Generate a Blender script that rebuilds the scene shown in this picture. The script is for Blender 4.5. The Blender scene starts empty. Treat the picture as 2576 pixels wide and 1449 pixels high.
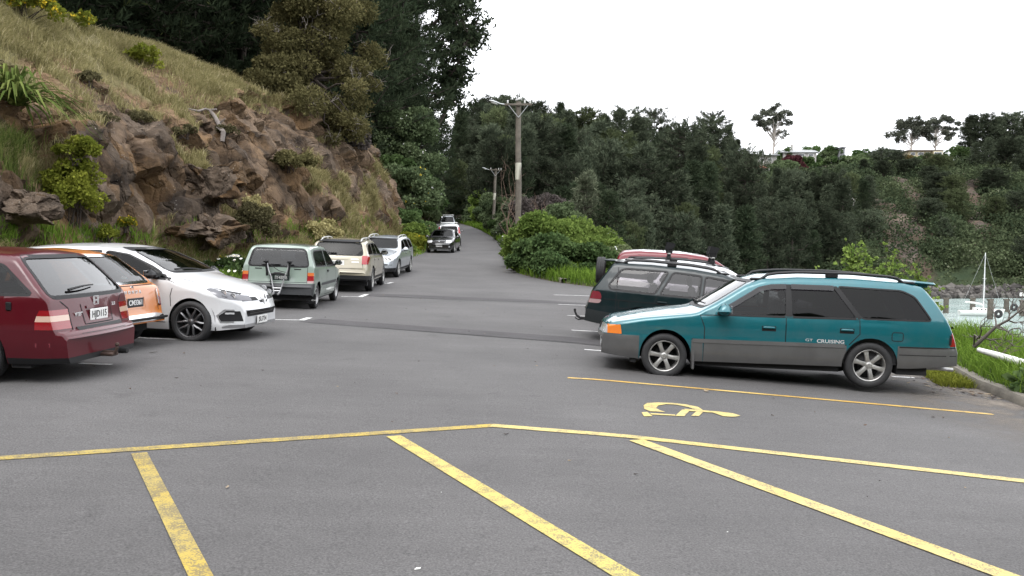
import bpy, bmesh, math, random
import numpy as np
from mathutils import Vector, Matrix, noise as mn
from mathutils.bvhtree import BVHTree
from mathutils.geometry import tessellate_polygon

R = math.radians
S = bpy.context.scene
COL = S.collection
random.seed(7)
RNG = np.random.default_rng(11)

# ------------------------------------------------------------------ camera
cam_d = bpy.data.cameras.new('camera')
cam = bpy.data.objects.new('camera', cam_d)
COL.objects.link(cam)
CAM_Z = 1.70
FPX = 2143.0                       # focal length in pixels of a 2576 px wide picture
PITCH = -math.atan(124.5 / FPX)
cam.location = (0, 0, CAM_Z)
cam.rotation_euler = (R(90) + PITCH, 0, 0)
cam_d.sensor_width = 36
cam_d.lens = 36 * FPX / 2576
cam_d.clip_start = 0.1
cam_d.clip_end = 3000
S.camera = cam

# ------------------------------------------------------------------ sky, sun, exposure
SUN_EL, SUN_ROT = R(58), R(200)
world = bpy.data.worlds.new('World')
S.world = world
world.use_nodes = True
wn = world.node_tree
wn.nodes.clear()
wo = wn.nodes.new('ShaderNodeOutputWorld')
bg = wn.nodes.new('ShaderNodeBackground')
sky = wn.nodes.new('ShaderNodeTexSky')
sky.sky_type = 'NISHITA'
sky.sun_disc = False
sky.sun_elevation = SUN_EL
sky.sun_rotation = SUN_ROT
sky.air_density = 1.0
sky.dust_density = 6.0
sky.ozone_density = 1.0
hs = wn.nodes.new('ShaderNodeHueSaturation')     # a closed cloud cover: hardly any blue is left
hs.inputs['Saturation'].default_value = 0.10
mixc = wn.nodes.new('ShaderNodeMix')
mixc.data_type = 'RGBA'
mixc.inputs[0].default_value = 0.62
mixc.inputs[7].default_value = (13.4, 13.6, 14.2, 1)
wn.links.new(sky.outputs[0], hs.inputs['Color'])
wn.links.new(hs.outputs[0], mixc.inputs[6])
wn.links.new(mixc.outputs[2], bg.inputs['Color'])
bg.inputs['Strength'].default_value = 0.13
wn.links.new(bg.outputs[0], wo.inputs[0])

sl = bpy.data.lights.new('sun', 'SUN')
sl.energy = 0.6
sl.angle = R(35)
sl.color = (1.0, 0.97, 0.93)
so = bpy.data.objects.new('sun', sl)
COL.objects.link(so)
so.rotation_euler = (R(32), 0, R(-20))

S.view_settings.view_transform = 'Standard'
S.view_settings.look = 'None'
S.view_settings.exposure = 1.02
S.view_settings.gamma = 1.0
S.cycles.max_bounces = 6
S.cycles.diffuse_bounces = 2
S.cycles.glossy_bounces = 3
S.cycles.transmission_bounces = 4
S.cycles.transparent_max_bounces = 10
S.cycles.caustics_reflective = False
S.cycles.caustics_refractive = False


# ------------------------------------------------------------------ view helpers
_F = Vector((0, math.cos(PITCH), math.sin(PITCH)))
_U = Vector((0, -math.sin(PITCH), math.cos(PITCH)))


def at(px, py, depth):
    """World point seen at (px, py) of the 2576 x 1449 photograph, `depth` metres ahead."""
    d = _F + Vector((1, 0, 0)) * ((px - 1288) / FPX) + _U * ((724.5 - py) / FPX)
    return Vector((0, 0, CAM_Z)) + d * (depth / d.y)


# ------------------------------------------------------------------ tagging
def tag(o, label=None, cat=None, group=None, kind=None):
    if label: o['label'] = label
    if cat: o['category'] = cat
    if group: o['group'] = group
    if kind: o['kind'] = kind
    return o


def thing(name, label, cat, loc=(0, 0, 0), rot=(0, 0, 0), group=None):
    o = bpy.data.objects.new(name, None)
    o.empty_display_size = 0.2
    COL.objects.link(o)
    o.location = loc
    o.rotation_euler = rot
    return tag(o, label, cat, group)


def link(name, me, parent=None, loc=None, rot=None):
    o = bpy.data.objects.new(name, me)
    COL.objects.link(o)
    if parent is not None: o.parent = parent
    if loc is not None: o.location = loc
    if rot is not None: o.rotation_euler = rot
    return o


def copy_tree(o, parent=None):
    c = o.copy()
    COL.objects.link(c)
    c.parent = parent
    for ch in o.children:
        d = ch.copy(); COL.objects.link(d); d.parent = c
        for g in ch.children:
            e = g.copy(); COL.objects.link(e); e.parent = d
    return c


# ------------------------------------------------------------------ materials
def new_mat(name):
    m = bpy.data.materials.new(name)
    m.use_nodes = True
    return m, m.node_tree, m.node_tree.nodes['Principled BSDF']


def N(nt, t, **kw):
    n = nt.nodes.new(t)
    for k, v in kw.items(): setattr(n, k, v)
    return n


def mat(name, col, rough=0.5, metal=0.0, coat=0.0, noise=0.0, nscale=8.0, bump=0.0, bscale=60.0, spec=0.5, emit=None):
    m, nt, p = new_mat(name)
    p.inputs['Base Color'].default_value = (*col, 1)
    p.inputs['Roughness'].default_value = rough
    p.inputs['Metallic'].default_value = metal
    p.inputs['Coat Weight'].default_value = coat
    p.inputs['Coat Roughness'].default_value = 0.03
    p.inputs['Specular IOR Level'].default_value = spec
    if noise > 0:
        tc = N(nt, 'ShaderNodeTexCoord')
        no = N(nt, 'ShaderNodeTexNoise')
        no.inputs['Scale'].default_value = nscale
        no.inputs['Detail'].default_value = 6
        no.inputs['Roughness'].default_value = 0.65
        mr = N(nt, 'ShaderNodeMapRange')
        mr.inputs['From Min'].default_value = 0.3
        mr.inputs['From Max'].default_value = 0.7
        mr.inputs['To Min'].default_value = 1 - noise
        mr.inputs['To Max'].default_value = 1 + noise
        hv = N(nt, 'ShaderNodeHueSaturation')
        hv.inputs['Color'].default_value = (*col, 1)
        nt.links.new(tc.outputs['Object'], no.inputs['Vector'])
        nt.links.new(no.outputs['Fac'], mr.inputs['Value'])
        nt.links.new(mr.outputs[0], hv.inputs['Value'])
        nt.links.new(hv.outputs[0], p.inputs['Base Color'])
    if bump > 0:
        tc = N(nt, 'ShaderNodeTexCoord')
        no = N(nt, 'ShaderNodeTexNoise')
        no.inputs['Scale'].default_value = bscale
        no.inputs['Detail'].default_value = 4
        bp = N(nt, 'ShaderNodeBump')
        bp.inputs['Strength'].default_value = bump
        bp.inputs['Distance'].default_value = 0.02
        nt.links.new(tc.outputs['Object'], no.inputs['Vector'])
        nt.links.new(no.outputs['Fac'], bp.inputs['Height'])
        nt.links.new(bp.outputs[0], p.inputs['Normal'])
    if emit:
        p.inputs['Emission Color'].default_value = (*emit, 1)
        p.inputs['Emission Strength'].default_value = 1
    return m


def paint_mat(name, col, metal=0.0, rough=0.35, dirt=0.10, coat=1.0):
    """Car paint under a clear coat, with a thin patchy film of road dust."""
    m, nt, p = new_mat(name)
    p.inputs['Roughness'].default_value = rough
    p.inputs['Metallic'].default_value = metal
    p.inputs['Coat Weight'].default_value = coat
    p.inputs['Specular IOR Level'].default_value = .5 * coat
    p.inputs['Coat Roughness'].default_value = 0.04
    tc = N(nt, 'ShaderNodeTexCoord')
    no = N(nt, 'ShaderNodeTexNoise')
    no.inputs['Scale'].default_value = 3
    no.inputs['Detail'].default_value = 9
    no.inputs['Roughness'].default_value = 0.7
    mr = N(nt, 'ShaderNodeMapRange')
    mr.inputs['From Min'].default_value = 0.45
    mr.inputs['From Max'].default_value = 0.8
    mr.inputs['To Max'].default_value = dirt * 3
    mx = N(nt, 'ShaderNodeMix', data_type='RGBA')
    mx.inputs[6].default_value = (*col, 1)
    mx.inputs[7].default_value = (0.17, 0.15, 0.13, 1)
    nt.links.new(tc.outputs['Object'], no.inputs['Vector'])
    nt.links.new(no.outputs['Fac'], mr.inputs['Value'])
    nt.links.new(mr.outputs[0], mx.inputs[0])
    nt.links.new(mx.outputs[2], p.inputs['Base Color'])
    cr = N(nt, 'ShaderNodeMath', operation='MULTIPLY_ADD')
    cr.inputs[1].default_value = 0.06
    cr.inputs[2].default_value = 0.015
    nt.links.new(no.outputs['Fac'], cr.inputs[0])
    nt.links.new(cr.outputs[0], p.inputs['Coat Roughness'])
    return m


def glass_mat(name, tint, rough=0.02, refl=1.0, ior=1.5):
    """Single sheet of car glass: tinted see-through plus a mirror-like Fresnel reflection."""
    m = bpy.data.materials.new(name)
    m.use_nodes = True
    nt = m.node_tree
    nt.nodes.clear()
    out = N(nt, 'ShaderNodeOutputMaterial')
    tr = N(nt, 'ShaderNodeBsdfTransparent')
    tr.inputs[0].default_value = (*tint, 1)
    gl = N(nt, 'ShaderNodeBsdfGlossy')
    gl.inputs['Roughness'].default_value = rough
    gl.inputs['Color'].default_value = (refl, refl, refl, 1)
    fr = N(nt, 'ShaderNodeFresnel')
    fr.inputs['IOR'].default_value = ior
    mx = N(nt, 'ShaderNodeMixShader')
    nt.links.new(fr.outputs[0], mx.inputs[0])
    nt.links.new(tr.outputs[0], mx.inputs[1])
    nt.links.new(gl.outputs[0], mx.inputs[2])
    nt.links.new(mx.outputs[0], out.inputs[0])
    return m


def leaf_mat(name, c1, c2, trans=0.25, c3=None, var=(.8, 1.25)):
    """Foliage: each leaf or spray has its own 'tint' between two or three greens."""
    m = bpy.data.materials.new(name)
    m.use_nodes = True
    nt = m.node_tree
    nt.nodes.clear()
    out = N(nt, 'ShaderNodeOutputMaterial')
    at_ = N(nt, 'ShaderNodeAttribute', attribute_name='tint')
    oi = N(nt, 'ShaderNodeObjectInfo')
    cr = N(nt, 'ShaderNodeValToRGB')
    cr.color_ramp.elements[0].color = (*c1, 1)
    cr.color_ramp.elements[1].color = (*c2, 1)
    if c3:
        e = cr.color_ramp.elements.new(0.93)
        e.color = (*c2, 1)
        cr.color_ramp.elements[2].color = (*c3, 1)
    hv = N(nt, 'ShaderNodeHueSaturation')
    mr = N(nt, 'ShaderNodeMapRange')
    mr.inputs['To Min'].default_value = var[0]
    mr.inputs['To Max'].default_value = var[1]
    di = N(nt, 'ShaderNodeBsdfDiffuse')
    tr = N(nt, 'ShaderNodeBsdfTranslucent')
    mx = N(nt, 'ShaderNodeMixShader')
    mx.inputs[0].default_value = trans
    nt.links.new(at_.outputs['Fac'], cr.inputs[0])
    nt.links.new(cr.outputs[0], hv.inputs['Color'])
    nt.links.new(oi.outputs['Random'], mr.inputs['Value'])
    nt.links.new(mr.outputs[0], hv.inputs['Value'])
    nt.links.new(hv.outputs[0], di.inputs['Color'])
    nt.links.new(hv.outputs[0], tr.inputs['Color'])
    nt.links.new(di.outputs[0], mx.inputs[1])
    nt.links.new(tr.outputs[0], mx.inputs[2])
    nt.links.new(mx.outputs[0], out.inputs[0])
    return m


# ------------------------------------------------------------------ mesh collecting
class MB:
    """Collects shapes and links them as ONE mesh object."""

    def __init__(self):
        self.v, self.f, self.m = [], [], []

    def add(self, vs, fs, mi=0):
        b = len(self.v)
        self.v += [tuple(p) for p in vs]
        self.f += [tuple(i + b for i in f) for f in fs]
        self.m += [mi] * len(fs)
        return self

    def box(self, c, s, mi=0, bev=0.0, rot=None, taper=1.0):
        """Box with chamfered vertical and horizontal edges."""
        hx, hy, hz = s[0] / 2, s[1] / 2, s[2] / 2
        b = min(bev, hx * .9, hy * .9, hz * .9)
        vs = []
        if b <= 0:
            for z in (-hz, hz):
                k = taper if z > 0 else 1
                vs += [(-hx * k, -hy * k, z), (hx * k, -hy * k, z), (hx * k, hy * k, z), (-hx * k, hy * k, z)]
            fs = [(3, 2, 1, 0), (4, 5, 6, 7)] + [(i, (i + 1) % 4, 4 + (i + 1) % 4, 4 + i) for i in range(4)]
        else:
            rings = [(-hz, b), (-hz + b, 0), (hz - b, 0), (hz, b)]
            for z, ins in rings:
                k = taper if z > 0 else 1
                X, Y = (hx - ins) * k, (hy - ins) * k
                cx = b * .7
                vs += [(-X + cx, -Y, z), (X - cx, -Y, z), (X, -Y + cx, z), (X, Y - cx, z),
                       (X - cx, Y, z), (-X + cx, Y, z), (-X, Y - cx, z), (-X, -Y + cx, z)]
            fs = [tuple(range(7, -1, -1)), tuple(range(24, 32))]
            for r in range(3):
                for i in range(8):
                    j = (i + 1) % 8
                    fs.append((r * 8 + i, r * 8 + j, r * 8 + 8 + j, r * 8 + 8 + i))
        M = rot.to_3x3() if rot is not None else None
        c = Vector(c)
        vs = [(M @ Vector(p) if M is not None else Vector(p)) + c for p in vs]
        return self.add(vs, fs, mi)

    def tube(self, pts, rad, n=8, mi=0, cap=True, flat=None):
        """Tube along points; rad a number or one per point; flat = (a, b) squashes the section."""
        pts = [Vector(p) for p in pts]
        if not hasattr(rad, '__len__'): rad = [rad] * len(pts)
        vs, fs = [], []
        up = Vector((0, 0, 1))
        prev = None
        for i, p in enumerate(pts):
            d = (pts[min(i + 1, len(pts) - 1)] - pts[max(i - 1, 0)])
            if d.length < 1e-9: d = Vector((0, 0, 1))
            d.normalize()
            if prev is None:
                a = d.cross(up)
                if a.length < .05: a = d.cross(Vector((1, 0, 0)))
            else:
                a = prev - d * prev.dot(d)
            a.normalize(); prev = a
            b = d.cross(a)
            for k in range(n):
                t = 2 * math.pi * k / n
                ca, sa = math.cos(t), math.sin(t)
                if flat: ca *= flat[0]; sa *= flat[1]
                vs.append(p + (a * ca + b * sa) * rad[i])
        for i in range(len(pts) - 1):
            for k in range(n):
                j = (k + 1) % n
                fs.append((i * n + k, i * n + j, (i + 1) * n + j, (i + 1) * n + k))
        if cap:
            fs.append(tuple(range(n - 1, -1, -1)))
            fs.append(tuple((len(pts) - 1) * n + k for k in range(n)))
        return self.add(vs, fs, mi)

    def lathe(self, prof, n=32, axis='Y', c=(0, 0, 0), mi=0):
        """Turns (radius, along) points round an axis through c."""
        c = Vector(c)
        vs, fs = [], []
        for r, h in prof:
            for k in range(n):
                t = 2 * math.pi * k / n
                a, b = r * math.cos(t), r * math.sin(t)
                vs.append(c + (Vector((a, h, b)) if axis == 'Y' else Vector((a, b, h)) if axis == 'Z' else Vector((h, a, b))))
        for i in range(len(prof) - 1):
            for k in range(n):
                j = (k + 1) % n
                fs.append((i * n + k, i * n + j, (i + 1) * n + j, (i + 1) * n + k))
        return self.add(vs, fs, mi)

    def prism(self, poly, o, u, v, w, depth, mi=0):
        """Polygon poly (a, b) laid at o along u, v and pushed `depth` along w."""
        o, u, v, w = Vector(o), Vector(u), Vector(v), Vector(w)
        n = len(poly)
        lo = [o + u * a + v * b for a, b in poly]
        hi = [p + w * depth for p in lo]
        vs = lo + hi
        tri = tessellate_polygon([[Vector((a, b, 0)) for a, b in poly]])
        fs = [tuple(i + n for i in t) for t in tri] + [tuple(reversed(t)) for t in tri]
        fs += [(i, (i + 1) % n, (i + 1) % n + n, i + n) for i in range(n)]
        return self.add(vs, fs, mi)

    def build(self, name, mats, parent=None, smooth=True, sharp=35, loc=None, rot=None):
        me = bpy.data.meshes.new(name)
        me.from_pydata(self.v, [], self.f)
        if not isinstance(mats, (list, tuple)): mats = [mats]
        for m in mats: me.materials.append(m)
        if any(self.m): me.polygons.foreach_set('material_index', self.m)
        bm = bmesh.new(); bm.from_mesh(me)
        bmesh.ops.recalc_face_normals(bm, faces=bm.faces)
        bm.to_mesh(me); bm.free()
        if smooth:
            me.polygons.foreach_set('use_smooth', [True] * len(me.polygons))
            me.set_sharp_from_angle(angle=R(sharp))
        me.update()
        return link(name, me, parent, loc, rot)


def np_mesh(name, V, F, mats, tint=None, mi=None, smooth=False):
    """Mesh from numpy arrays; F is m x 3 or m x 4; tint one value per vertex."""
    me = bpy.data.meshes.new(name)
    V = np.ascontiguousarray(V, np.float32); F = np.ascontiguousarray(F, np.int32)
    k = F.shape[1]
    me.vertices.add(len(V)); me.loops.add(F.size); me.polygons.add(len(F))
    me.vertices.foreach_set('co', V.ravel())
    me.loops.foreach_set('vertex_index', F.ravel())
    me.polygons.foreach_set('loop_start', np.arange(len(F), dtype=np.int32) * k)
    if mi is not None: me.polygons.foreach_set('material_index', np.ascontiguousarray(mi, np.int32))
    if tint is not None:
        a = me.attributes.new('tint', 'FLOAT', 'POINT')
        a.data.foreach_set('value', np.ascontiguousarray(tint, np.float32))
    for m in (mats if isinstance(mats, (list, tuple)) else [mats]): me.materials.append(m)
    me.update(calc_edges=True)
    me.polygons.foreach_set('use_smooth', np.full(len(F), bool(smooth)))
    return me


def text_mesh(txt, size, mat_, name, parent, M, depth=0.002, sx=1.0, bold=0.0):
    """Raised lettering; M places it (letters in the local x-y plane, centred)."""
    cu = bpy.data.curves.new(name, 'FONT')
    cu.body = txt
    cu.size = size
    cu.align_x = 'CENTER'; cu.align_y = 'CENTER'
    cu.extrude = depth
    cu.offset = bold
    cu.resolution_u = 3
    o = bpy.data.objects.new(name, cu)
    COL.objects.link(o)
    dg = bpy.context.evaluated_depsgraph_get()
    me = bpy.data.meshes.new_from_object(o.evaluated_get(dg))
    bpy.data.objects.remove(o)
    bpy.data.curves.remove(cu)
    me.transform(M @ Matrix.Diagonal((sx, 1, 1, 1)))
    me.materials.clear(); me.materials.append(mat_)
    return link(name, me, parent)


# ------------------------------------------------------------------ lie of the land
_FY = ([-30, 22, 30, 40, 54, 65, 80, 97, 125, 150, 200], [0, 0, .08, .42, .86, 1.15, 1.72, 2.45, 3.95, 5.0, 6.5])


def zg(x, y):
    """Height of the asphalt: level near the camera, tilted to the sea, climbing along the road."""
    w = min(1, max(0.15, (62 - y) / 30))
    x = min(max(x, -12), 9)
    return w * (-.035 * min(x, 1) - .07 * max(x - 1, 0)) + float(np.interp(y, *_FY))


def curve(pts):
    a = np.array(pts, float)
    return lambda t: float(np.interp(t, a[:, 0], a[:, 1]))


EDGE_L = curve([(-12, -11.4), (14, -11.2), (18, -10.6), (24, -9.6), (29, -9.0), (36, -7.0), (45, -5.6), (54, -5.5), (65, -5.8), (80, -6.6), (97, -8.0), (110, -10), (125, -13), (150, -24)])
EDGE_R = curve([(-12, 10), (0, 7.6), (6, 6.6), (10.5, 6.42), (12, 6.6), (13.5, 7.0), (16, 7.6), (20, 8.0), (25, 7.6), (28, 6.2), (30.2, 4.4), (31, 2.9), (32, 1.6), (33.5, .8), (35.6, .2), (46, -.45), (54, -.4), (68, -.9), (84, -2.0), (100, -3.6), (112, -5.4), (125, -8), (150, -18)])
# ================================================================== the setting
def grid_mesh(name, P, mats, tint=None, smooth=True, mi=None):
    n, m = P.shape[:2]
    i, j = np.meshgrid(np.arange(n - 1), np.arange(m - 1), indexing='ij')
    a = i * m + j
    F = np.stack([a, a + m, a + m + 1, a + 1], -1).reshape(-1, 4)
    return np_mesh(name, P.reshape(-1, 3), F, mats, None if tint is None else tint.ravel(), mi, smooth)


def bvh_of(me):
    bm = bmesh.new(); bm.from_mesh(me); b = BVHTree.FromBMesh(bm); bm.free(); return b


# ---- asphalt
m, nt, p = new_mat('asphalt')
tc = N(nt, 'ShaderNodeTexCoord')
n1 = N(nt, 'ShaderNodeTexNoise'); n1.inputs['Scale'].default_value = 0.35; n1.inputs['Detail'].default_value = 6; n1.inputs['Roughness'].default_value = .62
n2 = N(nt, 'ShaderNodeTexNoise'); n2.inputs['Scale'].default_value = 75; n2.inputs['Detail'].default_value = 3; n2.inputs['Roughness'].default_value = .7
n3 = N(nt, 'ShaderNodeTexVoronoi'); n3.inputs['Scale'].default_value = 38
mp = N(nt, 'ShaderNodeMapping'); mp.inputs['Scale'].default_value = (.5, 3.0, 1); mp.inputs['Rotation'].default_value = (0, 0, .25)
n4 = N(nt, 'ShaderNodeTexNoise'); n4.inputs['Scale'].default_value = 1.1; n4.inputs['Detail'].default_value = 8; n4.inputs['Roughness'].default_value = .72
r1 = N(nt, 'ShaderNodeValToRGB')
r1.color_ramp.elements[0].position = .32; r1.color_ramp.elements[0].color = (.063, .0605, .0605, 1)
r1.color_ramp.elements[1].position = .70; r1.color_ramp.elements[1].color = (.092, .0885, .088, 1)
r4 = N(nt, 'ShaderNodeMapRange'); r4.inputs['From Min'].default_value = .3; r4.inputs['From Max'].default_value = .68; r4.inputs['To Min'].default_value = .88; r4.inputs['To Max'].default_value = 1.06
r2 = N(nt, 'ShaderNodeMapRange'); r2.inputs['From Min'].default_value = .3; r2.inputs['From Max'].default_value = .7; r2.inputs['To Min'].default_value = .50; r2.inputs['To Max'].default_value = 1.55
r3 = N(nt, 'ShaderNodeMapRange'); r3.inputs['From Min'].default_value = .02; r3.inputs['From Max'].default_value = .12; r3.inputs['To Min'].default_value = 1.9; r3.inputs['To Max'].default_value = 1.0
mu = N(nt, 'ShaderNodeMath', operation='MULTIPLY'); mu2 = N(nt, 'ShaderNodeMath', operation='MULTIPLY')
hv = N(nt, 'ShaderNodeHueSaturation')
for n_ in (n1, n2, n3): nt.links.new(tc.outputs['Object'], n_.inputs['Vector'])
nt.links.new(tc.outputs['Object'], mp.inputs[0]); nt.links.new(mp.outputs[0], n4.inputs['Vector'])
nt.links.new(n1.outputs['Fac'], r1.inputs[0]); nt.links.new(n2.outputs['Fac'], r2.inputs[0]); nt.links.new(n3.outputs['Distance'], r3.inputs[0]); nt.links.new(n4.outputs['Fac'], r4.inputs[0])
nt.links.new(r2.outputs[0], mu.inputs[0]); nt.links.new(r3.outputs[0], mu.inputs[1])
nt.links.new(mu.outputs[0], mu2.inputs[0]); nt.links.new(r4.outputs[0], mu2.inputs[1])
n5 = N(nt, 'ShaderNodeTexNoise'); n5.inputs['Scale'].default_value = 1.7; n5.inputs['Detail'].default_value = 5; n5.inputs['Roughness'].default_value = .6
r5 = N(nt, 'ShaderNodeMapRange'); r5.inputs['From Min'].default_value = .63; r5.inputs['From Max'].default_value = .74; r5.inputs['To Min'].default_value = 1.0; r5.inputs['To Max'].default_value = .74   # old oil drips
mu3 = N(nt, 'ShaderNodeMath', operation='MULTIPLY')
nt.links.new(tc.outputs['Object'], n5.inputs['Vector']); nt.links.new(n5.outputs['Fac'], r5.inputs[0]); nt.links.new(mu2.outputs[0], mu3.inputs[0]); nt.links.new(r5.outputs[0], mu3.inputs[1])
nt.links.new(mu3.outputs[0], hv.inputs['Value']); nt.links.new(r1.outputs[0], hv.inputs['Color']); nt.links.new(hv.outputs[0], p.inputs['Base Color'])
p.inputs['Roughness'].default_value = .85
bp = N(nt, 'ShaderNodeBump'); bp.inputs['Strength'].default_value = .5; bp.inputs['Distance'].default_value = .006
nt.links.new(n2.outputs['Fac'], bp.inputs['Height']); nt.links.new(bp.outputs[0], p.inputs['Normal'])
M_ASPH = m

ys = np.concatenate([np.arange(-12, 30, .5), np.arange(30, 60, 1), np.arange(60, 151, 2)])
us = np.linspace(0, 1, 61)
P = np.array([[((EDGE_L(y) + (EDGE_R(y) - EDGE_L(y)) * u), y, zg(EDGE_L(y) + (EDGE_R(y) - EDGE_L(y)) * u, y)) for u in us] for y in ys])
carpark = link('road', grid_mesh('road', P, M_ASPH)); tag(carpark, kind='structure')


def gp(px, py):
    """Point of the asphalt that the photograph shows at (px, py)."""
    d = at(px, py, 1) - Vector((0, 0, CAM_Z))
    t0, t1 = 1.0, 160.0
    t = 1.0
    while t < t1:
        q = Vector((0, 0, CAM_Z)) + d * t
        if q.z < zg(q.x, q.y): break
        t *= 1.03
    a, b = t / 1.03, t
    for _ in range(30):
        c = (a + b) / 2
        q = Vector((0, 0, CAM_Z)) + d * c
        if q.z < zg(q.x, q.y): b = c
        else: a = c
    return Vector((0, 0, CAM_Z)) + d * b


# ---- painted lines and patches
def worn_paint(name, col, wear, scale=6.0, col2=None, stretch=(1, 1, 1)):
    m, nt, p = new_mat(name)
    tc = N(nt, 'ShaderNodeTexCoord')
    a = N(nt, 'ShaderNodeTexNoise'); a.inputs['Scale'].default_value = scale; a.inputs['Detail'].default_value = 9; a.inputs['Roughness'].default_value = .75
    b = N(nt, 'ShaderNodeTexNoise'); b.inputs['Scale'].default_value = 90; b.inputs['Detail'].default_value = 2
    c = N(nt, 'ShaderNodeTexNoise'); c.inputs['Scale'].default_value = 1.3; c.inputs['Detail'].default_value = 4
    ad = N(nt, 'ShaderNodeMath', operation='MULTIPLY_ADD'); ad.inputs[1].default_value = .8
    rm = N(nt, 'ShaderNodeMapRange'); rm.inputs['From Min'].default_value = .93 - wear * .7; rm.inputs['From Max'].default_value = 1.08 - wear * .55
    rm.inputs['To Max'].default_value = .72
    mx = N(nt, 'ShaderNodeMix', data_type='RGBA')
    mc = N(nt, 'ShaderNodeMix', data_type='RGBA')
    mc.inputs[6].default_value = (*col, 1); mc.inputs[7].default_value = (*(col2 or col), 1)
    mx.inputs[7].default_value = (.07, .066, .067, 1)
    rc = N(nt, 'ShaderNodeMapRange'); rc.inputs['From Min'].default_value = .4; rc.inputs['From Max'].default_value = .6
    for q in (a, b, c): nt.links.new(tc.outputs['Object'], q.inputs['Vector'])
    nt.links.new(b.outputs['Fac'], ad.inputs[0]); nt.links.new(a.outputs['Fac'], ad.inputs[2])
    nt.links.new(ad.outputs[0], rm.inputs[0]); nt.links.new(rm.outputs[0], mx.inputs[0])
    nt.links.new(c.outputs['Fac'], rc.inputs[0]); nt.links.new(rc.outputs[0], mc.inputs[0]); nt.links.new(mc.outputs[2], mx.inputs[6])
    nt.links.new(mx.outputs[2], p.inputs['Base Color'])
    p.inputs['Roughness'].default_value = .7
    return m


Y_OLD = worn_paint('old yellow line paint', (.42, .30, .04), 0.17, 7.0, (.34, .26, .07))
Y_NEW = worn_paint('yellow line paint', (.46, .36, .11), .06, 9.0, (.48, .39, .15))
Y_BAY = worn_paint('orange yellow line paint', (.46, .28, .05), .05, 9.0, (.55, .40, .12))
W_LINE = worn_paint('white line paint', (.60, .60, .59), .06, 9.0)
M_PATCH = mat('newer asphalt', (.050, .047, .049), .9, noise=.22, nscale=1.2, bump=.4, bscale=90)


def on_road(a, b, w, lift, m, name):
    """A painted strip from a to b (ground points), lying lift above the asphalt."""
    a, b = Vector(a), Vector(b)
    d = (b - a); d.z = 0
    k = max(2, int(d.length / .25))
    n = Vector((-d.y, d.x, 0)).normalized() * w / 2
    V = []
    for i in range(k + 1):
        c = a + (b - a) * i / k
        for q in (-1, -.33, .33, 1):
            v = c + n * q
            V.append((v.x, v.y, zg(v.x, v.y) + lift))
    F = [(i * 4 + j, (i + 1) * 4 + j, (i + 1) * 4 + j + 1, i * 4 + j + 1) for i in range(k) for j in range(3)]
    o = link(name, np_mesh(name, np.array(V), np.array(F), m, smooth=True))
    return tag(o, kind='structure')


def px_line(p, q, w, lift=.006, m=W_LINE, name='painted_line'): return on_road(gp(*p), gp(*q), w, lift, m, name)


px_line((-900, 1213), (1242, 1071), .12, .0050, Y_OLD)
px_line((1236, 1071), (3300, 1293), .125, .0056, Y_NEW)
px_line((350, 1141), (705, 1850), .11, .0062, Y_OLD)
px_line((990, 1098), (2100, 1773), .13, .0062, worn_paint('half worn yellow line paint', (.48, .37, .10), .09, 8.0, (.44, .36, .09)))
px_line((1600, 1108), (3330, 1744), .155, .0066, Y_NEW)
px_line((1428, 951), (2498, 1043), .085, .005, Y_BAY)
for a, b in (((200, 915), (281, 918)), ((342, 850), (488, 856)), ((655, 804), (766, 806)), ((858, 746), (909, 747)), ((955, 712), (978, 713)),
             ((1470, 880), (1560, 886)), ((1438, 831), (1510, 835)), ((1427, 794), (1500, 797)), ((1404, 766), (1490, 769)), ((1393, 742), (1490, 745)), ((2245, 948), (2300, 951))):
    px_line(a, b, .085)
for a, b in (((757, 807), (779, 800)), ((905, 748), (923, 741)), ((973, 714), (987, 711))): px_line(a, b, .13, .010)
for a, b, w in (((780, 806), (1560, 868), .75), ((925, 741), (1520, 770), .9)): on_road(gp(*a), gp(*b), w, .004, M_PATCH, 'asphalt_patch')
M_TAR = mat('tar joint', (.022, .021, .022), .7)
for a, b in (((776, 812), (1556, 876)), ((922, 745), (1516, 776))): on_road(gp(*a), gp(*b), .035, .0045, M_TAR, 'tar_joint')
# wheelchair symbol, traced on the ground
_Z = lambda X, Y: gp((2100 + X / 1.4805) / 1.4907, (1380 + Y / 1.4805) / 1.4907)
mb = MB()
for poly in ([(795, 237), (765, 218), (700, 205), (620, 196), (540, 194), (485, 197), (464, 210), (468, 230), (500, 243), (585, 247), (552, 236), (534, 224), (545, 211), (590, 203), (650, 207), (710, 219), (752, 234)],
             [(690, 229), (800, 238), (870, 243), (960, 254), (1002, 267), (965, 275), (905, 270), (852, 251), (700, 240)],
             [(678, 233), (725, 234), (690, 270), (640, 269)], [(762, 240), (800, 242), (770, 270), (728, 268)],
             [(453, 249), (484, 246), (514, 270), (466, 271)], [(500, 253), (640, 261), (638, 268), (508, 261)]):
    pts = [_Z(*q) for q in poly]
    tri = tessellate_polygon([[Vector((q.x, q.y, 0)) for q in pts]])
    mb.add([(q.x, q.y, q.z + .006) for q in pts], [tuple(t) for t in tri])
o = mb.build('wheelchair_symbol', Y_NEW, smooth=False); tag(o, kind='structure')

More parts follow.
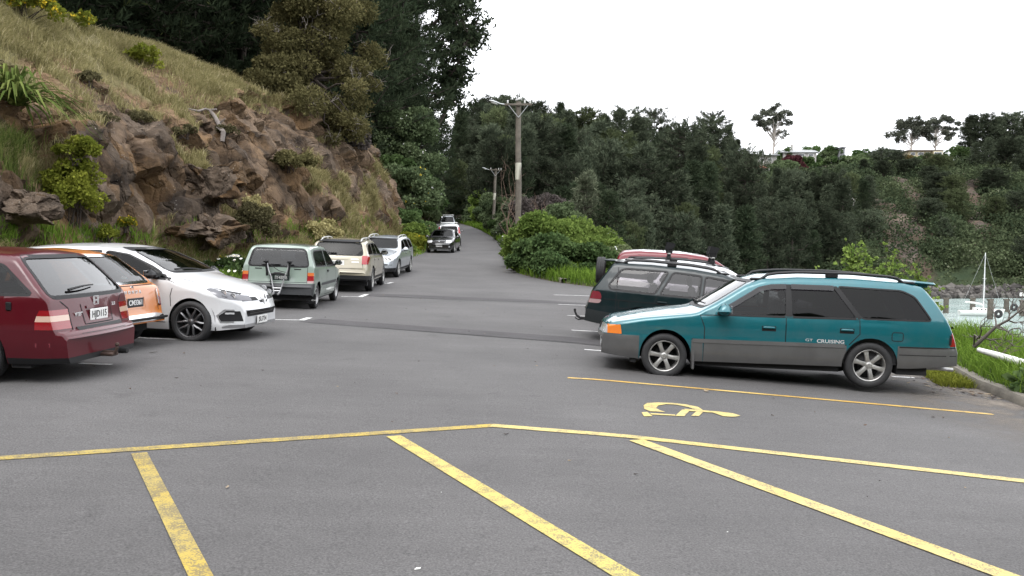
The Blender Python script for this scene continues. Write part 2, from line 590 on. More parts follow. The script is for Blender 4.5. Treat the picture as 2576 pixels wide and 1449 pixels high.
# ---- kerb along the sea side of the car park
M_CONC = mat('weathered concrete', (.17, .155, .13), .9, noise=.35, nscale=2.5, bump=.5, bscale=25)
pts = [(x, y) for y in list(np.arange(2, 17, .4)) for x in [EDGE_R(y)]]
mb = MB()
sec = [(0, -.05), (.0, .07), (.03, .125), (.16, .13), (.18, -.1)]
V, F = [], []
for i, (x, y) in enumerate(pts):
    q, r = pts[min(i + 1, len(pts) - 1)], pts[max(i - 1, 0)]
    d = Vector((q[0] - r[0], q[1] - r[1], 0)).normalized(); nrm = Vector((d.y, -d.x, 0))
    for a, h in sec:
        v = Vector((x, y, zg(x, y) + h + .012 * mn.noise(Vector((x * 2, y * 2, h * 9))))) + nrm * a
        V.append(v)
for i in range(len(pts) - 1):
    for j in range(4): F.append((i * 5 + j, (i + 1) * 5 + j, (i + 1) * 5 + j + 1, i * 5 + j + 1))
mb.add(V, F); o = mb.build('kerb', M_CONC); tag(o, kind='structure')
mb = MB(); V, F = [], []
kp = [(1345, 692), (1370, 697), (1395, 706), (1412, 712)]
kp = [gp(*q) for q in kp]
for i, q in enumerate(kp):
    d = (kp[min(i + 1, 3)] - kp[max(i - 1, 0)]); d.z = 0; d.normalize(); nrm = Vector((-d.y, d.x, 0))
    for a, h in ((0, -.05), (.0, .13), (.03, .17), (.22, .16), (.26, -.1)): V.append(Vector((q.x, q.y, zg(q.x, q.y) + h)) + nrm * a)
for i in range(3):
    for j in range(4): F.append((i * 5 + j, (i + 1) * 5 + j, (i + 1) * 5 + j + 1, i * 5 + j + 1))
mb.add(V, F); o = mb.build('kerb', M_CONC); tag(o, kind='structure')


# ---- earth and grass ground materials
def earth_mat(name, rock1, rock2, soil, grass1, grass2, lichen=0.0, bump=.8, scale=1.0):
    """tint 0 = bare rock, .5 = soil, 1 = grassed ground; noise breaks every border."""
    m, nt, p = new_mat(name)
    tc = N(nt, 'ShaderNodeTexCoord')
    at_ = N(nt, 'ShaderNodeAttribute', attribute_name='tint')

    def noise(s, d=8, r=.65):
        q = N(nt, 'ShaderNodeTexNoise'); q.inputs['Scale'].default_value = s * scale; q.inputs['Detail'].default_value = d; q.inputs['Roughness'].default_value = r
        nt.links.new(tc.outputs['Object'], q.inputs['Vector']); return q

    def ramp(src, c1, c2, a=.35, b=.68):
        q = N(nt, 'ShaderNodeValToRGB')
        q.color_ramp.elements[0].position = a; q.color_ramp.elements[1].position = b
        q.color_ramp.elements[0].color = (*c1, 1); q.color_ramp.elements[1].color = (*c2, 1)
        nt.links.new(src, q.inputs[0]); return q
    na, nb, nc_ = noise(.9, 10, .7), noise(7, 6), noise(.35, 6)
    rk = ramp(na.outputs['Fac'], rock1, rock2)
    so_ = ramp(nb.outputs['Fac'], tuple(c * .7 for c in soil), tuple(c * 1.25 for c in soil))
    gr = ramp(nc_.outputs['Fac'], grass1, grass2)
    ad = N(nt, 'ShaderNodeMath', operation='MULTIPLY_ADD'); ad.inputs[1].default_value = .5; ad.inputs[2].default_value = -.25
    nt.links.new(nb.outputs['Fac'], ad.inputs[0])
    sm = N(nt, 'ShaderNodeMath', operation='ADD'); nt.links.new(at_.outputs['Fac'], sm.inputs[0]); nt.links.new(ad.outputs[0], sm.inputs[1])
    f1 = N(nt, 'ShaderNodeMapRange'); f1.inputs['From Min'].default_value = .22; f1.inputs['From Max'].default_value = .42
    f2 = N(nt, 'ShaderNodeMapRange'); f2.inputs['From Min'].default_value = .6; f2.inputs['From Max'].default_value = .85
    nt.links.new(sm.outputs[0], f1.inputs[0]); nt.links.new(sm.outputs[0], f2.inputs[0])
    m1 = N(nt, 'ShaderNodeMix', data_type='RGBA'); m2 = N(nt, 'ShaderNodeMix', data_type='RGBA')
    vc = N(nt, 'ShaderNodeTexVoronoi'); vc.inputs['Scale'].default_value = .75 * scale      # blocks of differently weathered stone
    wq = noise(.8, 3); wm = N(nt, 'ShaderNodeMix', data_type='RGBA', blend_type='LINEAR_LIGHT'); wm.inputs[0].default_value = .5
    nt.links.new(tc.outputs['Object'], wm.inputs[6]); nt.links.new(wq.outputs['Color'], wm.inputs[7]); nt.links.new(wm.outputs[2], vc.inputs['Vector'])
    sx_ = N(nt, 'ShaderNodeSeparateColor'); nt.links.new(vc.outputs['Color'], sx_.inputs[0])
    vm = N(nt, 'ShaderNodeMapRange'); vm.inputs['To Min'].default_value = .62; vm.inputs['To Max'].default_value = 1.3; nt.links.new(sx_.outputs[0], vm.inputs[0])
    sm_ = N(nt, 'ShaderNodeMapRange'); sm_.inputs['To Min'].default_value = .72; sm_.inputs['To Max'].default_value = 1.15; nt.links.new(sx_.outputs[1], sm_.inputs[0])
    hr = N(nt, 'ShaderNodeHueSaturation'); nt.links.new(rk.outputs[0], hr.inputs['Color']); nt.links.new(vm.outputs[0], hr.inputs['Value']); nt.links.new(sm_.outputs[0], hr.inputs['Saturation'])
    last = hr.outputs[0]
    if lichen:
        vo = N(nt, 'ShaderNodeTexVoronoi'); vo.inputs['Scale'].default_value = 9
        ln = noise(1.1, 4)
        l1 = N(nt, 'ShaderNodeMapRange'); l1.inputs['From Min'].default_value = .22; l1.inputs['From Max'].default_value = .10
        l2 = N(nt, 'ShaderNodeMapRange'); l2.inputs['From Min'].default_value = .55; l2.inputs['From Max'].default_value = .66
        l3 = N(nt, 'ShaderNodeMath', operation='MULTIPLY'); l4 = N(nt, 'ShaderNodeMath', operation='MULTIPLY'); l4.inputs[1].default_value = lichen
        nt.links.new(tc.outputs['Object'], vo.inputs['Vector'])
        nt.links.new(vo.outputs['Distance'], l1.inputs[0]); nt.links.new(ln.outputs['Fac'], l2.inputs[0])
        nt.links.new(l1.outputs[0], l3.inputs[0]); nt.links.new(l2.outputs[0], l3.inputs[1]); nt.links.new(l3.outputs[0], l4.inputs[0])
        ml = N(nt, 'ShaderNodeMix', data_type='RGBA'); ml.inputs[7].default_value = (.42, .40, .36, 1)
        nt.links.new(l4.outputs[0], ml.inputs[0]); nt.links.new(last, ml.inputs[6]); last = ml.outputs[2]
    nt.links.new(f1.outputs[0], m1.inputs[0]); nt.links.new(last, m1.inputs[6]); nt.links.new(so_.outputs[0], m1.inputs[7])
    nt.links.new(f2.outputs[0], m2.inputs[0]); nt.links.new(m1.outputs[2], m2.inputs[6]); nt.links.new(gr.outputs[0], m2.inputs[7])
    nt.links.new(m2.outputs[2], p.inputs['Base Color'])
    p.inputs['Roughness'].default_value = .95
    p.inputs['Specular IOR Level'].default_value = .2
    bp = N(nt, 'ShaderNodeBump'); bp.inputs['Strength'].default_value = bump; bp.inputs['Distance'].default_value = .22
    bn = noise(4, 12, .74)
    vo2 = N(nt, 'ShaderNodeTexVoronoi', feature='DISTANCE_TO_EDGE'); vo2.inputs['Scale'].default_value = 1.15 * scale
    mp2 = N(nt, 'ShaderNodeMapping'); mp2.inputs['Scale'].default_value = (1, 1.0, .7)
    wn_ = noise(1.5, 4); wv = N(nt, 'ShaderNodeMix', data_type='RGBA', blend_type='LINEAR_LIGHT'); wv.inputs[0].default_value = .25
    nt.links.new(tc.outputs['Object'], mp2.inputs[0]); nt.links.new(mp2.outputs[0], wv.inputs[6]); nt.links.new(wn_.outputs['Color'], wv.inputs[7]); nt.links.new(wv.outputs[2], vo2.inputs['Vector'])
    ve = N(nt, 'ShaderNodeMapRange'); ve.inputs['From Max'].default_value = .07; nt.links.new(vo2.outputs['Distance'], ve.inputs[0])
    vs_ = N(nt, 'ShaderNodeMath', operation='MULTIPLY_ADD'); vs_.inputs[1].default_value = .45
    nt.links.new(ve.outputs[0], vs_.inputs[0]); nt.links.new(bn.outputs['Fac'], vs_.inputs[2]); nt.links.new(vs_.outputs[0], bp.inputs['Height']); nt.links.new(bp.outputs[0], p.inputs['Normal'])
    return m


M_CLIFF = earth_mat('cliff rock and soil', (.050, .035, .025), (.250, .165, .098), (.270, .180, .108), (.170, .150, .070), (.30, .26, .135), lichen=.8, bump=1.0)
M_BANK = earth_mat('grass bank soil', (.06, .045, .035), (.12, .09, .07), (.10, .08, .055), (.04, .065, .018), (.075, .10, .03))

# ---- hillside to the left of the road
FOOT = curve([(-12, -13.6), (10, -13.2), (16, -12.4), (22, -11.3), (29, -10.2), (36, -8.6), (45, -7.1), (54, -6.8), (65, -7.2), (80, -8.2), (97, -9.8), (110, -12), (125, -15.5), (150, -27)])
RIDX = curve([(-12, -18), (10, -17.8), (28, -17.2), (37, -17), (50, -15.5), (66, -12.6), (75, -11.3), (82, -10.6), (97, -13), (125, -20), (150, -32)])
RIDZ = curve([(-12, 9.0), (10, 9.0), (22, 9.2), (28, 9.4), (37, 10.1), (50, 9.6), (58, 9.1), (66, 8.4), (71, 7.0), (76, 5.6), (84, 4.8), (97, 5.0), (125, 7.5), (150, 10)])
PROF = ([0, .08, .20, .34, .50, .70, .88, 1.0], [0, .06, .14, .26, .46, .74, .92, 1.0], [0, .17, .38, .54, .69, .85, .96, 1.0])


def rocky(p, amp):
    """Blocky fractured relief of a basalt cutting at point p."""
    q = Vector((p.y * .42, p.z * .36, p.x * .42)) + Vector((mn.noise(p * .6), mn.noise(p * .6 + Vector((9, 2, 5))), 0)) * .35
    d, pt = mn.voronoi(q)
    c1 = mn.cell(pt[0] * 7.3)
    crack = max(0, 1 - (d[1] - d[0]) / .07)
    q2 = Vector((p.y * 1.3, p.z * .95, p.x * 1.3))
    d2, pt2 = mn.voronoi(q2)
    c2 = mn.cell(pt2[0] * 5.1)
    crack2 = max(0, 1 - (d2[1] - d2[0]) / .10)
    f = mn.fractal(p * 1.7, .9, 2.1, 5) + .55 * (mn.ridged_multi_fractal(Vector((p.y * 1.1, p.z * .8, p.x)) * 1.6, 1.0, 2.2, 5, 1.0, 2.0) - 1.0)
    tilt = (q - pt[0]).dot(Vector((mn.cell(pt[0] * 3.1) - .5, mn.cell(pt[0] * 4.7 + Vector((3, 3, 3))) - .5, 0))) * 1.4
    return amp * ((c1 - .5) * 1.15 + tilt * .55 - crack * .60 + (c2 - .5) * .42 - crack2 * .22 + f * .17)


yy = [-12.0]
while yy[-1] < 12: yy.append(yy[-1] + 1.2)
while yy[-1] < 100: yy.append(yy[-1] + max(.10, .0042 * yy[-1]))
while yy[-1] < 150: yy.append(yy[-1] + 1.5)
ss = np.concatenate([np.linspace(0, .60, 66), np.linspace(.61, 1.0, 26), 1 + np.array([.06, .13, .22, .35, .55, .9, 1.5, 2.4, 4])])
HS, TI = [], []
for y in yy:
    xf, xr = FOOT(y), RIDX(y)
    z0 = zg(EDGE_L(y), y); zr = RIDZ(y)
    row = [(EDGE_L(y) + .35, y, z0 - .12), (EDGE_L(y) - .1, y, z0 + .04)]
    tr = [.6, .75]
    kb = max(0, min(1, (y - 33) / 14)) * .20
    for s in ss:
        u = np.interp(min(s, 1), PROF[0], PROF[1]); v = min(1, np.interp(min(s, 1), PROF[0], PROF[2]) + kb * math.sin(math.pi * min(1, s)))
        x = xf + (xr - xf) * u; z = z0 + .12 + (zr - z0) * v
        if s > 1:
            x = xr - (s - 1) * 9; z = zr + (s - 1) * 1.6 - .5 * (s - 1) ** 2 * (s < 2)
        p = Vector((x, y, z))
        fall = 1 - max(0, min(1, (s - .40 - kb * 1.2) / .20))
        edge = max(0, min(1, s / .04))
        farf = max(0, min(1, (88 - y) / 14))
        dsp = rocky(p, .47 * fall * edge * farf) if fall * edge * farf > .01 else 0
        soft = mn.fractal(p * .45, 1, 2, 4) * .45 * min(1, s * 4) + mn.fractal(p * 1.9, 1, 2, 3) * .10
        if s > 1: soft *= .6
        o = Vector((.88, 0, .30)) * (dsp + soft * (1 - .5 * fall))
        row.append(tuple(p + o))
        g = (s - .52 - kb * .9) * 2.9 + mn.fractal(p * .30 + Vector((5, 1, 2)), 1, 2, 4) * .75 + mn.noise(p * .9) * .30
        g = max(.30 if s > .42 + kb else 0, .5 + g) if s > .35 else .12 + max(0, mn.fractal(p * .33 + Vector((2, 7, 3)), 1, 2, 4) - .22) * 1.8 + (s - .2) * .35
        if s < .05: g = max(g, .55)
        if y > 84: g = max(g, .9)
        tr.append(min(1, max(0, g)))
    HS.append(row); TI.append(tr)
HS, TI = np.array(HS), np.array(TI)
hill_me = grid_mesh('hillside', HS, M_CLIFF, TI)
hill_me.set_sharp_from_angle(angle=R(42))
hillside = link('hillside', hill_me); tag(hillside, kind='structure')
HB = bvh_of(hill_me)


def hit(bvh, px, py):
    """Point and normal of a terrain where the photograph shows (px, py)."""
    o = Vector((0, 0, CAM_Z)); d = (at(px, py, 1) - o).normalized()
    h = bvh.ray_cast(o, d)
    return (h[0], h[1]) if h[0] is not None else (None, None)


def drop(bvh, x, y):
    h = bvh.ray_cast(Vector((x, y, 120)), Vector((0, 0, -1)))
    return h[0] if h[0] is not None else Vector((x, y, 0))


# ---- bank between the car park and the water
SEA = CAM_Z - 11.0
off = np.array([-.25, 0.02, .10, .30, .7, 1.2, 1.9, 2.8, 4, 5.5, 7.5, 10, 13, 17, 22])
rise = np.array([-.25, -.03, .10, .16, .20, .20, .10, -.25, -.9, -2.0, -3.8, -6.5, -9.0, -12.0, -14.0])
BK, BT = [], []
yb = list(np.arange(-12, 34, .5)) + list(np.arange(34, 151, 1.5))
for i, y in enumerate(yb):
    x = EDGE_R(y); dx = EDGE_R(y + .3) - EDGE_R(y - .3)
    t = Vector((dx, .6, 0)).normalized(); nrm = Vector((t.y, -t.x, 0))
    z = zg(x, y); row, tr = [], []
    for a, h in zip(off, rise):
        far = max(0, min(1, (y - 40) / 30))
        h2 = h * (1 - far) + far * min(h, .3) * (.55 if h < 0 else 1)
        q = Vector((x, y, z)) + nrm * a + Vector((0, 0, h2))
        if a > .2: q.z += mn.fractal(q * .5, 1, 2, 3) * .18 * min(1.5, a)
        row.append(tuple(q)); tr.append(.9 if a > .05 else .55)
    BK.append(row); BT.append(tr)
bank_me = grid_mesh('grass_bank', np.array(BK), M_BANK, np.array(BT))
bank = link('grass_bank', bank_me); tag(bank, kind='structure')
BB = bvh_of(bank_me)

# ---- the bay
m, nt, p = new_mat('sea water')
tc = N(nt, 'ShaderNodeTexCoord')
w1 = N(nt, 'ShaderNodeTexNoise'); w1.inputs['Scale'].default_value = .9; w1.inputs['Detail'].default_value = 5
w2 = N(nt, 'ShaderNodeTexNoise'); w2.inputs['Scale'].default_value = .045; w2.inputs['Detail'].default_value = 4
mpw = N(nt, 'ShaderNodeMapping'); mpw.inputs['Scale'].default_value = (.5, 1.6, 1)
cr = N(nt, 'ShaderNodeValToRGB'); cr.color_ramp.elements[0].color = (.17, .25, .23, 1); cr.color_ramp.elements[1].color = (.34, .41, .39, 1)
cr.color_ramp.elements[0].position = .38; cr.color_ramp.elements[1].position = .62
bp = N(nt, 'ShaderNodeBump'); bp.inputs['Strength'].default_value = .8; bp.inputs['Distance'].default_value = .45
nt.links.new(tc.outputs['Object'], mpw.inputs[0]); nt.links.new(mpw.outputs[0], w1.inputs['Vector']); nt.links.new(mpw.outputs[0], w2.inputs['Vector'])
nt.links.new(w2.outputs['Fac'], cr.inputs[0]); nt.links.new(cr.outputs[0], p.inputs['Base Color'])
nt.links.new(w1.outputs['Fac'], bp.inputs['Height']); nt.links.new(bp.outputs[0], p.inputs['Normal'])
p.inputs['Roughness'].default_value = .12
sea = MB().add([(-40, -60, SEA), (1500, -60, SEA), (1500, 1500, SEA), (-40, 1500, SEA)], [(0, 1, 2, 3)]).build('water', m, smooth=False)
tag(sea, kind='structure')

# ---- hill across the bay
_a = lambda *k: curve(list(k))
SH_D = _a((700, 175), (900, 150), (1160, 122), (1300, 106), (1450, 100), (1600, 108), (1800, 124), (2000, 142), (2200, 153), (2380, 158), (2600, 160), (3000, 168), (3600, 180))
SH_Z = _a((700, 8), (900, 7), (1160, 4.5), (1250, 1.0), (1400, SEA - .5), (3600, SEA - .5))
RG_D = _a((700, 240), (900, 220), (1160, 192), (1300, 190), (1450, 200), (1600, 216), (1800, 246), (2000, 268), (2200, 278), (2400, 278), (2600, 272), (3000, 280), (3600, 300))
RG_P = _a((700, 450), (900, 440), (1160, 440), (1300, 445), (1450, 435), (1600, 425), (1800, 408), (1880, 416), (2000, 412), (2200, 410), (2400, 414), (2600, 424), (3000, 420), (3600, 420))
M_FAR = earth_mat('far hill rock and shaded scrub', (.045, .036, .029), (.115, .085, .065), (.075, .055, .040), (.022, .034, .017), (.045, .058, .026), bump=.6, scale=.3)  # ground greens darkened, shadow between the bushes put into the colour
FH, FT = [], []
pxs = np.concatenate([np.arange(700, 1100, 40), np.arange(1100, 2700, 8), np.arange(2700, 3601, 40)])
ts = np.concatenate([np.linspace(0, 1, 70), [1.06, 1.15, 1.3, 1.6, 2.2, 3.5]])


def hill_pt(px, t):
    dS, dR = SH_D(px), RG_D(px)
    zs = SH_Z(px); zr = CAM_Z + (600 - RG_P(px)) / FPX * dR
    c = max(0, min(1, (px - 2050) / 200))
    prof = np.interp(t, [0, .10, .3, .6, .85, 1], [0, .16, .42, .70, .90, 1]) * c + np.interp(t, [0, .15, .5, 1], [0, .18, .55, 1]) * (1 - c)
    d = dS + (dR - dS) * t
    z = zs + (zr - zs) * prof
    if t > 1: z = zr + (t - 1) * 1.0
    return Vector(((px - 1288) / FPX * d, d, z)), c


for px in pxs:
    row, tr = [], []
    for t in ts:
        p, c = hill_pt(px, t)
        e = min(1, t * 12) * (1 if t <= 1 else .4)
        n_ = mn.fractal(p * .07, 1, 2, 5)
        n2_ = mn.fractal(Vector((p.x * .16, p.y * .05, p.z * .10)), 1, 2, 5)
        p = p + Vector((0, -1.0, .5)) * (n_ * 3.0 + n2_ * 2.2 * c) * e
        row.append(tuple(p))
        g = .85 + n_ * .5
        if c > 0:      # bare rock and slips on the far cliff
            slip = math.exp(-((px - (2395 + (1 - t) * 85)) / 25) ** 2) * (t < .82) * (t > .15)
            face = math.exp(-((px - 2245) / 70) ** 2) * max(0, n2_ + .18) * 3.0 * (t < .7)
            g -= slip * 1.1 + face * 1.3 + math.exp(-((px - 2205) / 25) ** 2) * math.exp(-((t - .73) / .05) ** 2) * .6
        if t < .04: g = .2
        tr.append(min(1, max(0, g)))
    FH.append(row); FT.append(tr)
FH, FT = np.array(FH), np.array(FT)
far_me = grid_mesh('hill', FH, M_FAR, FT)
far_hill = link('hill', far_me); tag(far_hill, kind='structure')
FB = bvh_of(far_me)

# ---- unseen dark rise, added behind the camera to darken reflections in glass and paint
V, xs_, ys_ = [], np.linspace(-90, 140, 230), np.concatenate([np.linspace(-9, -24, 26), np.linspace(-27, -90, 14)])
for y in ys_:
    for x in xs_:
        k = max(0, min(1, (-9.5 - y) / 10))
        h = k * (18 + 4 * mn.noise(Vector((x * .04, y * .04, 3))) + 5 * mn.fractal(Vector((x * .25, y * .2, 1)), 1, 2, 4)) * (1 if x < 30 else max(.15, 1 - (x - 30) / 40))
        V.append((x, y, -.4 + h - .07 * max(0, x)))
rise_me = grid_mesh('added_dark_rise', np.array(V).reshape(40, 230, 3), mat('added rise dark green', (.030, .042, .022), .95, noise=.5, nscale=.8))
tag(link('added_dark_rise', rise_me), kind='structure')
# ================================================================== cars
M_TYRE = mat('tyre rubber', (0.018, 0.018, 0.019), 0.75, noise=0.25, nscale=20)
M_BLACK = mat('black trim', (0.010, 0.010, 0.011), 0.5, spec=.3)
M_DARK = mat('dark underside', (0.012, 0.012, 0.013), 0.9)
M_SEAT = mat('seat cloth', (0.07, 0.07, 0.075), 0.9)
M_BADGE = mat('bright badge metal', (.62, .62, .62), .35, .25)
M_CHROME = mat('chrome', (0.75, 0.76, 0.78), 0.12, 1.0)
M_ALLOY = mat('alloy', (0.42, 0.415, 0.40), 0.38, 0.75, noise=0.2, nscale=15)
M_ALLOYD = mat('dark alloy', (0.13, 0.13, 0.135), 0.35, 0.8)
M_STEEL = mat('steel wheel', (0.42, 0.42, 0.42), 0.45, 0.6, noise=.2)
M_RED = mat('red lens', (0.24, 0.005, 0.010), 0.15, coat=1.0)
M_DRED = mat('smoked lens', (0.16, 0.02, 0.03), 0.12, coat=1.0)
M_AMBER = mat('amber lens', (0.75, 0.20, 0.02), 0.15, coat=1.0)
M_WLENS = mat('clear lens', (0.62, 0.63, 0.64), 0.1, 0.35, coat=1.0)
M_PLATE_W = mat('white plate', (0.78, 0.78, 0.76), 0.4)
M_PLATE_B = mat('black plate', (0.02, 0.02, 0.022), 0.4)
M_PLATE_Y = mat('pale yellow plate', (0.70, 0.68, 0.52), 0.4)
M_INK = mat('black lettering', (0.015, 0.015, 0.015), 0.5)
M_INKW = mat('white lettering', (0.78, 0.78, 0.77), 0.5)
M_MIRROR = mat('mirror glass', (0.8, 0.8, 0.82), 0.03, 1.0)
G_DARK = glass_mat('dark tinted glass', (0.10, 0.10, 0.105), .02, .42)
G_MID = glass_mat('tinted glass', (0.30, 0.32, 0.31), .02, .5)
G_CLEAR = glass_mat('clear glass', (0.62, 0.68, 0.65))


def smooth_interp(pts, r=0.035):
    a = np.array(sorted(pts), float)
    xs = np.linspace(-1, 1, 9) * r

    def fn(x):
        x = np.asarray(x, float)
        return np.mean([np.interp(x + d, a[:, 0], a[:, 1]) for d in xs], axis=0)
    return fn


class Car:
    def __init__(self, name, label, loc, yaw, spec, pitch=0.0, roll=0.0, cat='car', group='parked cars'):
        self.s = spec
        self.root = thing(name, label, cat, loc, (0, 0, 0), group)
        self.root.rotation_euler = (Matrix.Rotation(R(yaw), 3, 'Z') @ Matrix.Rotation(R(-pitch), 3, 'Y') @ Matrix.Rotation(R(roll), 3, 'X')).to_euler()
        self.cut_log = []
        self.shell()

    # ---- loft
    def shell(self):
        s = self.s
        self.xn, self.xt = s['nose'], s['tail']
        zt = smooth_interp(s['top'], s.get('soft', 0.035))
        zb = smooth_interp(s['bottom'], 0.02)
        belt = smooth_interp(s['belt'], 0.05)
        plan = smooth_interp(s['plan'], 0.06)
        er = smooth_interp(s.get('edge', [(-3, .06), (3, .06)]), 0.05)
        crown = smooth_interp(s.get('crown', [(-3, .03), (3, .03)]), 0.05)
        tum = s.get('tumble', 0.28)
        self.belt, self.plan, self.zt = belt, plan, zt
        ax = s['axles']; ra = s['arch']; zc = s['r'] + s.get('archz', 0.01)
        st = s.get('step', 0.045)
        xs = list(np.arange(self.xt, self.xn, st)) + [self.xn]
        for e, sg in ((self.xn, -1), (self.xt, 1)):
            xs += [e + sg * d for d in (0.004, 0.01, 0.018, 0.03, 0.05, 0.07)]
        for a in ax:
            for t in np.linspace(0, math.pi, 25): xs.append(a + ra * math.cos(t))
            xs += [a - ra - .003, a + ra + .003]
        for x, z in s['top']: xs += [x - .012, x, x + .012]
        xs = sorted(x for x in set(round(x, 4) for x in xs) if self.xt <= x <= self.xn)
        out = [xs[0]]
        for x in xs[1:]:
            if x - out[-1] > 0.0025: out.append(x)
        xs = np.array(out)
        ZT, ZB, BE, PL, ER, CR = zt(xs), zb(xs), belt(xs), plan(xs), er(xs), crown(xs)
        for a in ax:
            d2 = ra * ra - (xs - a) ** 2
            ZB = np.where(d2 > 0, np.maximum(ZB, zc + np.sqrt(np.maximum(d2, 0))), ZB)
        kn, kt = s.get('bow', (0.10, 0.06))
        nl, nu, nr, nc = 12, 9, 6, 7
        prof = s.get('side', [(0.15, -.10), (0.30, -.035), (0.45, -.01), (0.62, 0.0), (0.8, -.012), (1.1, -.03)])
        pz = np.array([p[0] for p in prof]); pw = np.array([p[1] for p in prof])
        rows = []
        for i, x in enumerate(xs):
            ze = ZT[i] - CR[i]
            r = ER[i]
            top = max(ze - r, ZB[i] + .02)
            zs = min(BE[i], top - .005)
            zs = max(zs, ZB[i] + .01)
            zl = np.linspace(ZB[i], zs, nl)
            zu = np.linspace(zs, top, nu + 1)[1:]
            z = np.concatenate([zl, zu])
            w = PL[i] + np.interp(z, pz, pw) - tum * np.maximum(0, z - BE[i]) - 0.12 * np.maximum(0, z - BE[i]) ** 2
            w = np.maximum(w, .05)
            W = w[-1]
            ang = np.linspace(0, math.pi / 2, nr + 1)[1:]
            sl = tum if top > BE[i] + .05 else 0.05
            ya = W - r * (1 - np.cos(ang)) - sl * r * np.sin(ang)
            za = top + (ze - top) * np.sin(ang)
            yr = ya[-1]
            q = np.linspace(0, 1, nc + 1)[1:]
            yc = yr * (1 - q)
            zcn = ze + CR[i] * (1 - (1 - q) ** 2)
            y = np.concatenate([w, ya, yc]); zz = np.concatenate([z, za, zcn])
            # plan bow of nose and tail
            L = self.xn - self.xt
            fn = np.clip((x - (self.xn - .9)) / .9, 0, 1); ft = np.clip(((self.xt + .7) - x) / .7, 0, 1)
            dx = -kn * fn ** 1.5 * (y / PL.max()) ** 2 + kt * ft ** 1.5 * (y / PL.max()) ** 2
            rows.append(np.stack([x + dx, y, zz], 1))
        Rw = np.array(rows)                       # n x m x 3, side to centre
        n, m = Rw.shape[:2]
        left = Rw
        right = Rw[:, :-1][:, ::-1] * np.array([1, -1, 1])
        G = np.concatenate([left, right], 1)
        mm = G.shape[1]
        bm = bmesh.new()
        vs = [[bm.verts.new(p) for p in row] for row in G]
        for i in range(n - 1):
            for j in range(mm - 1):
                bm.faces.new((vs[i][j], vs[i + 1][j], vs[i + 1][j + 1], vs[i][j + 1]))
        for row, flip in ((vs[0], False), (vs[-1], True)):    # nose and tail caps as strips
            for j in range(mm // 2):
                k = mm - 1 - j
                q = [row[j], row[j + 1], row[k - 1], row[k]]
                if len(set(q)) < 3: continue
                q = list(dict.fromkeys(q))
                if flip: q.reverse()
                try: bm.faces.new(q)
                except ValueError: pass
        bmesh.ops.recalc_face_normals(bm, faces=bm.faces)
        bm.normal_update()
        self.bm = bm
        self.lay = bm.faces.layers.int.new('part')
        self.bvh = BVHTree.FromBMesh(bm)
        self.regions = {}
        self.G = G

    def sy(self, x, z, side=1):
        """Half width of the shell at (x, z)."""
        h = self.bvh.ray_cast(Vector((x, 2 * side, z)), Vector((0, -side, 0)))
        return h[0].y if h[0] is not None else side * self.s['plan'][0][1]

    def ex(self, y, z, front=True):
        sg = 1 if front else -1
        h = self.bvh.ray_cast(Vector((5 * sg, y, z)), Vector((-sg, 0, 0)))
        return (h[0], h[1]) if h[0] is not None else (Vector(((self.xn if front else self.xt), y, z)), Vector((sg, 0, 0)))

    def topz(self, x, y):
        h = self.bvh.ray_cast(Vector((x, y, 4)), Vector((0, 0, -1)))
        return h[0].z if h[0] is not None else 1.0

    # ---- cutting panels out of the shell
    def cut(self, key, poly, plane='xz', lim=None, only=None):
        """Marks the faces inside polygon poly (in plane xz, yz or xy) and inside the box lim as panel `key`."""
        bm, lay = self.bm, self.lay
        ia, ib = {'xz': (0, 2), 'yz': (1, 2), 'xy': (0, 1)}[plane]
        A = np.array(poly, float)
        lo, hi = A.min(0) - .03, A.max(0) + .03
        lim = lim or {}

        def fits(c, pad=0.0):
            for k, (a, b) in lim.items():
                v = abs(c.y) if k == 'ay' else getattr(c, k)
                if v < a - pad or v > b + pad: return False
            return True

        def cand():
            out = []
            for f in bm.faces:
                if f[lay] != 0: continue
                ca = [v.co for v in f.verts]
                a0 = min(c[ia] for c in ca); a1 = max(c[ia] for c in ca)
                if a1 < lo[0] or a0 > hi[0]: continue
                b0 = min(c[ib] for c in ca); b1 = max(c[ib] for c in ca)
                if b1 < lo[1] or b0 > hi[1]: continue
                if not fits(f.calc_center_median(), .06): continue
                out.append(f)
            return out
        fs = cand()
        n = len(poly)
        planes = []
        for i in range(n):
            p, q = A[i], A[(i + 1) % n]
            d = q - p
            if np.hypot(*d) < 1e-5: continue
            co = [0, 0, 0]; no = [0, 0, 0]
            co[ia], co[ib] = p
            no[ia], no[ib] = d[1], -d[0]
            planes.append((co, no))
        for k, (a, b) in lim.items():
            ax = {'x': 0, 'y': 1, 'z': 2}.get(k)
            for v in (a, b):
                if abs(v) > 50: continue
                if k == 'ay':
                    for sg in (1, -1): planes.append(((0, sg * v, 0), (0, 1, 0)))
                else:
                    co = [0, 0, 0]; no = [0, 0, 0]; co[ax] = v; no[ax] = 1
                    planes.append((co, no))
        fset = set(fs)
        for co, no in planes:
            geom = list(fset) + list({e for f in fset for e in f.edges}) + list({v for f in fset for v in f.verts})
            r = bmesh.ops.bisect_plane(bm, geom=geom, dist=1e-5, plane_co=co, plane_no=no)
            fset = {g for g in r['geom'] if isinstance(g, bmesh.types.BMFace)} | {f for f in fset if f.is_valid}
        idx = self.regions.setdefault(key, len(self.regions) + 1)
        P = [tuple(p) for p in A]
        cnt = 0
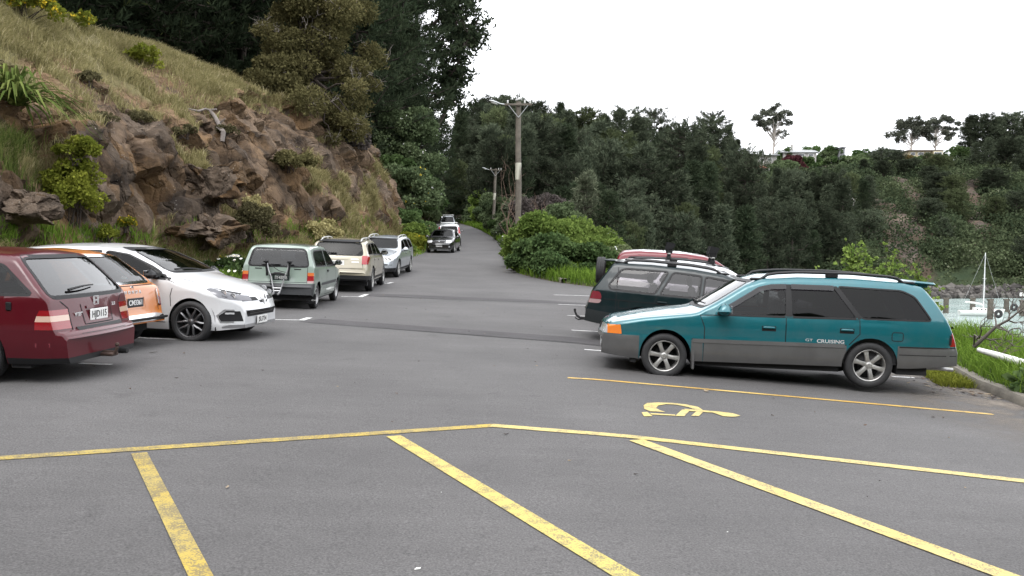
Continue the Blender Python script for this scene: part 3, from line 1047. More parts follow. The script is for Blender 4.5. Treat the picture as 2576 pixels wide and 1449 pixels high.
        for f in fset:
            if not f.is_valid or f[lay] != 0: continue
            c = f.calc_center_median()
            if not fits(c): continue
            x, y = c[ia], c[ib]
            ins = False
            for i in range(n):
                (x1, y1), (x2, y2) = P[i], P[(i + 1) % n]
                if (y1 > y) != (y2 > y) and x < (x2 - x1) * (y - y1) / (y2 - y1) + x1: ins = not ins
            if ins: f[lay] = idx; cnt += 1
        return cnt

    def split(self):
        """Everything is cut: shell faces -> {key: MB-like (verts, faces)} with mirrored pieces told apart by side."""
        bm, lay = self.bm, self.lay
        bm.normal_update()
        inv = {v: k for k, v in self.regions.items()}
        parts = {}
        for f in bm.faces:
            k = inv.get(f[lay], 'body')
            parts.setdefault(k, []).append(f)
        self.parts = parts

    def emit(self, key, name, mats, parent=None, side=None, push=0.0, thick=0.0, mi=0):
        fs = self.parts.get(key, [])
        if side: fs = [f for f in fs if f.calc_center_median().y * side > 0]
        if not fs: return None
        used, V, F = {}, [], []
        for f in fs:
            ids = []
            for v in f.verts:
                if v not in used:
                    used[v] = len(V); V.append(v.co + v.normal * push)
                ids.append(used[v])
            F.append(ids)
        me = bpy.data.meshes.new(name)
        me.from_pydata(V, [], F)
        for m in (mats if isinstance(mats, (list, tuple)) else [mats]): me.materials.append(m)
        me.polygons.foreach_set('use_smooth', [True] * len(F))
        me.set_sharp_from_angle(angle=R(38))
        me.update()
        return link(name, me, parent or self.root)

    # ---- ribbons that lie on the shell
    def ribbon(self, mb, pts, w=0.02, side=1, proud=0.004, closed=False, mi=0, view='side', front=True):
        P = []
        L = list(pts) + ([pts[0]] if closed else [])
        for a, b in zip(L[:-1], L[1:]):
            k = max(1, int(math.dist(a, b) / .08))
            for i in range(k): P.append((a[0] + (b[0] - a[0]) * i / k, a[1] + (b[1] - a[1]) * i / k))
        if not closed: P.append(L[-1])
        n = len(P)
        vs = []
        for i, (a, b) in enumerate(P):
            q, p = P[(i + 1) % n] if closed or i < n - 1 else P[i], P[i - 1] if closed or i > 0 else P[i]
            dx, dy = q[0] - p[0], q[1] - p[1]
            l = math.hypot(dx, dy) or 1
            nx, ny = -dy / l * w / 2, dx / l * w / 2
            for sg in (1, -1):
                u, v = a + nx * sg, b + ny * sg
                if view == 'side':
                    y = self.sy(u, v, side) + side * proud
                    vs.append((u, y, v))
                elif view == 'end':
                    h, no = self.ex(u, v, front)
                    vs.append(h + no * proud)
                else:
                    vs.append((u, v, self.topz(u, v) + proud))
        fs = []
        for i in range(n if closed else n - 1):
            j = (i + 1) % n
            fs.append((2 * i, 2 * i + 1, 2 * j + 1, 2 * j))
        mb.add(vs, fs, mi)

    # ---- running gear and cabin
    def wheels(self, style, r=None, w=0.2, rimr=None, mat_rim=None):
        s = self.s
        r = r or s['r']
        rimr = rimr or r * .66
        for ax in s['axles']:
            for sd in (1, -1):
                e = thing('wheel', None, None)
                e.parent = self.root
                tyre_mesh, rim_mesh = wheel_meshes(style, r, w, rimr, mat_rim or M_ALLOY)
                y = s['track'] * sd
                e.location = (ax, y, r)
                e.rotation_euler = (0, random.random() * 6, 0 if sd > 0 else math.pi)
                link('tyre', tyre_mesh, e); link('rim', rim_mesh, e)

    def under(self, cabin=True, seats=True, rhd=True):
        s = self.s
        mb = MB()
        W = s['plan_w'] - .07
        zf = s['sill'] - .06
        xs = [self.xt + .42] + [v for a in sorted(s['axles']) for v in (a - s['arch'] - .02, a + s['arch'] + .02)] + [self.xn - .45]
        for i in range(0, len(xs), 2):       # floor between the wheel wells
            mb.box(((xs[i] + xs[i + 1]) / 2, 0, zf + .05), (xs[i + 1] - xs[i], 2 * W - .06, .10))
        for a in s['axles']:                 # wheel wells
            ra = s['arch'] + .015
            zc = s['r'] + s.get('archz', .01)
            for sd in (1, -1):
                vs, fs = [], []
                K = 14
                for k in range(K + 1):
                    t = math.pi * k / K
                    for yy in (s['plan_w'] - .085, s['plan_w'] - .34):
                        vs.append((a + ra * math.cos(t), yy * sd, zc + ra * math.sin(t)))
                for k in range(K): fs.append((2 * k, 2 * k + 1, 2 * k + 3, 2 * k + 2))
                fs.append(tuple(2 * k + 1 for k in range(K + 1)))
                mb.add(vs, fs)
            mb.box((a, 0, s['r'] + .02), (s['arch'] * 2, 2 * W - .62, .16))
        mb.build('underbody', M_DARK, self.root, smooth=False)
        if not cabin: return
        c0, c1 = s['cabin']                  # rear and front end of the cabin
        b = float(self.belt((c0 + c1) / 2))
        mb = MB()
        wi = s['plan_w'] - .12
        mb.box(((c0 + c1) / 2, 0, .34), (c1 - c0, 2 * wi, .06))
        mb.box((c1 - .18, 0, b - .10), (.36, 2 * wi - .04, .22), bev=.06)          # dashboard
        for sd in (1, -1): mb.box(((c0 + c1) / 2, sd * (wi - .01), (b + .34) / 2 - .02), (c1 - c0 - .1, .04, b - .40))
        sy = -.36 if rhd else .36
        rt = Matrix.Rotation(R(-25), 4, 'Y')
        ring = [Vector((c1 - .45, sy, b - .02)) + rt @ Vector((0, .17 * math.cos(t), .17 * math.sin(t))) for t in np.linspace(0, 2 * math.pi, 17)]
        mb.tube(ring, .013, 6, cap=False)
        if seats:
            for row in s.get('rows', (c1 - 1.25, c1 - 2.05)):
                lean = Matrix.Rotation(R(-14), 4, 'Y')
                wide = row == s.get('rows', (c1 - 1.25, c1 - 2.05))[1]
                for yy in ((-.36, .36) if not wide else (0,)):
                    sw = .48 if not wide else 1.2
                    mb.box((row + .25, yy, .50), (.5, sw, .16), bev=.05)
                    mb.box((row - .02, yy, .78), (.13, sw * .96, .52), bev=.05, rot=lean)
                for yy in (-.36, .36) if s.get('heads', True) else ():
                    mb.box((row - .12, yy, min(1.13, self.s['roofz'] - .22)), (.09, .25, .17), bev=.04, rot=lean)
                    mb.tube([(row - .10, yy - .05, 1.0), (row - .11, yy - .05, 1.1)], .008, 5)
                    mb.tube([(row - .10, yy + .05, 1.0), (row - .11, yy + .05, 1.1)], .008, 5)
        mb.build('interior', M_SEAT, self.root)

    def mirror(self, x, z, mats, side, size=(.11, .20, .14)):
        y = self.sy(x, z - .05, side)
        mb = MB()
        mb.box((x - .01, y + side * .13, z), size, bev=.05, taper=.86)
        mb.box((x + .02, y + side * .02, z - .05), (.06, .12, .05), bev=.02)
        o = mb.build('wing_mirror', mats, self.root)
        g = MB().box((x - .01 - size[0] / 2 + .001, y + side * .13, z), (.006, size[1] * .72, size[2] * .68), bev=.002)
        g.build('mirror_glass', M_MIRROR, o)

    def handle(self, x, z, side, m, parent, l=.16, proud=.012):
        mb = MB()
        y = self.sy(x, z, side)
        mb.box((x, y + side * proud * .5, z), (l, .03, .035), bev=.012)
        mb.box((x, y + side * .001, z - .012), (l * 1.12, .006, .065), 1, bev=.002)
        return mb.build('handle', [m, M_BLACK], parent)

    def wiper(self, a, b, front):
        """Wiper lying on the glass from (y, z) a to b."""
        mb = MB()
        pts = []
        for t in np.linspace(0, 1, 6):
            y, z = a[0] + (b[0] - a[0]) * t, a[1] + (b[1] - a[1]) * t
            h, n = self.ex(y, z, front)
            pts.append(h + n * (.015 + .02 * math.sin(t * 3.14)))
        mb.tube(pts, [.016, .014, .012, .010, .009, .008], 5)
        mb.build('wiper', M_BLACK, self.root)

    def plate(self, txt, y, z, front, base, ink, w=.36, h=.125, size=.105, push=.012, tilt=0.0, sx=.9):
        """Number plate standing on the panel, its lettering raised."""
        hp, n = self.ex(y, z, front)
        sg = 1 if front else -1
        M = Matrix.Translation(hp + Vector((sg * push, 0, 0))) @ Matrix.Rotation(R(90 * sg), 4, 'Z') @ Matrix.Rotation(R(90), 4, 'X')
        if tilt: M = M @ Matrix.Rotation(R(tilt), 4, 'X')
        mb = MB(); mb.box((0, 0, 0), (w, h, .008), bev=.003)
        mb.v = [tuple(M @ Vector(p)) for p in mb.v]
        o = mb.build('number_plate', base, self.root)
        text_mesh(txt, size, ink, 'lettering', o, M @ Matrix.Translation((0, -.002, .0055)), .001, sx, .0015)
        return o


_WH = {}


def wheel_meshes(style, r, w, rimr, mrim):
    key = (style, r, w, rimr, mrim.name)
    if key in _WH: return _WH[key]
    t = MB()
    h = w / 2
    t.lathe([(rimr * .97, -h * .75), (rimr, -h * .86), (rimr + (r - rimr) * .35, -h * 1.0), (r - .03, -h * .98), (r - .008, -h * .84), (r, -h * .62), (r - .006, -h * .5), (r, -h * .45),
             (r, -.005), (r - .008, 0), (r, .005), (r, h * .45), (r - .006, h * .5), (r, h * .62), (r - .008, h * .84), (r - .03, h * .98), (rimr + (r - rimr) * .35, h), (rimr, h * .86), (rimr * .97, h * .75)], 48)
    to = t.build('tyre', M_TYRE, sharp=50)
    m = MB()
    R_ = rimr
    m.lathe([(R_ * 1.0, h * .84), (R_ * .975, h * .90), (R_ * .94, h * .86), (R_ * .90, h * .5), (R_ * .86, -h * .6), (R_ * 1.0, -h * .84)], 48)      # lip and barrel
    m.lathe([(R_ * .60, -h * .05), (R_ * .62, -h * .1), (0, -h * .1)], 32, mi=1)            # brake disc in the dark
    m.lathe([(R_ * .9, -h * .5), (0, -h * .5)], 32, mi=1)
    if style == 'steel':
        m.lathe([(R_ * .90, h * .45), (R_ * .80, h * .30), (R_ * .62, h * .42), (R_ * .50, h * .50), (R_ * .40, h * .40), (R_ * .22, h * .40), (R_ * .20, h * .55), (R_ * .12, h * .6), (0, h * .6)], 48)
        for k in range(12):
            a = 2 * math.pi * k / 12
            m.box((R_ * .72 * math.cos(a), h * .37, R_ * .72 * math.sin(a)), (.035, .012, .028), 1, bev=.004, rot=Matrix.Rotation(-a, 4, 'Y'))
    else:
        n, kind = {'five': (5, 0), 'six': (6, 0), 'split': (5, 1), 'seven': (7, 0), 'ten': (10, 2)}[style]
        m.lathe([(R_ * .26, h * .50), (R_ * .24, h * .66), (R_ * .15, h * .70), (R_ * .13, h * .74), (0, h * .75)], 32)
        for k in range(n):
            a = 2 * math.pi * k / n
            rows = []
            offs = (0,) if kind != 1 else (-1, 1)
            for of in offs:
                sec = []
                for q in np.linspace(0, 1, 7):
                    rad = R_ * (.18 + .76 * q)
                    if kind == 1:
                        aa = a + of * (.06 + .30 * min(1, q * 1.6) ** .8)
                        wd = R_ * (.10 - .03 * q)
                    elif kind == 2:
                        aa = a; wd = R_ * .075
                    else:
                        aa = a
                        wd = R_ * (.17 - .16 * q + .19 * q * q)
                    yy = h * (.62 + .10 * math.sin(q * 3.14) + .12 * q)
                    c = Vector((rad * math.cos(aa), yy, rad * math.sin(aa)))
                    tg = Vector((-math.sin(aa), 0, math.cos(aa)))
                    sec.append([c + tg * wd + Vector((0, -.03, 0)), c + tg * wd * .8 + Vector((0, -.004, 0)), c + Vector((0, .004, 0)), c - tg * wd * .8 + Vector((0, -.004, 0)), c - tg * wd + Vector((0, -.03, 0))])
                vs = [p for s_ in sec for p in s_]
                fs = [(i * 5 + j, i * 5 + j + 1, (i + 1) * 5 + j + 1, (i + 1) * 5 + j) for i in range(6) for j in range(4)]
                m.add(vs, fs)
            b = a + math.pi / n
            m.lathe([(.010, h * .60), (.010, h * .66), (0, h * .67)], 8, c=(R_ * .19 * math.cos(b), 0, R_ * .19 * math.sin(b)), mi=1)
    ro = m.build('rim', [mrim, M_DARK], sharp=40)
    res = (to.data, ro.data)
    bpy.data.objects.remove(to); bpy.data.objects.remove(ro)
    _WH[key] = res
    return res


def rounded(poly, r=.04, k=3):
    """Polygon with its corners rounded."""
    out = []
    n = len(poly)
    for i in range(n):
        p0, p, p1 = (np.array(poly[(i + d) % n], float) for d in (-1, 0, 1))
        rr = r[i] if hasattr(r, '__len__') else r
        a = p0 - p; b = p1 - p
        la, lb = np.hypot(*a), np.hypot(*b)
        d = min(rr, la * .45, lb * .45)
        s, e = p + a / la * d, p + b / lb * d
        if d < .006: out.append(tuple(p)); continue
        for t in np.linspace(0, 1, k + 1):
            out.append(tuple((1 - t) ** 2 * s + 2 * t * (1 - t) * p + t * t * e))
    return out
def build_car(name, label, x, y, yaw, s, pitch=None, dz=0.0, cat='car', group=None):
    """Assembles one car from its spec: shell, glass, lamps, doors, bumpers, trim, wheels."""
    h = Vector((math.cos(R(yaw)), math.sin(R(yaw)), 0)); lft = Vector((-h.y, h.x, 0))
    c = Vector((x, y, 0))
    zz = lambda v: zg(v.x, v.y)
    zf, zr = zz(c + h * 1.3), zz(c - h * 1.3)
    zl, zri = zz(c + lft * .75), zz(c - lft * .75)
    if pitch is None: pitch = math.degrees(math.atan2(zf - zr, 2.6))
    roll = math.degrees(math.atan2(zl - zri, 1.5))
    s['plan_w'] = max(p[1] for p in s['plan'])
    s.setdefault('track', s['plan_w'] - .115)
    s.setdefault('sill', .25)
    s.setdefault('roofz', max(p[1] for p in s['top']))
    car = Car(name, label, (x, y, (zf + zr) / 2 + .006 + dz), yaw, s, pitch, roll, cat, group)
    pm = s['paint']
    for i, (poly, gl) in enumerate(s['windows']):
        car.cut('win%d' % i, rounded(poly, s.get('winr', .05)), 'xz', {'ay': (.3, 9), 'z': (s.get('winz', .7), 9)})
    for key in ('windscreen', 'rear_window'):
        if key in s:
            b0, z0, b1, z1, x0, x1 = s[key][:6]
            poly = rounded([(-b0, z0), (b0, z0), (b1, z1), (-b1, z1)], .09, 4)
            car.cut(key, poly, 'yz', {'x': (x0, x1)})
    for i, (nm, poly, plane, lim, m) in enumerate(s.get('cuts', [])):
        car.cut('c%d' % i, poly, plane, lim)
    for i, poly in enumerate(s.get('doors', [])):
        car.cut('door%d' % i, poly, 'xz', {'ay': (.45, 9)})
    car.split()
    car.emit('body', 'body', pm)
    # glass and its rubber
    for i, (poly, gl) in enumerate(s['windows']):
        for sd in (1, -1):
            o = car.emit('win%d' % i, 'window', gl, side=sd, push=-.006)
            mb = MB()
            car.ribbon(mb, rounded(poly, s.get('winr', .05)), s.get('rubber', .035), sd, .003, True)
            mb.build('frame', s.get('rubber_mat', M_BLACK), o)
    for key in ('windscreen', 'rear_window'):
        if key in s:
            b0, z0, b1, z1, x0, x1, gl = s[key]
            o = car.emit(key, key, gl, push=-.006)
            mb = MB()
            poly = rounded([(-b0, z0), (b0, z0), (b1, z1), (-b1, z1)], .09, 4)
            fr = key == 'windscreen'
            car.ribbon(mb, poly, s.get('rubber', .035) + .01, 1, .003, True, view='end', front=fr)
            mb.build('frame', s.get('rubber_mat', M_BLACK) if not s.get('chrome_' + key) else M_CHROME, o)
    for i, (nm, poly, plane, lim, m) in enumerate(s.get('cuts', [])):
        if nm in ('headlight', 'taillight', 'indicator', 'side_cladding', 'fog_light', 'reflector', 'reversing_light', 'headlight_lens', 'side_intake_grille'):
            for sd in (1, -1): car.emit('c%d' % i, nm, m, side=sd, push=s.get('push', {}).get(nm, .003))
        else: car.emit('c%d' % i, nm, m, push=s.get('push', {}).get(nm, .002))
    for i, poly in enumerate(s.get('doors', [])):
        for sd in (1, -1):
            o = car.emit('door%d' % i, 'door', pm, side=sd)
            if o is None: continue
            mb = MB(); car.ribbon(mb, poly, .011, sd, .0025, True)
            mb.build('seam', M_DARK, o)
            if i < len(s.get('handles', [])):
                hx, hz = s['handles'][i]
                car.handle(hx, hz, sd, s.get('handle_mat', pm), o)
    for pts, w, m in s.get('strips', []):
        for sd in (1, -1):
            mb = MB(); car.ribbon(mb, pts, w, sd, .009)
            mb.build('side_moulding', m, car.root)
    for (pts, w, m, fr) in s.get('seams', []):
        mb = MB(); car.ribbon(mb, pts, w, 1, .003, view='end', front=fr)
        mb.build('panel_seam', m, car.root)
    for pts, w in s.get('hood_seam', []):
        mb = MB()
        for sg in (1, -1): car.ribbon(mb, [(a, b * sg) for a, b in pts], w, 1, .002, view='top')
        mb.build('bonnet_seam', M_DARK, car.root)
    if 'rails' in s:
        x0, x1, yy, hh, m = s['rails']
        for sd in (1, -1):
            mb = MB()
            pts = []
            for t in np.linspace(0, 1, 17):
                px = x0 + (x1 - x0) * t
                e = min(1, min(t, 1 - t) / .10)
                pts.append((px, sd * yy, car.topz(px, sd * yy) + hh * math.sin(e * math.pi / 2) - .015))
            mb.tube(pts, .024, 8, flat=(1, .8))
            for t in (.0, .5, 1.0):
                px = x0 + (x1 - x0) * t
                zt = car.topz(px, sd * yy)
                mb.box((px, sd * yy, zt + hh * (.35 if t == .5 else .1)), (.16 if t == .5 else .22, .045, hh * (.9 if t == .5 else .5)), bev=.015)
            mb.build('roof_rail', m, car.root)
    if 'mirror' in s:
        mx, mz, mm = s['mirror'][:3]
        for sd in (1, -1): car.mirror(mx, mz, mm, sd, *(s['mirror'][3:]))
    style, rr, w, rm, mr = s['wheels']
    car.wheels(style, rr, w, rm, mr)
    car.under(True, s.get('seats', True))
    lip = s.get('lip')
    if lip:
        for a in s['axles']:
            for sd in (1, -1):
                mb = MB()
                ra, zc = s['arch'] + .015, s['r'] + s.get('archz', .01)
                car.ribbon(mb, [(a + ra * math.cos(t), zc + ra * math.sin(t)) for t in np.linspace(.05, math.pi - .05, 15)], .035, sd, .006)
                mb.build('arch_trim', lip, car.root)
    return car


# ---------------------------------------------------------------- teal station wagon (right, nearest)
P_TEAL = paint_mat('teal metallic paint', (0.000, 0.105, 0.130), 0.3, 0.35, 0.05)
P_GREY = mat('silver grey lower paint', (0.11, 0.11, 0.11), 0.42, 0.35, coat=.3, noise=.12, nscale=4)
teal = dict(
    nose=2.19, tail=-2.46, axles=(1.305, -1.305), r=.298, arch=.345, paint=P_TEAL, roofz=1.45,
    top=[(2.19, .44), (2.185, .56), (2.13, .69), (2.0, .755), (1.6, .835), (1.2, .895), (.98, .925), (.88, .95), (.26, 1.335), (.05, 1.405), (-.4, 1.445), (-1.1, 1.45), (-1.7, 1.42), (-1.98, 1.37), (-2.16, 1.14), (-2.32, .88), (-2.40, .70), (-2.44, .60), (-2.46, .46)],
    bottom=[(2.19, .29), (1.8, .25), (.9, .25), (-.9, .27), (-1.8, .28), (-2.46, .33)],
    belt=[(2.2, .70), (1.9, .72), (.9, .855), (-2.3, .885)],
    plan=[(2.19, .66), (2.12, .74), (1.9, .80), (1.3, .845), (.5, .85), (-1.3, .85), (-2.0, .825), (-2.35, .78), (-2.46, .72)],
    edge=[(2.19, .04), (1.9, .06), (1.0, .05), (.3, .07), (-1.9, .08), (-2.2, .05), (-2.46, .04)],
    crown=[(2.19, .0), (2.0, .03), (1.2, .05), (.6, .06), (0, .045), (-1.9, .04), (-2.46, 0)],
    side=[(.2, -.05), (.35, -.01), (.54, .004), (.56, -.004), (.7, .0), (.8, -.006), (.86, -.02)], tumble=.30,
    windows=[([(.66, .88), (.10, 1.245), (-.05, 1.285), (-.24, 1.295), (-.24, .885)], G_MID),
             ([(-.30, .885), (-.30, 1.297), (-.84, 1.297), (-1.13, .895)], G_DARK),
             ([(-1.18, .897), (-.89, 1.297), (-1.70, 1.272), (-1.86, 1.20), (-2.06, .90)], G_DARK)],
    windscreen=(.70, .955, .56, 1.325, .2, .95, G_CLEAR), rear_window=(.62, .93, .54, 1.30, -2.4, -1.95, G_DARK),
    cuts=[('pillar_trim', [(-1.135, .89), (-.845, 1.297), (-.885, 1.297), (-1.175, .893)], 'xz', {'ay': (.3, 9)}, M_BLACK),
          ('pillar_trim', [(-.235, .885), (-.235, 1.30), (-.305, 1.30), (-.305, .885)], 'xz', {'ay': (.3, 9)}, M_BLACK),
          ('indicator', [(2.06, .565), (2.06, .68), (1.89, .685), (1.87, .565)], 'xz', {'ay': (.5, 9)}, M_AMBER),
          ('headlight', [(2.4, .565), (2.4, .67), (2.06, .675), (2.06, .565)], 'xz', {'ay': (.32, 9)}, M_WLENS),
          ('grille', [(-.3, .585), (.3, .585), (.3, .67), (-.3, .67)], 'yz', {'x': (2.0, 3)}, M_BLACK),
          ('taillight', [(-2.6, .58), (-2.6, .80), (-2.335, .80), (-2.30, .70), (-2.30, .58)], 'xz', {'ay': (.5, 9)}, M_RED),
          ('bumper', [(2.6, .1), (2.6, .555), (1.64, .555), (1.64, .1)], 'xz', {}, P_GREY),
          ('bumper', [(-2.9, .1), (-2.9, .565), (-1.64, .565), (-1.64, .1)], 'xz', {}, P_GREY),
          ('side_cladding', [(.962, .1), (.962, .53), (.82, .545), (.80, .1)], 'xz', {'ay': (.45, 9)}, P_GREY),
          ('side_cladding', [(.80, .1), (.80, .545), (-.235, .55), (-.235, .1)], 'xz', {'ay': (.45, 9)}, P_GREY),
          ('side_cladding', [(-.235, .1), (-.235, .55), (-1.0, .553), (-1.02, .1)], 'xz', {'ay': (.45, 9)}, P_GREY)],
    doors=[[(.80, .27), (.80, .70), (.86, .86), (.67, .868), (-.235, .872), (-.235, .27)], [(-.235, .27), (-.235, .872), (-1.155, .885), (-1.16, .70), (-1.03, .555), (-.98, .30)]],
    handles=[(-.02, .735), (-1.0, .745)],
    strips=[([(.95, .525), (-.98, .54)], .05, P_GREY)],
    hood_seam=[([(2.03, .60), (1.5, .70), (1.0, .735)], .012)],
    seams=[([(.33, .57), (.33, .67)], .012, M_DARK, True), ([(-.33, .57), (-.33, .67)], .012, M_DARK, True)],
    rails=(.10, -1.78, .575, .075, M_BLACK), mirror=(.58, .955, P_TEAL, (.17, .20, .15)),
    wheels=('six', .298, .19, .205, M_ALLOY), cabin=(-2.1, .95), lip=None, rubber=.02)
t = build_car('station_wagon', 'teal estate car with grey lower half and black roof rails beside the disabled bay', 3.38, 11.85, 174, teal, pitch=1.9, cat='car', group='cars parked along the sea side')
for sd in (1, -1):     # smoky rain guards over the side glass
    mb = MB()
    for pts in ([(.60, .945), (.10, 1.262), (-.05, 1.298), (-.24, 1.308)], [(-.30, 1.31), (-.84, 1.31)]):
        P = [(a, b - .035) for a, b in pts]
        t.ribbon(mb, P, .065, sd, .022)
    mb.build('rain_guard', glass_mat('smoky acrylic', (.22, .19, .24)) if 'smoky acrylic' not in bpy.data.materials else bpy.data.materials['smoky acrylic'], t.root)
for sd in (1, -1):
    mb = MB(); t.ribbon(mb, [(-1.66, .455), (-2.40, .46)], .010, sd, .004); mb.build('bumper_groove', M_DARK, t.root)
    mb = MB(); t.ribbon(mb, [(-1.66, .555), (-2.38, .56)], .014, sd, .006); t.ribbon(mb, [(.96, .548), (-1.0, .552)], .007, sd, .006); mb.build('trim_line', M_BLACK, t.root)
# the roof spoiler above the tailgate, fuel flap, decal, antenna-free roof
mb = MB(); mb.box((-2.03, 0, 1.372), (.26, 1.14, .045), bev=.02, rot=Matrix.Rotation(R(-4), 4, 'Y'))
for sd in (1, -1): mb.box((-2.02, sd * .5, 1.34), (.12, .05, .05), bev=.01)
mb.build('roof_spoiler', P_TEAL, t.root)
mb = MB()
for sd in (1,): t.ribbon(mb, rounded([(-1.56, .63), (-1.56, .74), (-1.70, .74), (-1.70, .63)], .03), .009, sd, .003, True)
mb.build('fuel_flap', M_DARK, t.root)
for sd in (1, -1):
    y = t.sy(-.72, .59, sd)
    M = Matrix.Translation((-.80 if sd > 0 else -.72, y + sd * .004, .588)) @ Matrix.Rotation(R(180 if sd > 0 else 0), 4, 'Z') @ Matrix.Rotation(R(90), 4, 'X')
    text_mesh('CRUISING', .062, mat('silver decal', (.5, .5, .5), .4) if sd > 0 else bpy.data.materials['silver decal'], 'lettering', t.root, M, .0006, 1.25, .001)
    M2 = M @ Matrix.Translation((-.27 if sd > 0 else .33, .008, 0))
    text_mesh('GT', .045, bpy.data.materials['silver decal'], 'lettering', t.root, M2, .0006, 1.6)
t.wiper((.05, .97), (.55, .99), True); t.wiper((-.5, .97), (.0, .985), True)
mb = MB()
for sd in (1, -1):   # dark surround above each tail lamp
    t.ribbon(mb, [(-2.30, .60), (-2.305, .72), (-2.335, .80), (-2.37, .82)], .035, sd, .006)
mb.build('lamp_surround', M_BLACK, t.root)
mb = MB()
h, n = t.ex(.42, .40, True); mb.lathe([(.06, 0), (.065, .012), (.05, .02), (0, .022)], 20, 'X', h, 0)
h, n = t.ex(-.42, .40, True); mb.lathe([(.06, 0), (.065, .012), (.05, .02), (0, .022)], 20, 'X', h, 0)
mb.build('fog_light', M_WLENS, t.root)
mb = MB(); mb.tube([(-1.9, .35, .24), (-2.3, .4, .25), (-2.5, .4, .24)], .025, 8); mb.build('exhaust', M_STEEL, t.root)
mb = MB()
for sd in (1, -1):  # mud flaps behind the front wheels
    mb.box((.93, sd * .76, .27), (.03, .17, .26), bev=.01)
mb.build('mud_flap', P_GREY, t.root)
# ---------------------------------------------------------------- white hot hatch (left, nose towards the aisle)
P_WHITE = paint_mat('white pearl paint', (0.62, 0.63, 0.64), 0.0, 0.3, 0.02)
hatch = dict(
    nose=2.10, tail=-1.98, axles=(1.295, -1.295), r=.315, arch=.352, paint=P_WHITE, roofz=1.44,
    top=[(2.10, .44), (2.095, .54), (2.05, .66), (1.97, .755), (1.75, .86), (1.45, .945), (1.12, 1.01), (1.02, 1.03), (.62, 1.22), (.22, 1.372), (-.05, 1.42), (-.45, 1.44), (-1.0, 1.425), (-1.5, 1.38), (-1.76, 1.335), (-1.83, 1.20), (-1.90, .98), (-1.95, .8), (-1.98, .62), (-1.98, .5)],
    bottom=[(2.10, .235), (1.8, .20), (.9, .19), (-.9, .20), (-1.7, .24), (-1.98, .30)],
    belt=[(2.1, .60), (1.9, .70), (1.3, .87), (.9, .925), (-1.0, 1.02), (-1.5, 1.06), (-1.98, 1.0)],
    plan=[(2.10, .52), (2.02, .66), (1.85, .77), (1.4, .85), (.9, .855), (.2, .845), (-.8, .86), (-1.3, .875), (-1.65, .83), (-1.98, .70)],
    edge=[(2.1, .06), (1.9, .12), (1.2, .12), (.6, .07), (-1.5, .09), (-1.9, .09), (-1.98, .05)],
    crown=[(2.1, .0), (2.0, .04), (1.6, .07), (1.0, .07), (.2, .05), (-1.5, .05), (-1.98, 0)], bow=(.22, .12),
    side=[(.2, -.03), (.3, .0), (.42, -.018), (.6, -.012), (.78, .004), (.88, 0), (1.0, -.02)], tumble=.36,
    windows=[([(.98, .945), (.62, 1.125), (.20, 1.285), (-.10, 1.325), (-.17, 1.325), (-.19, .985)], G_DARK),
             ([(-.27, .988), (-.25, 1.33), (-.80, 1.315), (-1.16, 1.255), (-1.31, 1.15), (-1.16, 1.065)], G_DARK)], winr=.03,
    windscreen=(.70, 1.045, .53, 1.375, .1, 1.1, glass_mat('windscreen glass', (.34, .40, .36))), rear_window=(.55, 1.03, .48, 1.30, -2, -1.6, G_DARK),
    cuts=[('headlight', [(2.02, .635), (2.01, .70), (1.55, .832), (1.50, .82), (1.70, .695)], 'xz', {'ay': (.33, 9)}, mat('headlight reflector', (.10, .10, .11), .15, .5, coat=1)),
          ('grille', [(-.54, .635), (.54, .635), (.54, .70), (.2, .69), (.12, .60), (-.12, .60), (-.2, .69), (-.54, .70)], 'yz', {'x': (1.75, 3)}, M_BLACK),
          ('lower_grille', [(-.46, .40), (.46, .40), (.52, .50), (-.52, .50)], 'yz', {'x': (1.75, 3)}, M_BLACK),
          ('side_intake_grille', [(2.0, .34), (1.96, .49), (1.80, .50), (1.70, .42), (1.72, .34)], 'xz', {'ay': (.45, 9)}, M_BLACK),
          ('front_splitter', [(-.8, .235), (.8, .235), (.7, .285), (-.7, .285)], 'yz', {'x': (1.75, 3)}, mat('satin silver blade', (.35, .35, .36), .3, .6)),
          ('taillight', [(-2.3, .78), (-2.3, .98), (-1.66, 1.0), (-1.75, .84)], 'xz', {'ay': (.42, 9)}, M_RED),
          ('rear_diffuser', [(-2.3, .1), (-2.3, .38), (-1.7, .34), (-1.7, .1)], 'xz', {}, M_BLACK)],
    doors=[[(.98, .30), (.97, .70), (1.03, .90), (.93, .935), (-.21, .975), (-.21, .30)], [(-.21, .30), (-.21, .975), (-1.14, 1.05), (-1.22, .85), (-.96, .55), (-.90, .30)]],
    handles=[(-.02, .84)],
    hood_seam=[([(1.98, .40), (1.75, .62), (1.4, .70), (1.05, .73)], .012)],
    mirror=(.72, 1.02, M_BLACK, (.13, .21, .135)), wheels=('split', .315, .205, .232, M_ALLOYD), cabin=(-1.6, 1.05), rubber=.022)
c = build_car('hatchback', 'white hatchback with dark five spoke wheels parked nose out beside the orange car', -5.98, 13.72, -8.5, hatch, dz=-.04, group='cars parked under the cliff')
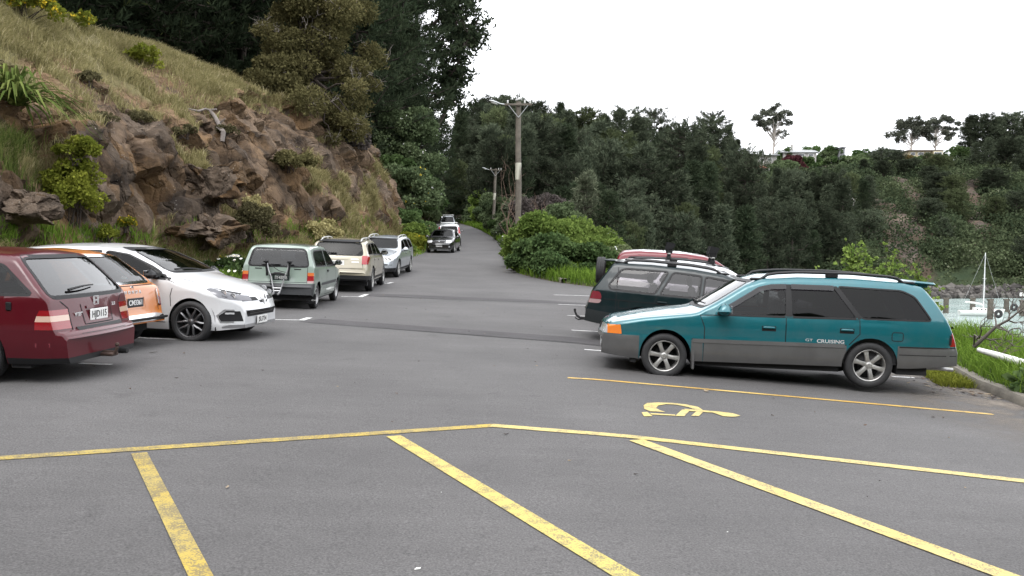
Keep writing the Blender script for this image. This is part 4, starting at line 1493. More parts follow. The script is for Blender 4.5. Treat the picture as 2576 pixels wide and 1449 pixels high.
# diamond badge, daytime lights, plate, wiper
hp, nn = c.ex(0, .655, True)
mb = MB()
o4 = [(0, .115), (.075, 0), (0, -.115), (-.075, 0)]; i4 = [(0, .06), (.036, 0), (0, -.06), (-.036, 0)]
for k in range(4):
    a, b = o4[k], o4[(k + 1) % 4]; d, e = i4[k], i4[(k + 1) % 4]
    f = lambda q, dd: (hp.x + dd + .012 - .10 * (q[1]) * .6, q[0], hp.z + q[1])
    mid = ((a[0] + d[0]) / 2, (a[1] + d[1]) / 2); mid2 = ((b[0] + e[0]) / 2, (b[1] + e[1]) / 2)
    mb.add([f(a, 0), f(b, 0), f(mid2, .022), f(mid, .022)], [(0, 1, 2, 3)])
    mb.add([f(mid, .022), f(mid2, .022), f(e, 0), f(d, 0)], [(0, 1, 2, 3)])
mb.build('badge', M_BADGE, c.root, smooth=False)
for sd in (1, -1):
    mb = MB()
    c.ribbon(mb, [(1.90, .458), (1.86, .462), (1.79, .46)], .026, sd, .010)
    mb.build('daytime_light', M_WLENS, c.root)
    mb = MB()
    c.ribbon(mb, [(1.90, .328), (1.74, .33), (1.68, .42), (1.78, .51), (1.90, .505)], .022, sd, .007)
    mb.build('intake_trim', bpy.data.materials['satin silver blade'], c.root)
    mb = MB()
    c.ribbon(mb, [(1.93, .662), (1.80, .705), (1.74, .73)], .02, sd, .006, mi=0)
    c.ribbon(mb, [(1.90, .745), (1.70, .80), (1.56, .825)], .012, sd, .006, mi=0)
    mb.build('headlight_trim', M_BLACK, c.root)
    for hx, hz, rr in ((1.86, .715, .045), (1.74, .765, .05)):
        mb = MB()
        y = c.sy(hx, hz, sd)
        mb.lathe([(rr, 0), (rr * 1.05, .006), (rr * .75, .012), (0, .016)], 16, 'Y', (hx, y - (0 if sd > 0 else .016), hz))
        mb.build('headlight_lens', M_WLENS, c.root)
c.plate('JSU734', .0, .335, True, M_PLATE_W, M_INK, push=.03)
c.wiper((-.55, 1.07), (.05, 1.05), True)
mb = MB(); c.ribbon(mb, [(-.40, .445), (.40, .445)], .012, 1, .012, view='end'); c.ribbon(mb, [(-.42, .475), (.42, .475)], .012, 1, .012, view='end'); mb.build('grille_bar', mat('grey bars', (.06, .06, .06), .4), c.root)

# ---------------------------------------------------------------- maroon estate (cut by the left edge)
P_MAROON = paint_mat('maroon paint', (0.068, 0.0008, 0.006), 0.0, 0.3, 0.004, .6)
maroon = dict(
    nose=2.30, tail=-2.36, axles=(1.36, -1.36), r=.305, arch=.35, paint=P_MAROON, roofz=1.43,
    top=[(2.30, .46), (2.28, .60), (2.15, .70), (1.5, .84), (1.05, .94), (.3, 1.33), (.05, 1.39), (-.5, 1.425), (-1.2, 1.43), (-1.62, 1.41), (-1.72, 1.385), (-2.15, .975), (-2.20, .93), (-2.222, .80), (-2.235, .62), (-2.28, .575), (-2.345, .565), (-2.36, .52), (-2.36, .44)],
    bottom=[(2.3, .26), (.9, .23), (-.9, .24), (-1.75, .23), (-2.36, .24)],
    belt=[(2.3, .68), (1.2, .86), (-2.3, .935)],
    plan=[(2.3, .66), (2.1, .80), (1.3, .865), (-1.3, .865), (-1.9, .855), (-2.15, .82), (-2.30, .76), (-2.36, .70)],
    edge=[(2.3, .04), (1.9, .08), (.3, .08), (-1.6, .09), (-1.8, .06), (-2.2, .05), (-2.36, .03)],
    crown=[(2.3, 0), (1.2, .05), (0, .04), (-1.6, .04), (-2.2, .03), (-2.36, 0)], bow=(.12, .10), tumble=.30,
    windows=[([(.72, .93), (.15, 1.265), (-.20, 1.285), (-.20, .935)], G_MID), ([(-.28, .935), (-.28, 1.288), (-.95, 1.285), (-1.02, .94)], G_MID),
             ([(-1.10, .945), (-1.05, 1.285), (-1.60, 1.265), (-1.98, .965)], G_MID)],
    windscreen=(.68, .96, .55, 1.31, .15, 1.05, G_CLEAR),
    rear_window=(.735, .93, .615, 1.345, -2.3, -1.5, glass_mat('rear glass', (.13, .15, .15), .02, 1.0, 1.9)),
    cuts=[('taillight', [(-2.6, .60), (-2.6, .685), (-2.02, .685), (-2.02, .60)], 'xz', {'ay': (.52, 9)}, M_RED),
          ('reversing_light', [(-2.6, .685), (-2.6, .745), (-2.035, .745), (-2.02, .685)], 'xz', {'ay': (.52, 9)}, mat('pale amber lens', (.55, .38, .30), .15, coat=1)),
          ('taillight', [(-2.6, .745), (-2.6, .80), (-2.06, .805), (-2.035, .745)], 'xz', {'ay': (.52, 9)}, M_RED),
          ('bumper', [(-2.9, .3), (-2.9, .575), (-1.72, .575), (-1.72, .3)], 'xz', {}, P_MAROON),
          ('valance', [(-2.9, .1), (-2.9, .3), (-1.72, .3), (-1.72, .1)], 'xz', {}, M_BLACK)],
    doors=[[(.82, .27), (.82, .88), (-.24, .92), (-.24, .27)], [(-.24, .27), (-.24, .92), (-1.05, .93), (-1.0, .5), (-.95, .27)]],
    handles=[(-.05, .80), (-.85, .82)],
    seams=[([(-.51, .58), (-.51, .81), (-.66, .93)], .012, M_DARK, False), ([(.51, .58), (.51, .81), (.66, .93)], .012, M_DARK, False), ([(-.30, .86 - .02), (-.28, .62), (.28, .62), (.30, .84)], .012, M_DARK, False)],
    mirror=(.62, .98, P_MAROON), wheels=('six', .305, .195, .205, M_ALLOY), cabin=(-1.9, 1.0), rubber=.03)
c = build_car('station_wagon', 'maroon estate car with white number plate and tow ball cut by the picture edge', -6.94, 9.75, 176.5, maroon, group='cars parked under the cliff', dz=-.03)
c.plate('HJD115', 0, .715, False, M_PLATE_W, M_INK, push=.012)
mb = MB(); c.ribbon(mb, [(-.21, .80), (.21, .80)], .03, 1, .012, view='end', front=False); mb.build('plate_garnish', P_MAROON, c.root)
hp, nn = c.ex(.40, .70, False)
MT = lambda y, z, p=.004: Matrix.Translation(c.ex(y, z, False)[0] + Vector((-p, 0, 0))) @ Matrix.Rotation(R(-90), 4, 'Z') @ Matrix.Rotation(R(90), 4, 'X')
text_mesh('VTEC', .055, M_BADGE, 'lettering', c.root, MT(.36, .735), .002, 1.1, .002)
text_mesh('2.2', .05, M_BADGE, 'lettering', c.root, MT(-.38, .80), .002, 1.2, .002)
mb = MB()      # square maker's badge with an upright H
M = MT(0, .865, .006)
for bx, by, bw, bh in ((-.032, 0, .014, .07), (.032, 0, .014, .07), (0, 0, .06, .014), (-.05, 0, .008, .09), (.05, 0, .008, .09), (0, .045, .1, .008), (0, -.045, .1, .008)):
    mb.add([M @ Vector((bx + sx_ * bw / 2, by + sy_ * bh / 2, sz_)) for sz_ in (0, .006) for sx_, sy_ in ((-1, -1), (1, -1), (1, 1), (-1, 1))], [(0, 1, 2, 3), (4, 5, 6, 7)] + [(i, (i + 1) % 4, (i + 1) % 4 + 4, i + 4) for i in range(4)])
mb.build('badge', M_BADGE, c.root, smooth=False)
c.wiper((.40, .99), (-.10, 1.02), False)
mb = MB(); c.ribbon(mb, [(-.45, .57), (.45, .57)], .07, 1, .004, view='end', front=False); mb.build('bumper_step', M_BLACK, c.root)
mb = MB(); mb.tube([(-2.1, 0, .28), (-2.36, 0, .27), (-2.44, 0, .28), (-2.46, 0, .34)], [.03, .03, .022, .018], 8)
mb.lathe([(0, .025), (.018, .018), (.025, 0), (.018, -.018), (0, -.025)], 12, 'Z', (-2.46, 0, .37)); mb.box((-2.34, 0, .26), (.2, .14, .04), bev=.01)
mb.build('tow_bar', mat('rusty steel', (.06, .038, .03), .7, .4, noise=.4), c.root)
mb = MB(); mb.tube([(-1.9, -.35, .24), (-2.38, -.38, .25)], .035, 10); mb.build('exhaust', M_DARK, c.root)
for sd in (1, -1):
    mb = MB(); c.ribbon(mb, [(-2.02, .44), (-2.16, .44)], .045, sd, .004); mb.build('reflector', M_DRED, c.root)
mb = MB(); hp = c.sy(-1.75, .84, 1); mb.box((-1.75, hp + .004, .84), (.06, .02, .09), bev=.01); mb.build('side_badge', M_BLACK, c.root)

# ---------------------------------------------------------------- orange old hatchback
P_ORANGE = paint_mat('orange paint', (0.46, 0.145, 0.022), 0.0, 0.32, 0.04)
orange = dict(
    nose=1.80, tail=-1.80, axles=(1.14, -1.14), r=.275, arch=.31, paint=P_ORANGE, roofz=1.34,
    top=[(1.8, .45), (1.78, .66), (1.6, .76), (.75, .86), (.2, 1.25), (0, 1.31), (-.5, 1.345), (-.85, 1.33), (-1.05, 1.29), (-1.56, .90), (-1.66, .86), (-1.70, .74), (-1.72, .5), (-1.74, .47), (-1.8, .45), (-1.8, .36)],
    bottom=[(1.8, .28), (0, .24), (-1.4, .28), (-1.75, .34), (-1.8, .34)],
    belt=[(1.8, .72), (0, .84), (-1.8, .86)],
    plan=[(1.8, .66), (1.5, .74), (0, .755), (-1.3, .745), (-1.65, .71), (-1.8, .66)],
    edge=[(1.8, .04), (0, .09), (-1.0, .10), (-1.6, .06), (-1.8, .03)],
    crown=[(1.8, 0), (.7, .04), (0, .04), (-1.1, .04), (-1.7, .02), (-1.8, 0)], bow=(.1, .06), tumble=.30,
    windows=[([(.60, .87), (.16, 1.19), (-.30, 1.22), (-.30, .87)], G_CLEAR), ([(-.38, .87), (-.38, 1.22), (-.85, 1.19), (-1.15, .90)], G_CLEAR)],
    windscreen=(.58, .88, .48, 1.24, .1, .75, G_CLEAR), rear_window=(.60, .895, .50, 1.255, -1.7, -.95, glass_mat('old rear glass', (.35, .37, .36))), chrome_rear_window=True,
    cuts=[('taillight', [(-2, .56), (-2, .80), (-1.66, .80), (-1.66, .56)], 'xz', {'ay': (.59, 9)}, M_DRED),
          ('bumper', [(-2, .36), (-2, .465), (-1.735, .465), (-1.735, .36)], 'xz', {}, M_CHROME)],
    doors=[[(.7, .28), (.68, .84), (-.36, .855), (-.40, .28)]], handles=[(-.2, .76)], handle_mat=M_CHROME,
    seams=[([(-.56, .50), (-.56, .86), (.56, .86), (.56, .50)], .010, M_DARK, False)],
    mirror=(.5, .93, M_CHROME, (.06, .12, .09)), wheels=('steel', .275, .15, .185, M_STEEL), cabin=(-1.3, .75), rubber=.022, heads=False, rows=(-.45, -1.0))
c = build_car('hatchback', 'orange old hatchback with chrome bumper between the maroon estate and the white car', -6.88, 11.95, 170, orange, group='cars parked under the cliff')
c.plate('CM3361', 0, .635, False, M_PLATE_B, M_INKW, .36, .125, .10, push=.014)
MT = lambda y, z, p=.004: Matrix.Translation(c.ex(y, z, False)[0] + Vector((-p, 0, 0))) @ Matrix.Rotation(R(-90), 4, 'Z') @ Matrix.Rotation(R(90), 4, 'X')
for k, ch in enumerate('HONDA'):
    text_mesh(ch, .055, M_BADGE, 'lettering', c.root, MT(.16 - .08 * k, .775), .003, 1.2, .003)
mb = MB(); M = MT(0, .84, .004); mb.v = []; mb.lathe([(.03, 0), (.03, .008), (.02, .012), (0, .012)], 14, 'X', c.ex(0, .835, False)[0] + Vector((-.012, 0, 0))); mb.build('badge', M_CHROME, c.root)
for sd in (1, -1):
    mb = MB(); c.ribbon(mb, [(sd * .60, .55), (sd * .60, .80)], .02, 1, .006, view='end', front=False); mb.build('lamp_trim', M_CHROME, c.root)
mb = MB(); mb.box((-1.805, 0, .405), (.02, 1.28, .035), bev=.008); mb.build('bumper_strip', M_BLACK, c.root)
mb = MB(); c.ribbon(mb, [(-.24, .56), (-.24, .705), (.24, .705), (.24, .56)], .018, 1, .004, True, view='end', front=False); mb.build('plate_recess', P_ORANGE, c.root)
# ---------------------------------------------------------------- mint green small hatchback with a bike rack
P_MINT = paint_mat('mint green metallic paint', (0.205, 0.262, 0.222), 0.1, 0.34, 0.04)
mint = dict(
    nose=1.85, tail=-1.74, axles=(1.2, -1.2), r=.275, arch=.315, paint=P_MINT, roofz=1.41,
    top=[(1.85, .45), (1.83, .66), (1.7, .78), (1.0, .90), (.88, .93), (.36, 1.31), (.15, 1.375), (-.5, 1.41), (-1.2, 1.40), (-1.42, 1.375), (-1.50, 1.33), (-1.62, .95), (-1.655, .85), (-1.67, .62), (-1.68, .56), (-1.735, .545), (-1.74, .5), (-1.74, .42)],
    bottom=[(1.85, .27), (.85, .22), (-.85, .22), (-1.55, .27), (-1.74, .32)],
    belt=[(1.85, .74), (.9, .88), (-1.74, .90)],
    plan=[(1.85, .68), (1.65, .77), (1.2, .80), (-1.2, .80), (-1.6, .785), (-1.74, .745)],
    edge=[(1.85, .04), (.5, .06), (-1.3, .07), (-1.5, .05), (-1.74, .03)],
    crown=[(1.85, 0), (.9, .04), (0, .03), (-1.4, .03), (-1.6, .02), (-1.74, 0)], bow=(.08, .06), tumble=.26,
    windows=[([(.72, .91), (.28, 1.25), (-.16, 1.275), (-.22, .91)], G_CLEAR), ([(-.30, .91), (-.24, 1.278), (-1.18, 1.265), (-1.32, 1.20), (-1.40, .93)], G_CLEAR)],
    windscreen=(.62, .95, .53, 1.30, .2, .9, G_CLEAR), rear_window=(.655, .92, .555, 1.30, -1.8, -1.4, glass_mat('mint rear glass', (.30, .31, .33))),
    cuts=[('taillight', [(-2, .62), (-2, .73), (-1.59, .73), (-1.59, .62)], 'xz', {'ay': (.635, 9)}, M_RED),
          ('indicator', [(-2, .73), (-2, .80), (-1.59, .80), (-1.59, .73)], 'xz', {'ay': (.635, 9)}, mat('amber strip', (.5, .13, .03), .2, coat=1)),
          ('reversing_light', [(-2, .575), (-2, .62), (-1.59, .62), (-1.59, .575)], 'xz', {'ay': (.635, 9)}, mat('pinkish lens', (.40, .28, .28), .2, coat=1)),
          ('bumper', [(-2, .25), (-2, .56), (-1.54, .56), (-1.54, .25)], 'xz', {}, mat('dark grey bumper plastic', (.035, .037, .04), .55)),
          ('bumper', [(2, .25), (2, .56), (1.55, .56), (1.55, .25)], 'xz', {}, bpy.data.materials['dark grey bumper plastic'])],
    doors=[[(.84, .26), (.82, .88), (-.26, .90), (-.30, .26)]], handles=[(-.13, .80)], handle_mat=M_BLACK,
    strips=[([(.88, .52), (-.84, .52)], .06, bpy.data.materials['dark grey bumper plastic'])],
    seams=[([(-.63, .57), (-.63, .92)], .010, M_DARK, False), ([(.63, .57), (.63, .92)], .010, M_DARK, False), ([(-.62, .585), (.62, .585)], .010, M_DARK, False)],
    mirror=(.62, .97, M_BLACK, (.09, .18, .12)), wheels=('steel', .275, .155, .18, M_STEEL), cabin=(-1.4, .9), rubber=.028, rows=(-.30, -.95))
mint_car = c = build_car('hatchback', 'mint green small hatchback with an empty bike rack on its tailgate', -5.12, 20.0, 91.5, mint, dz=.0, group='cars parked under the cliff')
c.plate('IY4898', -.08, .68, False, mat('green black plate', (.02, .035, .03), .4), M_INKW, .36, .125, .105, push=.012)
mb = MB(); c.ribbon(mb, [(-.30, .60), (-.30, .775), (.14, .775), (.14, .60)], .012, 1, .004, True, view='end', front=False); mb.build('plate_recess', P_MINT, c.root)
for y in (.42, -.42):
    mb = MB(); c.ribbon(mb, [(y - .075, .865), (y + .075, .865)], .022, 1, .005, view='end', front=False); mb.build('vent', M_BLACK, c.root)
c.wiper((-.05, .955), (.35, .945), False)
for sd in (1, -1):
    mb = MB(); mb.box((-1.50, sd * .70, .23), (.025, .20, .22), bev=.008); o = mb.build('mud_flap', M_BLACK, c.root)
    if sd < 0:
        text_mesh('HONDA', .045, M_INKW, 'lettering', o, Matrix.Translation((-1.514, sd * .70, .20)) @ Matrix.Rotation(R(-90), 4, 'Z') @ Matrix.Rotation(R(90), 4, 'X'), .0006, 1.3)
mb = MB(); mb.tube([(-1.2, .4, .26), (-1.72, .4, .25)], .024, 8); mb.build('exhaust', M_STEEL, c.root)
# the rack is strapped on the tailgate: a thing of its own
rk = thing('bike_rack', 'folded grey tubular bike rack strapped to the mint green tailgate', 'bike rack', c.root.location, c.root.rotation_euler)
mb = MB()
for y in (.20, -.26):
    o = .03 if y > 0 else -.02
    mb.tube([(-1.76, y, 1.0), (-1.78, y - o, .86), (-1.80, y * .62 - .02, .70), (-1.80, y * .36 - .02, .45), (-1.83, y * .25 - .02, .36)], .013, 8)
    mb.tube([(-1.83, y * .25 - .02, .36), (-1.95, y * .25 - .02, .34)], .022, 8)
mb.tube([(-1.80, .06, .40), (-1.80, -.10, .40)], .012, 6); mb.tube([(-1.80, .07, .46), (-1.80, -.11, .46)], .012, 6)
mb.build('arm', mat('grey rack steel', (.42, .42, .43), .4, .6), rk)
for y in (.22, -.28):
    mb = MB(); mb.box((-1.77, y, 1.02), (.08, .09, .07), bev=.02); mb.tube([(-1.77, y, .98), (-1.76, y * .92, .80), (-1.75, y * .9, .72)], [.028, .024, .03], 8); mb.build('clamp', M_BLACK, rk)
mb = MB(); mb.tube([(-1.76, .14, .73), (-1.79, .02, .775), (-1.79, -.08, .775), (-1.76, -.20, .74)], .028, 8); mb.tube([(-1.72, .16, .96), (-1.75, -.05, .83), (-1.77, -.2, .80)], .008, 5)
mb.tube([(-1.78, .09, .72), (-1.77, .125, .60), (-1.72, .13, .52)], .008, 5); mb.build('strap', M_BLACK, rk)

# ---------------------------------------------------------------- beige crossover wagon
P_BEIGE = paint_mat('beige metallic paint', (0.35, 0.315, 0.235), 0.2, 0.33, 0.04)
beige = dict(
    nose=2.30, tail=-2.36, axles=(1.335, -1.335), r=.34, arch=.39, paint=P_BEIGE, roofz=1.50,
    top=[(2.30, .55), (2.27, .72), (2.1, .82), (1.5, .97), (1.05, 1.05), (.3, 1.42), (.05, 1.475), (-.6, 1.51), (-1.3, 1.50), (-1.85, 1.46), (-1.98, 1.43), (-2.10, 1.25), (-2.24, 1.00), (-2.29, .85), (-2.31, .72), (-2.33, .68), (-2.36, .62), (-2.36, .48)],
    bottom=[(2.3, .34), (.9, .30), (-.9, .31), (-1.8, .34), (-2.36, .38)],
    belt=[(2.3, .80), (1.2, .96), (-2.36, 1.02)],
    plan=[(2.3, .68), (2.1, .80), (1.3, .885), (-1.3, .885), (-2.0, .87), (-2.25, .82), (-2.36, .76)],
    edge=[(2.3, .05), (1, .1), (.2, .08), (-1.8, .09), (-2.1, .07), (-2.36, .04)],
    crown=[(2.3, 0), (1.2, .05), (0, .04), (-1.9, .04), (-2.36, .01)], bow=(.14, .11), tumble=.33,
    windows=[([(.72, 1.02), (.20, 1.345), (-.20, 1.375), (-.20, 1.03)], G_DARK), ([(-.27, 1.03), (-.27, 1.378), (-.92, 1.37), (-1.12, 1.05)], G_DARK), ([(-1.20, 1.06), (-1.02, 1.37), (-1.55, 1.345), (-1.86, 1.20), (-2.0, 1.08)], G_DARK)],
    windscreen=(.70, 1.07, .56, 1.42, .1, 1.05, G_MID), rear_window=(.69, 1.045, .60, 1.395, -2.4, -1.9, G_DARK),
    cuts=[('taillight', [(-2.6, .80), (-2.6, 1.04), (-2.02, 1.04), (-1.93, .98), (-2.12, .80)], 'xz', {'ay': (.66, 9)}, mat('bright red lens', (.34, .008, .016), .15, coat=1)),
          ('lower_bumper', [(-2.9, .1), (-2.9, .52), (-1.73, .46), (-1.73, .1)], 'xz', {}, M_BLACK),
          ('lower_bumper', [(2.9, .1), (2.9, .46), (1.73, .46), (1.73, .1)], 'xz', {}, M_BLACK)],
    doors=[[(.82, .38), (.82, .98), (-.23, 1.015), (-.23, .38)], [(-.23, .38), (-.23, 1.015), (-1.15, 1.03), (-1.02, .70), (-.94, .38)]],
    handles=[(-.06, .90), (-.98, .92)], strips=[([(.88, .58), (-.92, .60)], .07, P_BEIGE), ([(.92, .37), (-.92, .38)], .07, M_BLACK)],
    seams=[([(-.70, .70), (-.66, 1.0)], .010, M_DARK, False), ([(.70, .70), (.66, 1.0)], .010, M_DARK, False), ([(-.70, .675), (.70, .675)], .012, M_DARK, False)],
    rails=(.05, -1.75, .56, .07, mat('silver rail', (.45, .45, .43), .35, .6)), mirror=(.62, 1.08, M_BLACK, (.14, .22, .16)),
    wheels=('seven', .34, .215, .228, M_ALLOY), cabin=(-2.0, 1.05), rubber=.022)
c = build_car('station_wagon', 'beige crossover wagon with black mirrors between the mint hatchback and the silver wagon', -4.98, 26.1, 92, beige, group='cars parked under the cliff')
c.plate('EJP289', .0, .83, False, M_PLATE_W, M_INK, push=.012)
mb = MB(); c.ribbon(mb, [(-.28, .94), (.28, .94)], .03, 1, .014, view='end', front=False); mb.build('plate_garnish', P_BEIGE, c.root)
c.wiper((.05, 1.09), (.48, 1.10), False)
MT = lambda y, z, p=.004: Matrix.Translation(c.ex(y, z, False)[0] + Vector((-p, 0, 0))) @ Matrix.Rotation(R(-90), 4, 'Z') @ Matrix.Rotation(R(90), 4, 'X')
for z, yy in ((.94, -.46), (.86, -.48)):
    mb = MB(); c.ribbon(mb, [(yy - .10, z), (yy + .10, z)], .018, 1, .004, view='end', front=False); mb.build('lettering', M_CHROME, c.root)
mb = MB(); c.ribbon(mb, [(-.60, 1.425), (.60, 1.425)], .05, 1, .03, view='end', front=False); mb.build('roof_spoiler', M_BLACK, c.root)

# ---------------------------------------------------------------- silver wagon facing the camera
P_SILVER = paint_mat('silver paint', (0.40, 0.43, 0.46), 0.45, 0.30, 0.02)
silver = dict(
    nose=2.27, tail=-2.40, axles=(1.35, -1.35), r=.312, arch=.355, paint=P_SILVER, roofz=1.47,
    top=[(2.27, .46), (2.26, .56), (2.20, .70), (2.05, .80), (1.5, .93), (1.12, 1.0), (1.02, 1.02), (.35, 1.36), (.1, 1.43), (-.5, 1.47), (-1.3, 1.465), (-1.95, 1.40), (-2.25, 1.0), (-2.35, .85), (-2.40, .6), (-2.40, .46)],
    bottom=[(2.27, .22), (.9, .22), (-.9, .23), (-2.40, .30)],
    belt=[(2.27, .72), (1.2, .90), (-2.4, .97)],
    plan=[(2.27, .60), (2.15, .74), (1.9, .82), (1.3, .87), (-1.3, .87), (-2.1, .83), (-2.40, .74)],
    edge=[(2.27, .05), (1.8, .12), (1.0, .10), (.2, .09), (-1.8, .10), (-2.40, .04)],
    crown=[(2.27, 0), (2.0, .05), (1.1, .07), (0, .045), (-2, .04), (-2.40, 0)], bow=(.20, .1), tumble=.33,
    windows=[([(.78, .955), (.22, 1.285), (-.18, 1.325), (-.20, .965)], G_DARK), ([(-.28, .965), (-.26, 1.328), (-.95, 1.325), (-1.08, .98)], G_DARK), ([(-1.16, .985), (-1.05, 1.32), (-1.65, 1.29), (-1.98, 1.0)], G_DARK)],
    windscreen=(.70, 1.035, .56, 1.365, .15, 1.1, G_DARK), rear_window=(.6, 1.0, .52, 1.33, -2.4, -1.9, G_DARK),
    cuts=[('headlight', [(2.5, .60), (2.5, .745), (1.98, .765), (1.93, .72), (1.99, .60)], 'xz', {'ay': (.36, 9)}, M_WLENS),
          ('grille', [(-.33, .60), (.33, .60), (.34, .73), (-.34, .73)], 'yz', {'x': (2.0, 3)}, M_BLACK),
          ('lower_bumper', [(2.9, .1), (2.9, .36), (1.71, .36), (1.71, .1)], 'xz', {}, M_BLACK)],
    doors=[[(.92, .32), (.92, .92), (-.24, .955), (-.24, .32)], [(-.24, .32), (-.24, .955), (-1.12, .97), (-1.02, .60), (-.95, .32)]],
    handles=[(-.08, .84), (-1.0, .86)], strips=[([(.92, .50), (-.95, .51)], .035, P_SILVER), ([(.96, .28), (-.96, .29)], .07, M_BLACK)],
    hood_seam=[([(2.1, .42), (1.6, .66), (1.1, .70)], .012)],
    rails=(.1, -1.8, .56, .075, bpy.data.materials['silver rail']), mirror=(.68, 1.01, P_SILVER, (.13, .21, .14)),
    wheels=('ten', .312, .205, .225, M_ALLOY), cabin=(-2.0, 1.05), rubber=.024, seams=[([(-.72, .47), (.72, .47)], .012, M_DARK, True)])
c = build_car('station_wagon', 'silver wagon facing the camera behind the beige wagon', -4.98, 32.9, -92.5, silver, group='cars parked under the cliff')
mb = MB()
for z in (.64, .68): c.ribbon(mb, [(-.31, z), (.31, z)], .010, 1, .006, view='end')
mb.build('grille_bar', M_CHROME, c.root)
c.plate('BZK402', 0, .50, True, M_PLATE_W, M_INK, push=.02)
for sd in (1, -1):
    for yy in (.50, .62):
        mb = MB()
        hp, nn = c.ex(sd * yy, .675, True); mb.lathe([(.058, 0), (.055, .008), (.03, .012), (0, .012)], 16, 'X', hp - Vector((.004, 0, 0)))
        mb.build('headlight_lens', M_CHROME, c.root)

# ---------------------------------------------------------------- black saloon facing the camera
P_BLK = paint_mat('black paint', (0.006, 0.006, 0.007), 0.0, 0.25, 0.02)
saloon = dict(
    nose=2.20, tail=-2.2, axles=(1.335, -1.335), r=.32, arch=.355, paint=P_BLK, roofz=1.42, step=.08,
    top=[(2.20, .45), (2.19, .56), (2.12, .68), (1.95, .78), (1.4, .90), (1.05, .96), (.30, 1.34), (.0, 1.41), (-.5, 1.42), (-.9, 1.36), (-1.5, 1.04), (-2.05, .98), (-2.15, .9), (-2.2, .6), (-2.2, .46)],
    bottom=[(2.2, .20), (0, .2), (-2.2, .28)], belt=[(2.2, .70), (1.2, .86), (-2.2, .93)],
    plan=[(2.2, .60), (2.05, .74), (1.8, .82), (1.3, .86), (-1.3, .86), (-2.0, .80), (-2.2, .7)],
    edge=[(2.2, .05), (1.8, .12), (1.0, .10), (0, .10), (-1, .09), (-2.2, .04)], crown=[(2.2, 0), (1.9, .05), (1, .06), (0, .05), (-2.2, 0)], bow=(.2, .1), tumble=.36,
    windows=[([(.72, .92), (.22, 1.25), (-.2, 1.28), (-.2, .93)], G_DARK), ([(-.28, .93), (-.28, 1.28), (-.7, 1.25), (-1.12, .97)], G_DARK)],
    windscreen=(.68, .975, .53, 1.345, .1, 1.05, G_DARK), rear_window=(.6, 1.04, .5, 1.33, -1.6, -.85, G_DARK),
    cuts=[('headlight', [(2.5, .60), (2.5, .70), (1.9, .79), (1.82, .76), (1.98, .60)], 'xz', {'ay': (.42, 9)}, M_WLENS),
          ('grille', [(-.30, .60), (.30, .60), (.36, .71), (-.36, .71)], 'yz', {'x': (1.9, 3)}, M_BLACK),
          ('fog_light', [(2.5, .34), (2.5, .41), (2.02, .41), (2.02, .34)], 'xz', {'ay': (.55, .72)}, M_WLENS)],
    doors=[[(.88, .3), (.88, .88), (-.24, .92), (-.24, .3)]], handles=[(-.05, .82)],
    mirror=(.66, .97, P_BLK), wheels=('five', .32, .21, .23, M_ALLOY), cabin=(-1.3, 1.0), rubber=.022)
c = build_car('saloon', 'black saloon car facing the camera on the road edge below the bushes', -4.25, 53.2, -93.5, saloon, cat='car', group='cars parked along the road')
c.plate('CYX317', 0, .43, True, M_PLATE_W, M_INK, push=.02)
mb = MB(); hp, nn = c.ex(0, .655, True); mb.lathe([(.07, 0), (.07, .01), (.05, .015)], 16, 'X', hp); mb.build('badge', M_CHROME, c.root)
# ---------------------------------------------------------------- off-roader beyond it, seen from behind
P_PEARL = paint_mat('pale silver paint', (0.62, 0.63, 0.64), 0.3, 0.3, 0.02)
suv_top = [(2.2, .6), (2.17, .80), (1.9, .95), (1.1, 1.06), (.4, 1.5), (.1, 1.60), (-.5, 1.66), (-1.4, 1.65), (-1.85, 1.60), (-1.98, 1.5), (-2.16, 1.0), (-2.22, .8), (-2.24, .62), (-2.24, .5)]
suv = dict(
    nose=2.2, tail=-2.24, axles=(1.31, -1.31), r=.35, arch=.4, paint=P_PEARL, roofz=1.64, step=.08, top=suv_top,
    bottom=[(2.2, .36), (0, .33), (-2.24, .4)], belt=[(2.2, .88), (1, 1.0), (-2.24, 1.05)],
    plan=[(2.2, .7), (2, .82), (1.2, .89), (-1.4, .89), (-2.0, .87), (-2.24, .78)], edge=[(2.2, .05), (0, .09), (-1.8, .10), (-2.24, .05)],
    crown=[(2.2, 0), (0, .04), (-1.9, .04), (-2.24, 0)], bow=(.12, .10), tumble=.24,
    windows=[([(.8, 1.06), (.3, 1.45), (-.2, 1.49), (-.2, 1.07)], G_DARK), ([(-.28, 1.07), (-.28, 1.49), (-.95, 1.48), (-1.0, 1.08)], G_DARK), ([(-1.08, 1.08), (-1.08, 1.48), (-1.7, 1.45), (-1.85, 1.1)], G_DARK)],
    windscreen=(.7, 1.1, .58, 1.53, .1, 1.1, G_DARK), rear_window=(.64, 1.08, .56, 1.48, -2.3, -1.8, G_DARK),
    cuts=[('taillight', [(-2.6, .95), (-2.6, 1.56), (-1.92, 1.56), (-2.03, .95)], 'xz', {'ay': (.66, 9)}, bpy.data.materials['bright red lens']),
          ('lower_bumper', [(-2.6, .2), (-2.6, .64), (-1.7, .6), (-1.7, .2)], 'xz', {}, M_BLACK)],
    doors=[[(.85, .4), (.85, 1.03), (-.24, 1.05), (-.24, .4)]], mirror=(.66, 1.12, M_BLACK, (.13, .22, .17)),
    wheels=('five', .35, .22, .22, M_ALLOY), cabin=(-1.9, 1.05), rubber=.022)
c = build_car('off_roader', 'pale off roader seen from behind with tall red lamps beyond the black saloon', -4.75, 64.5, 94, suv, group='cars parked along the road')
mb = MB()
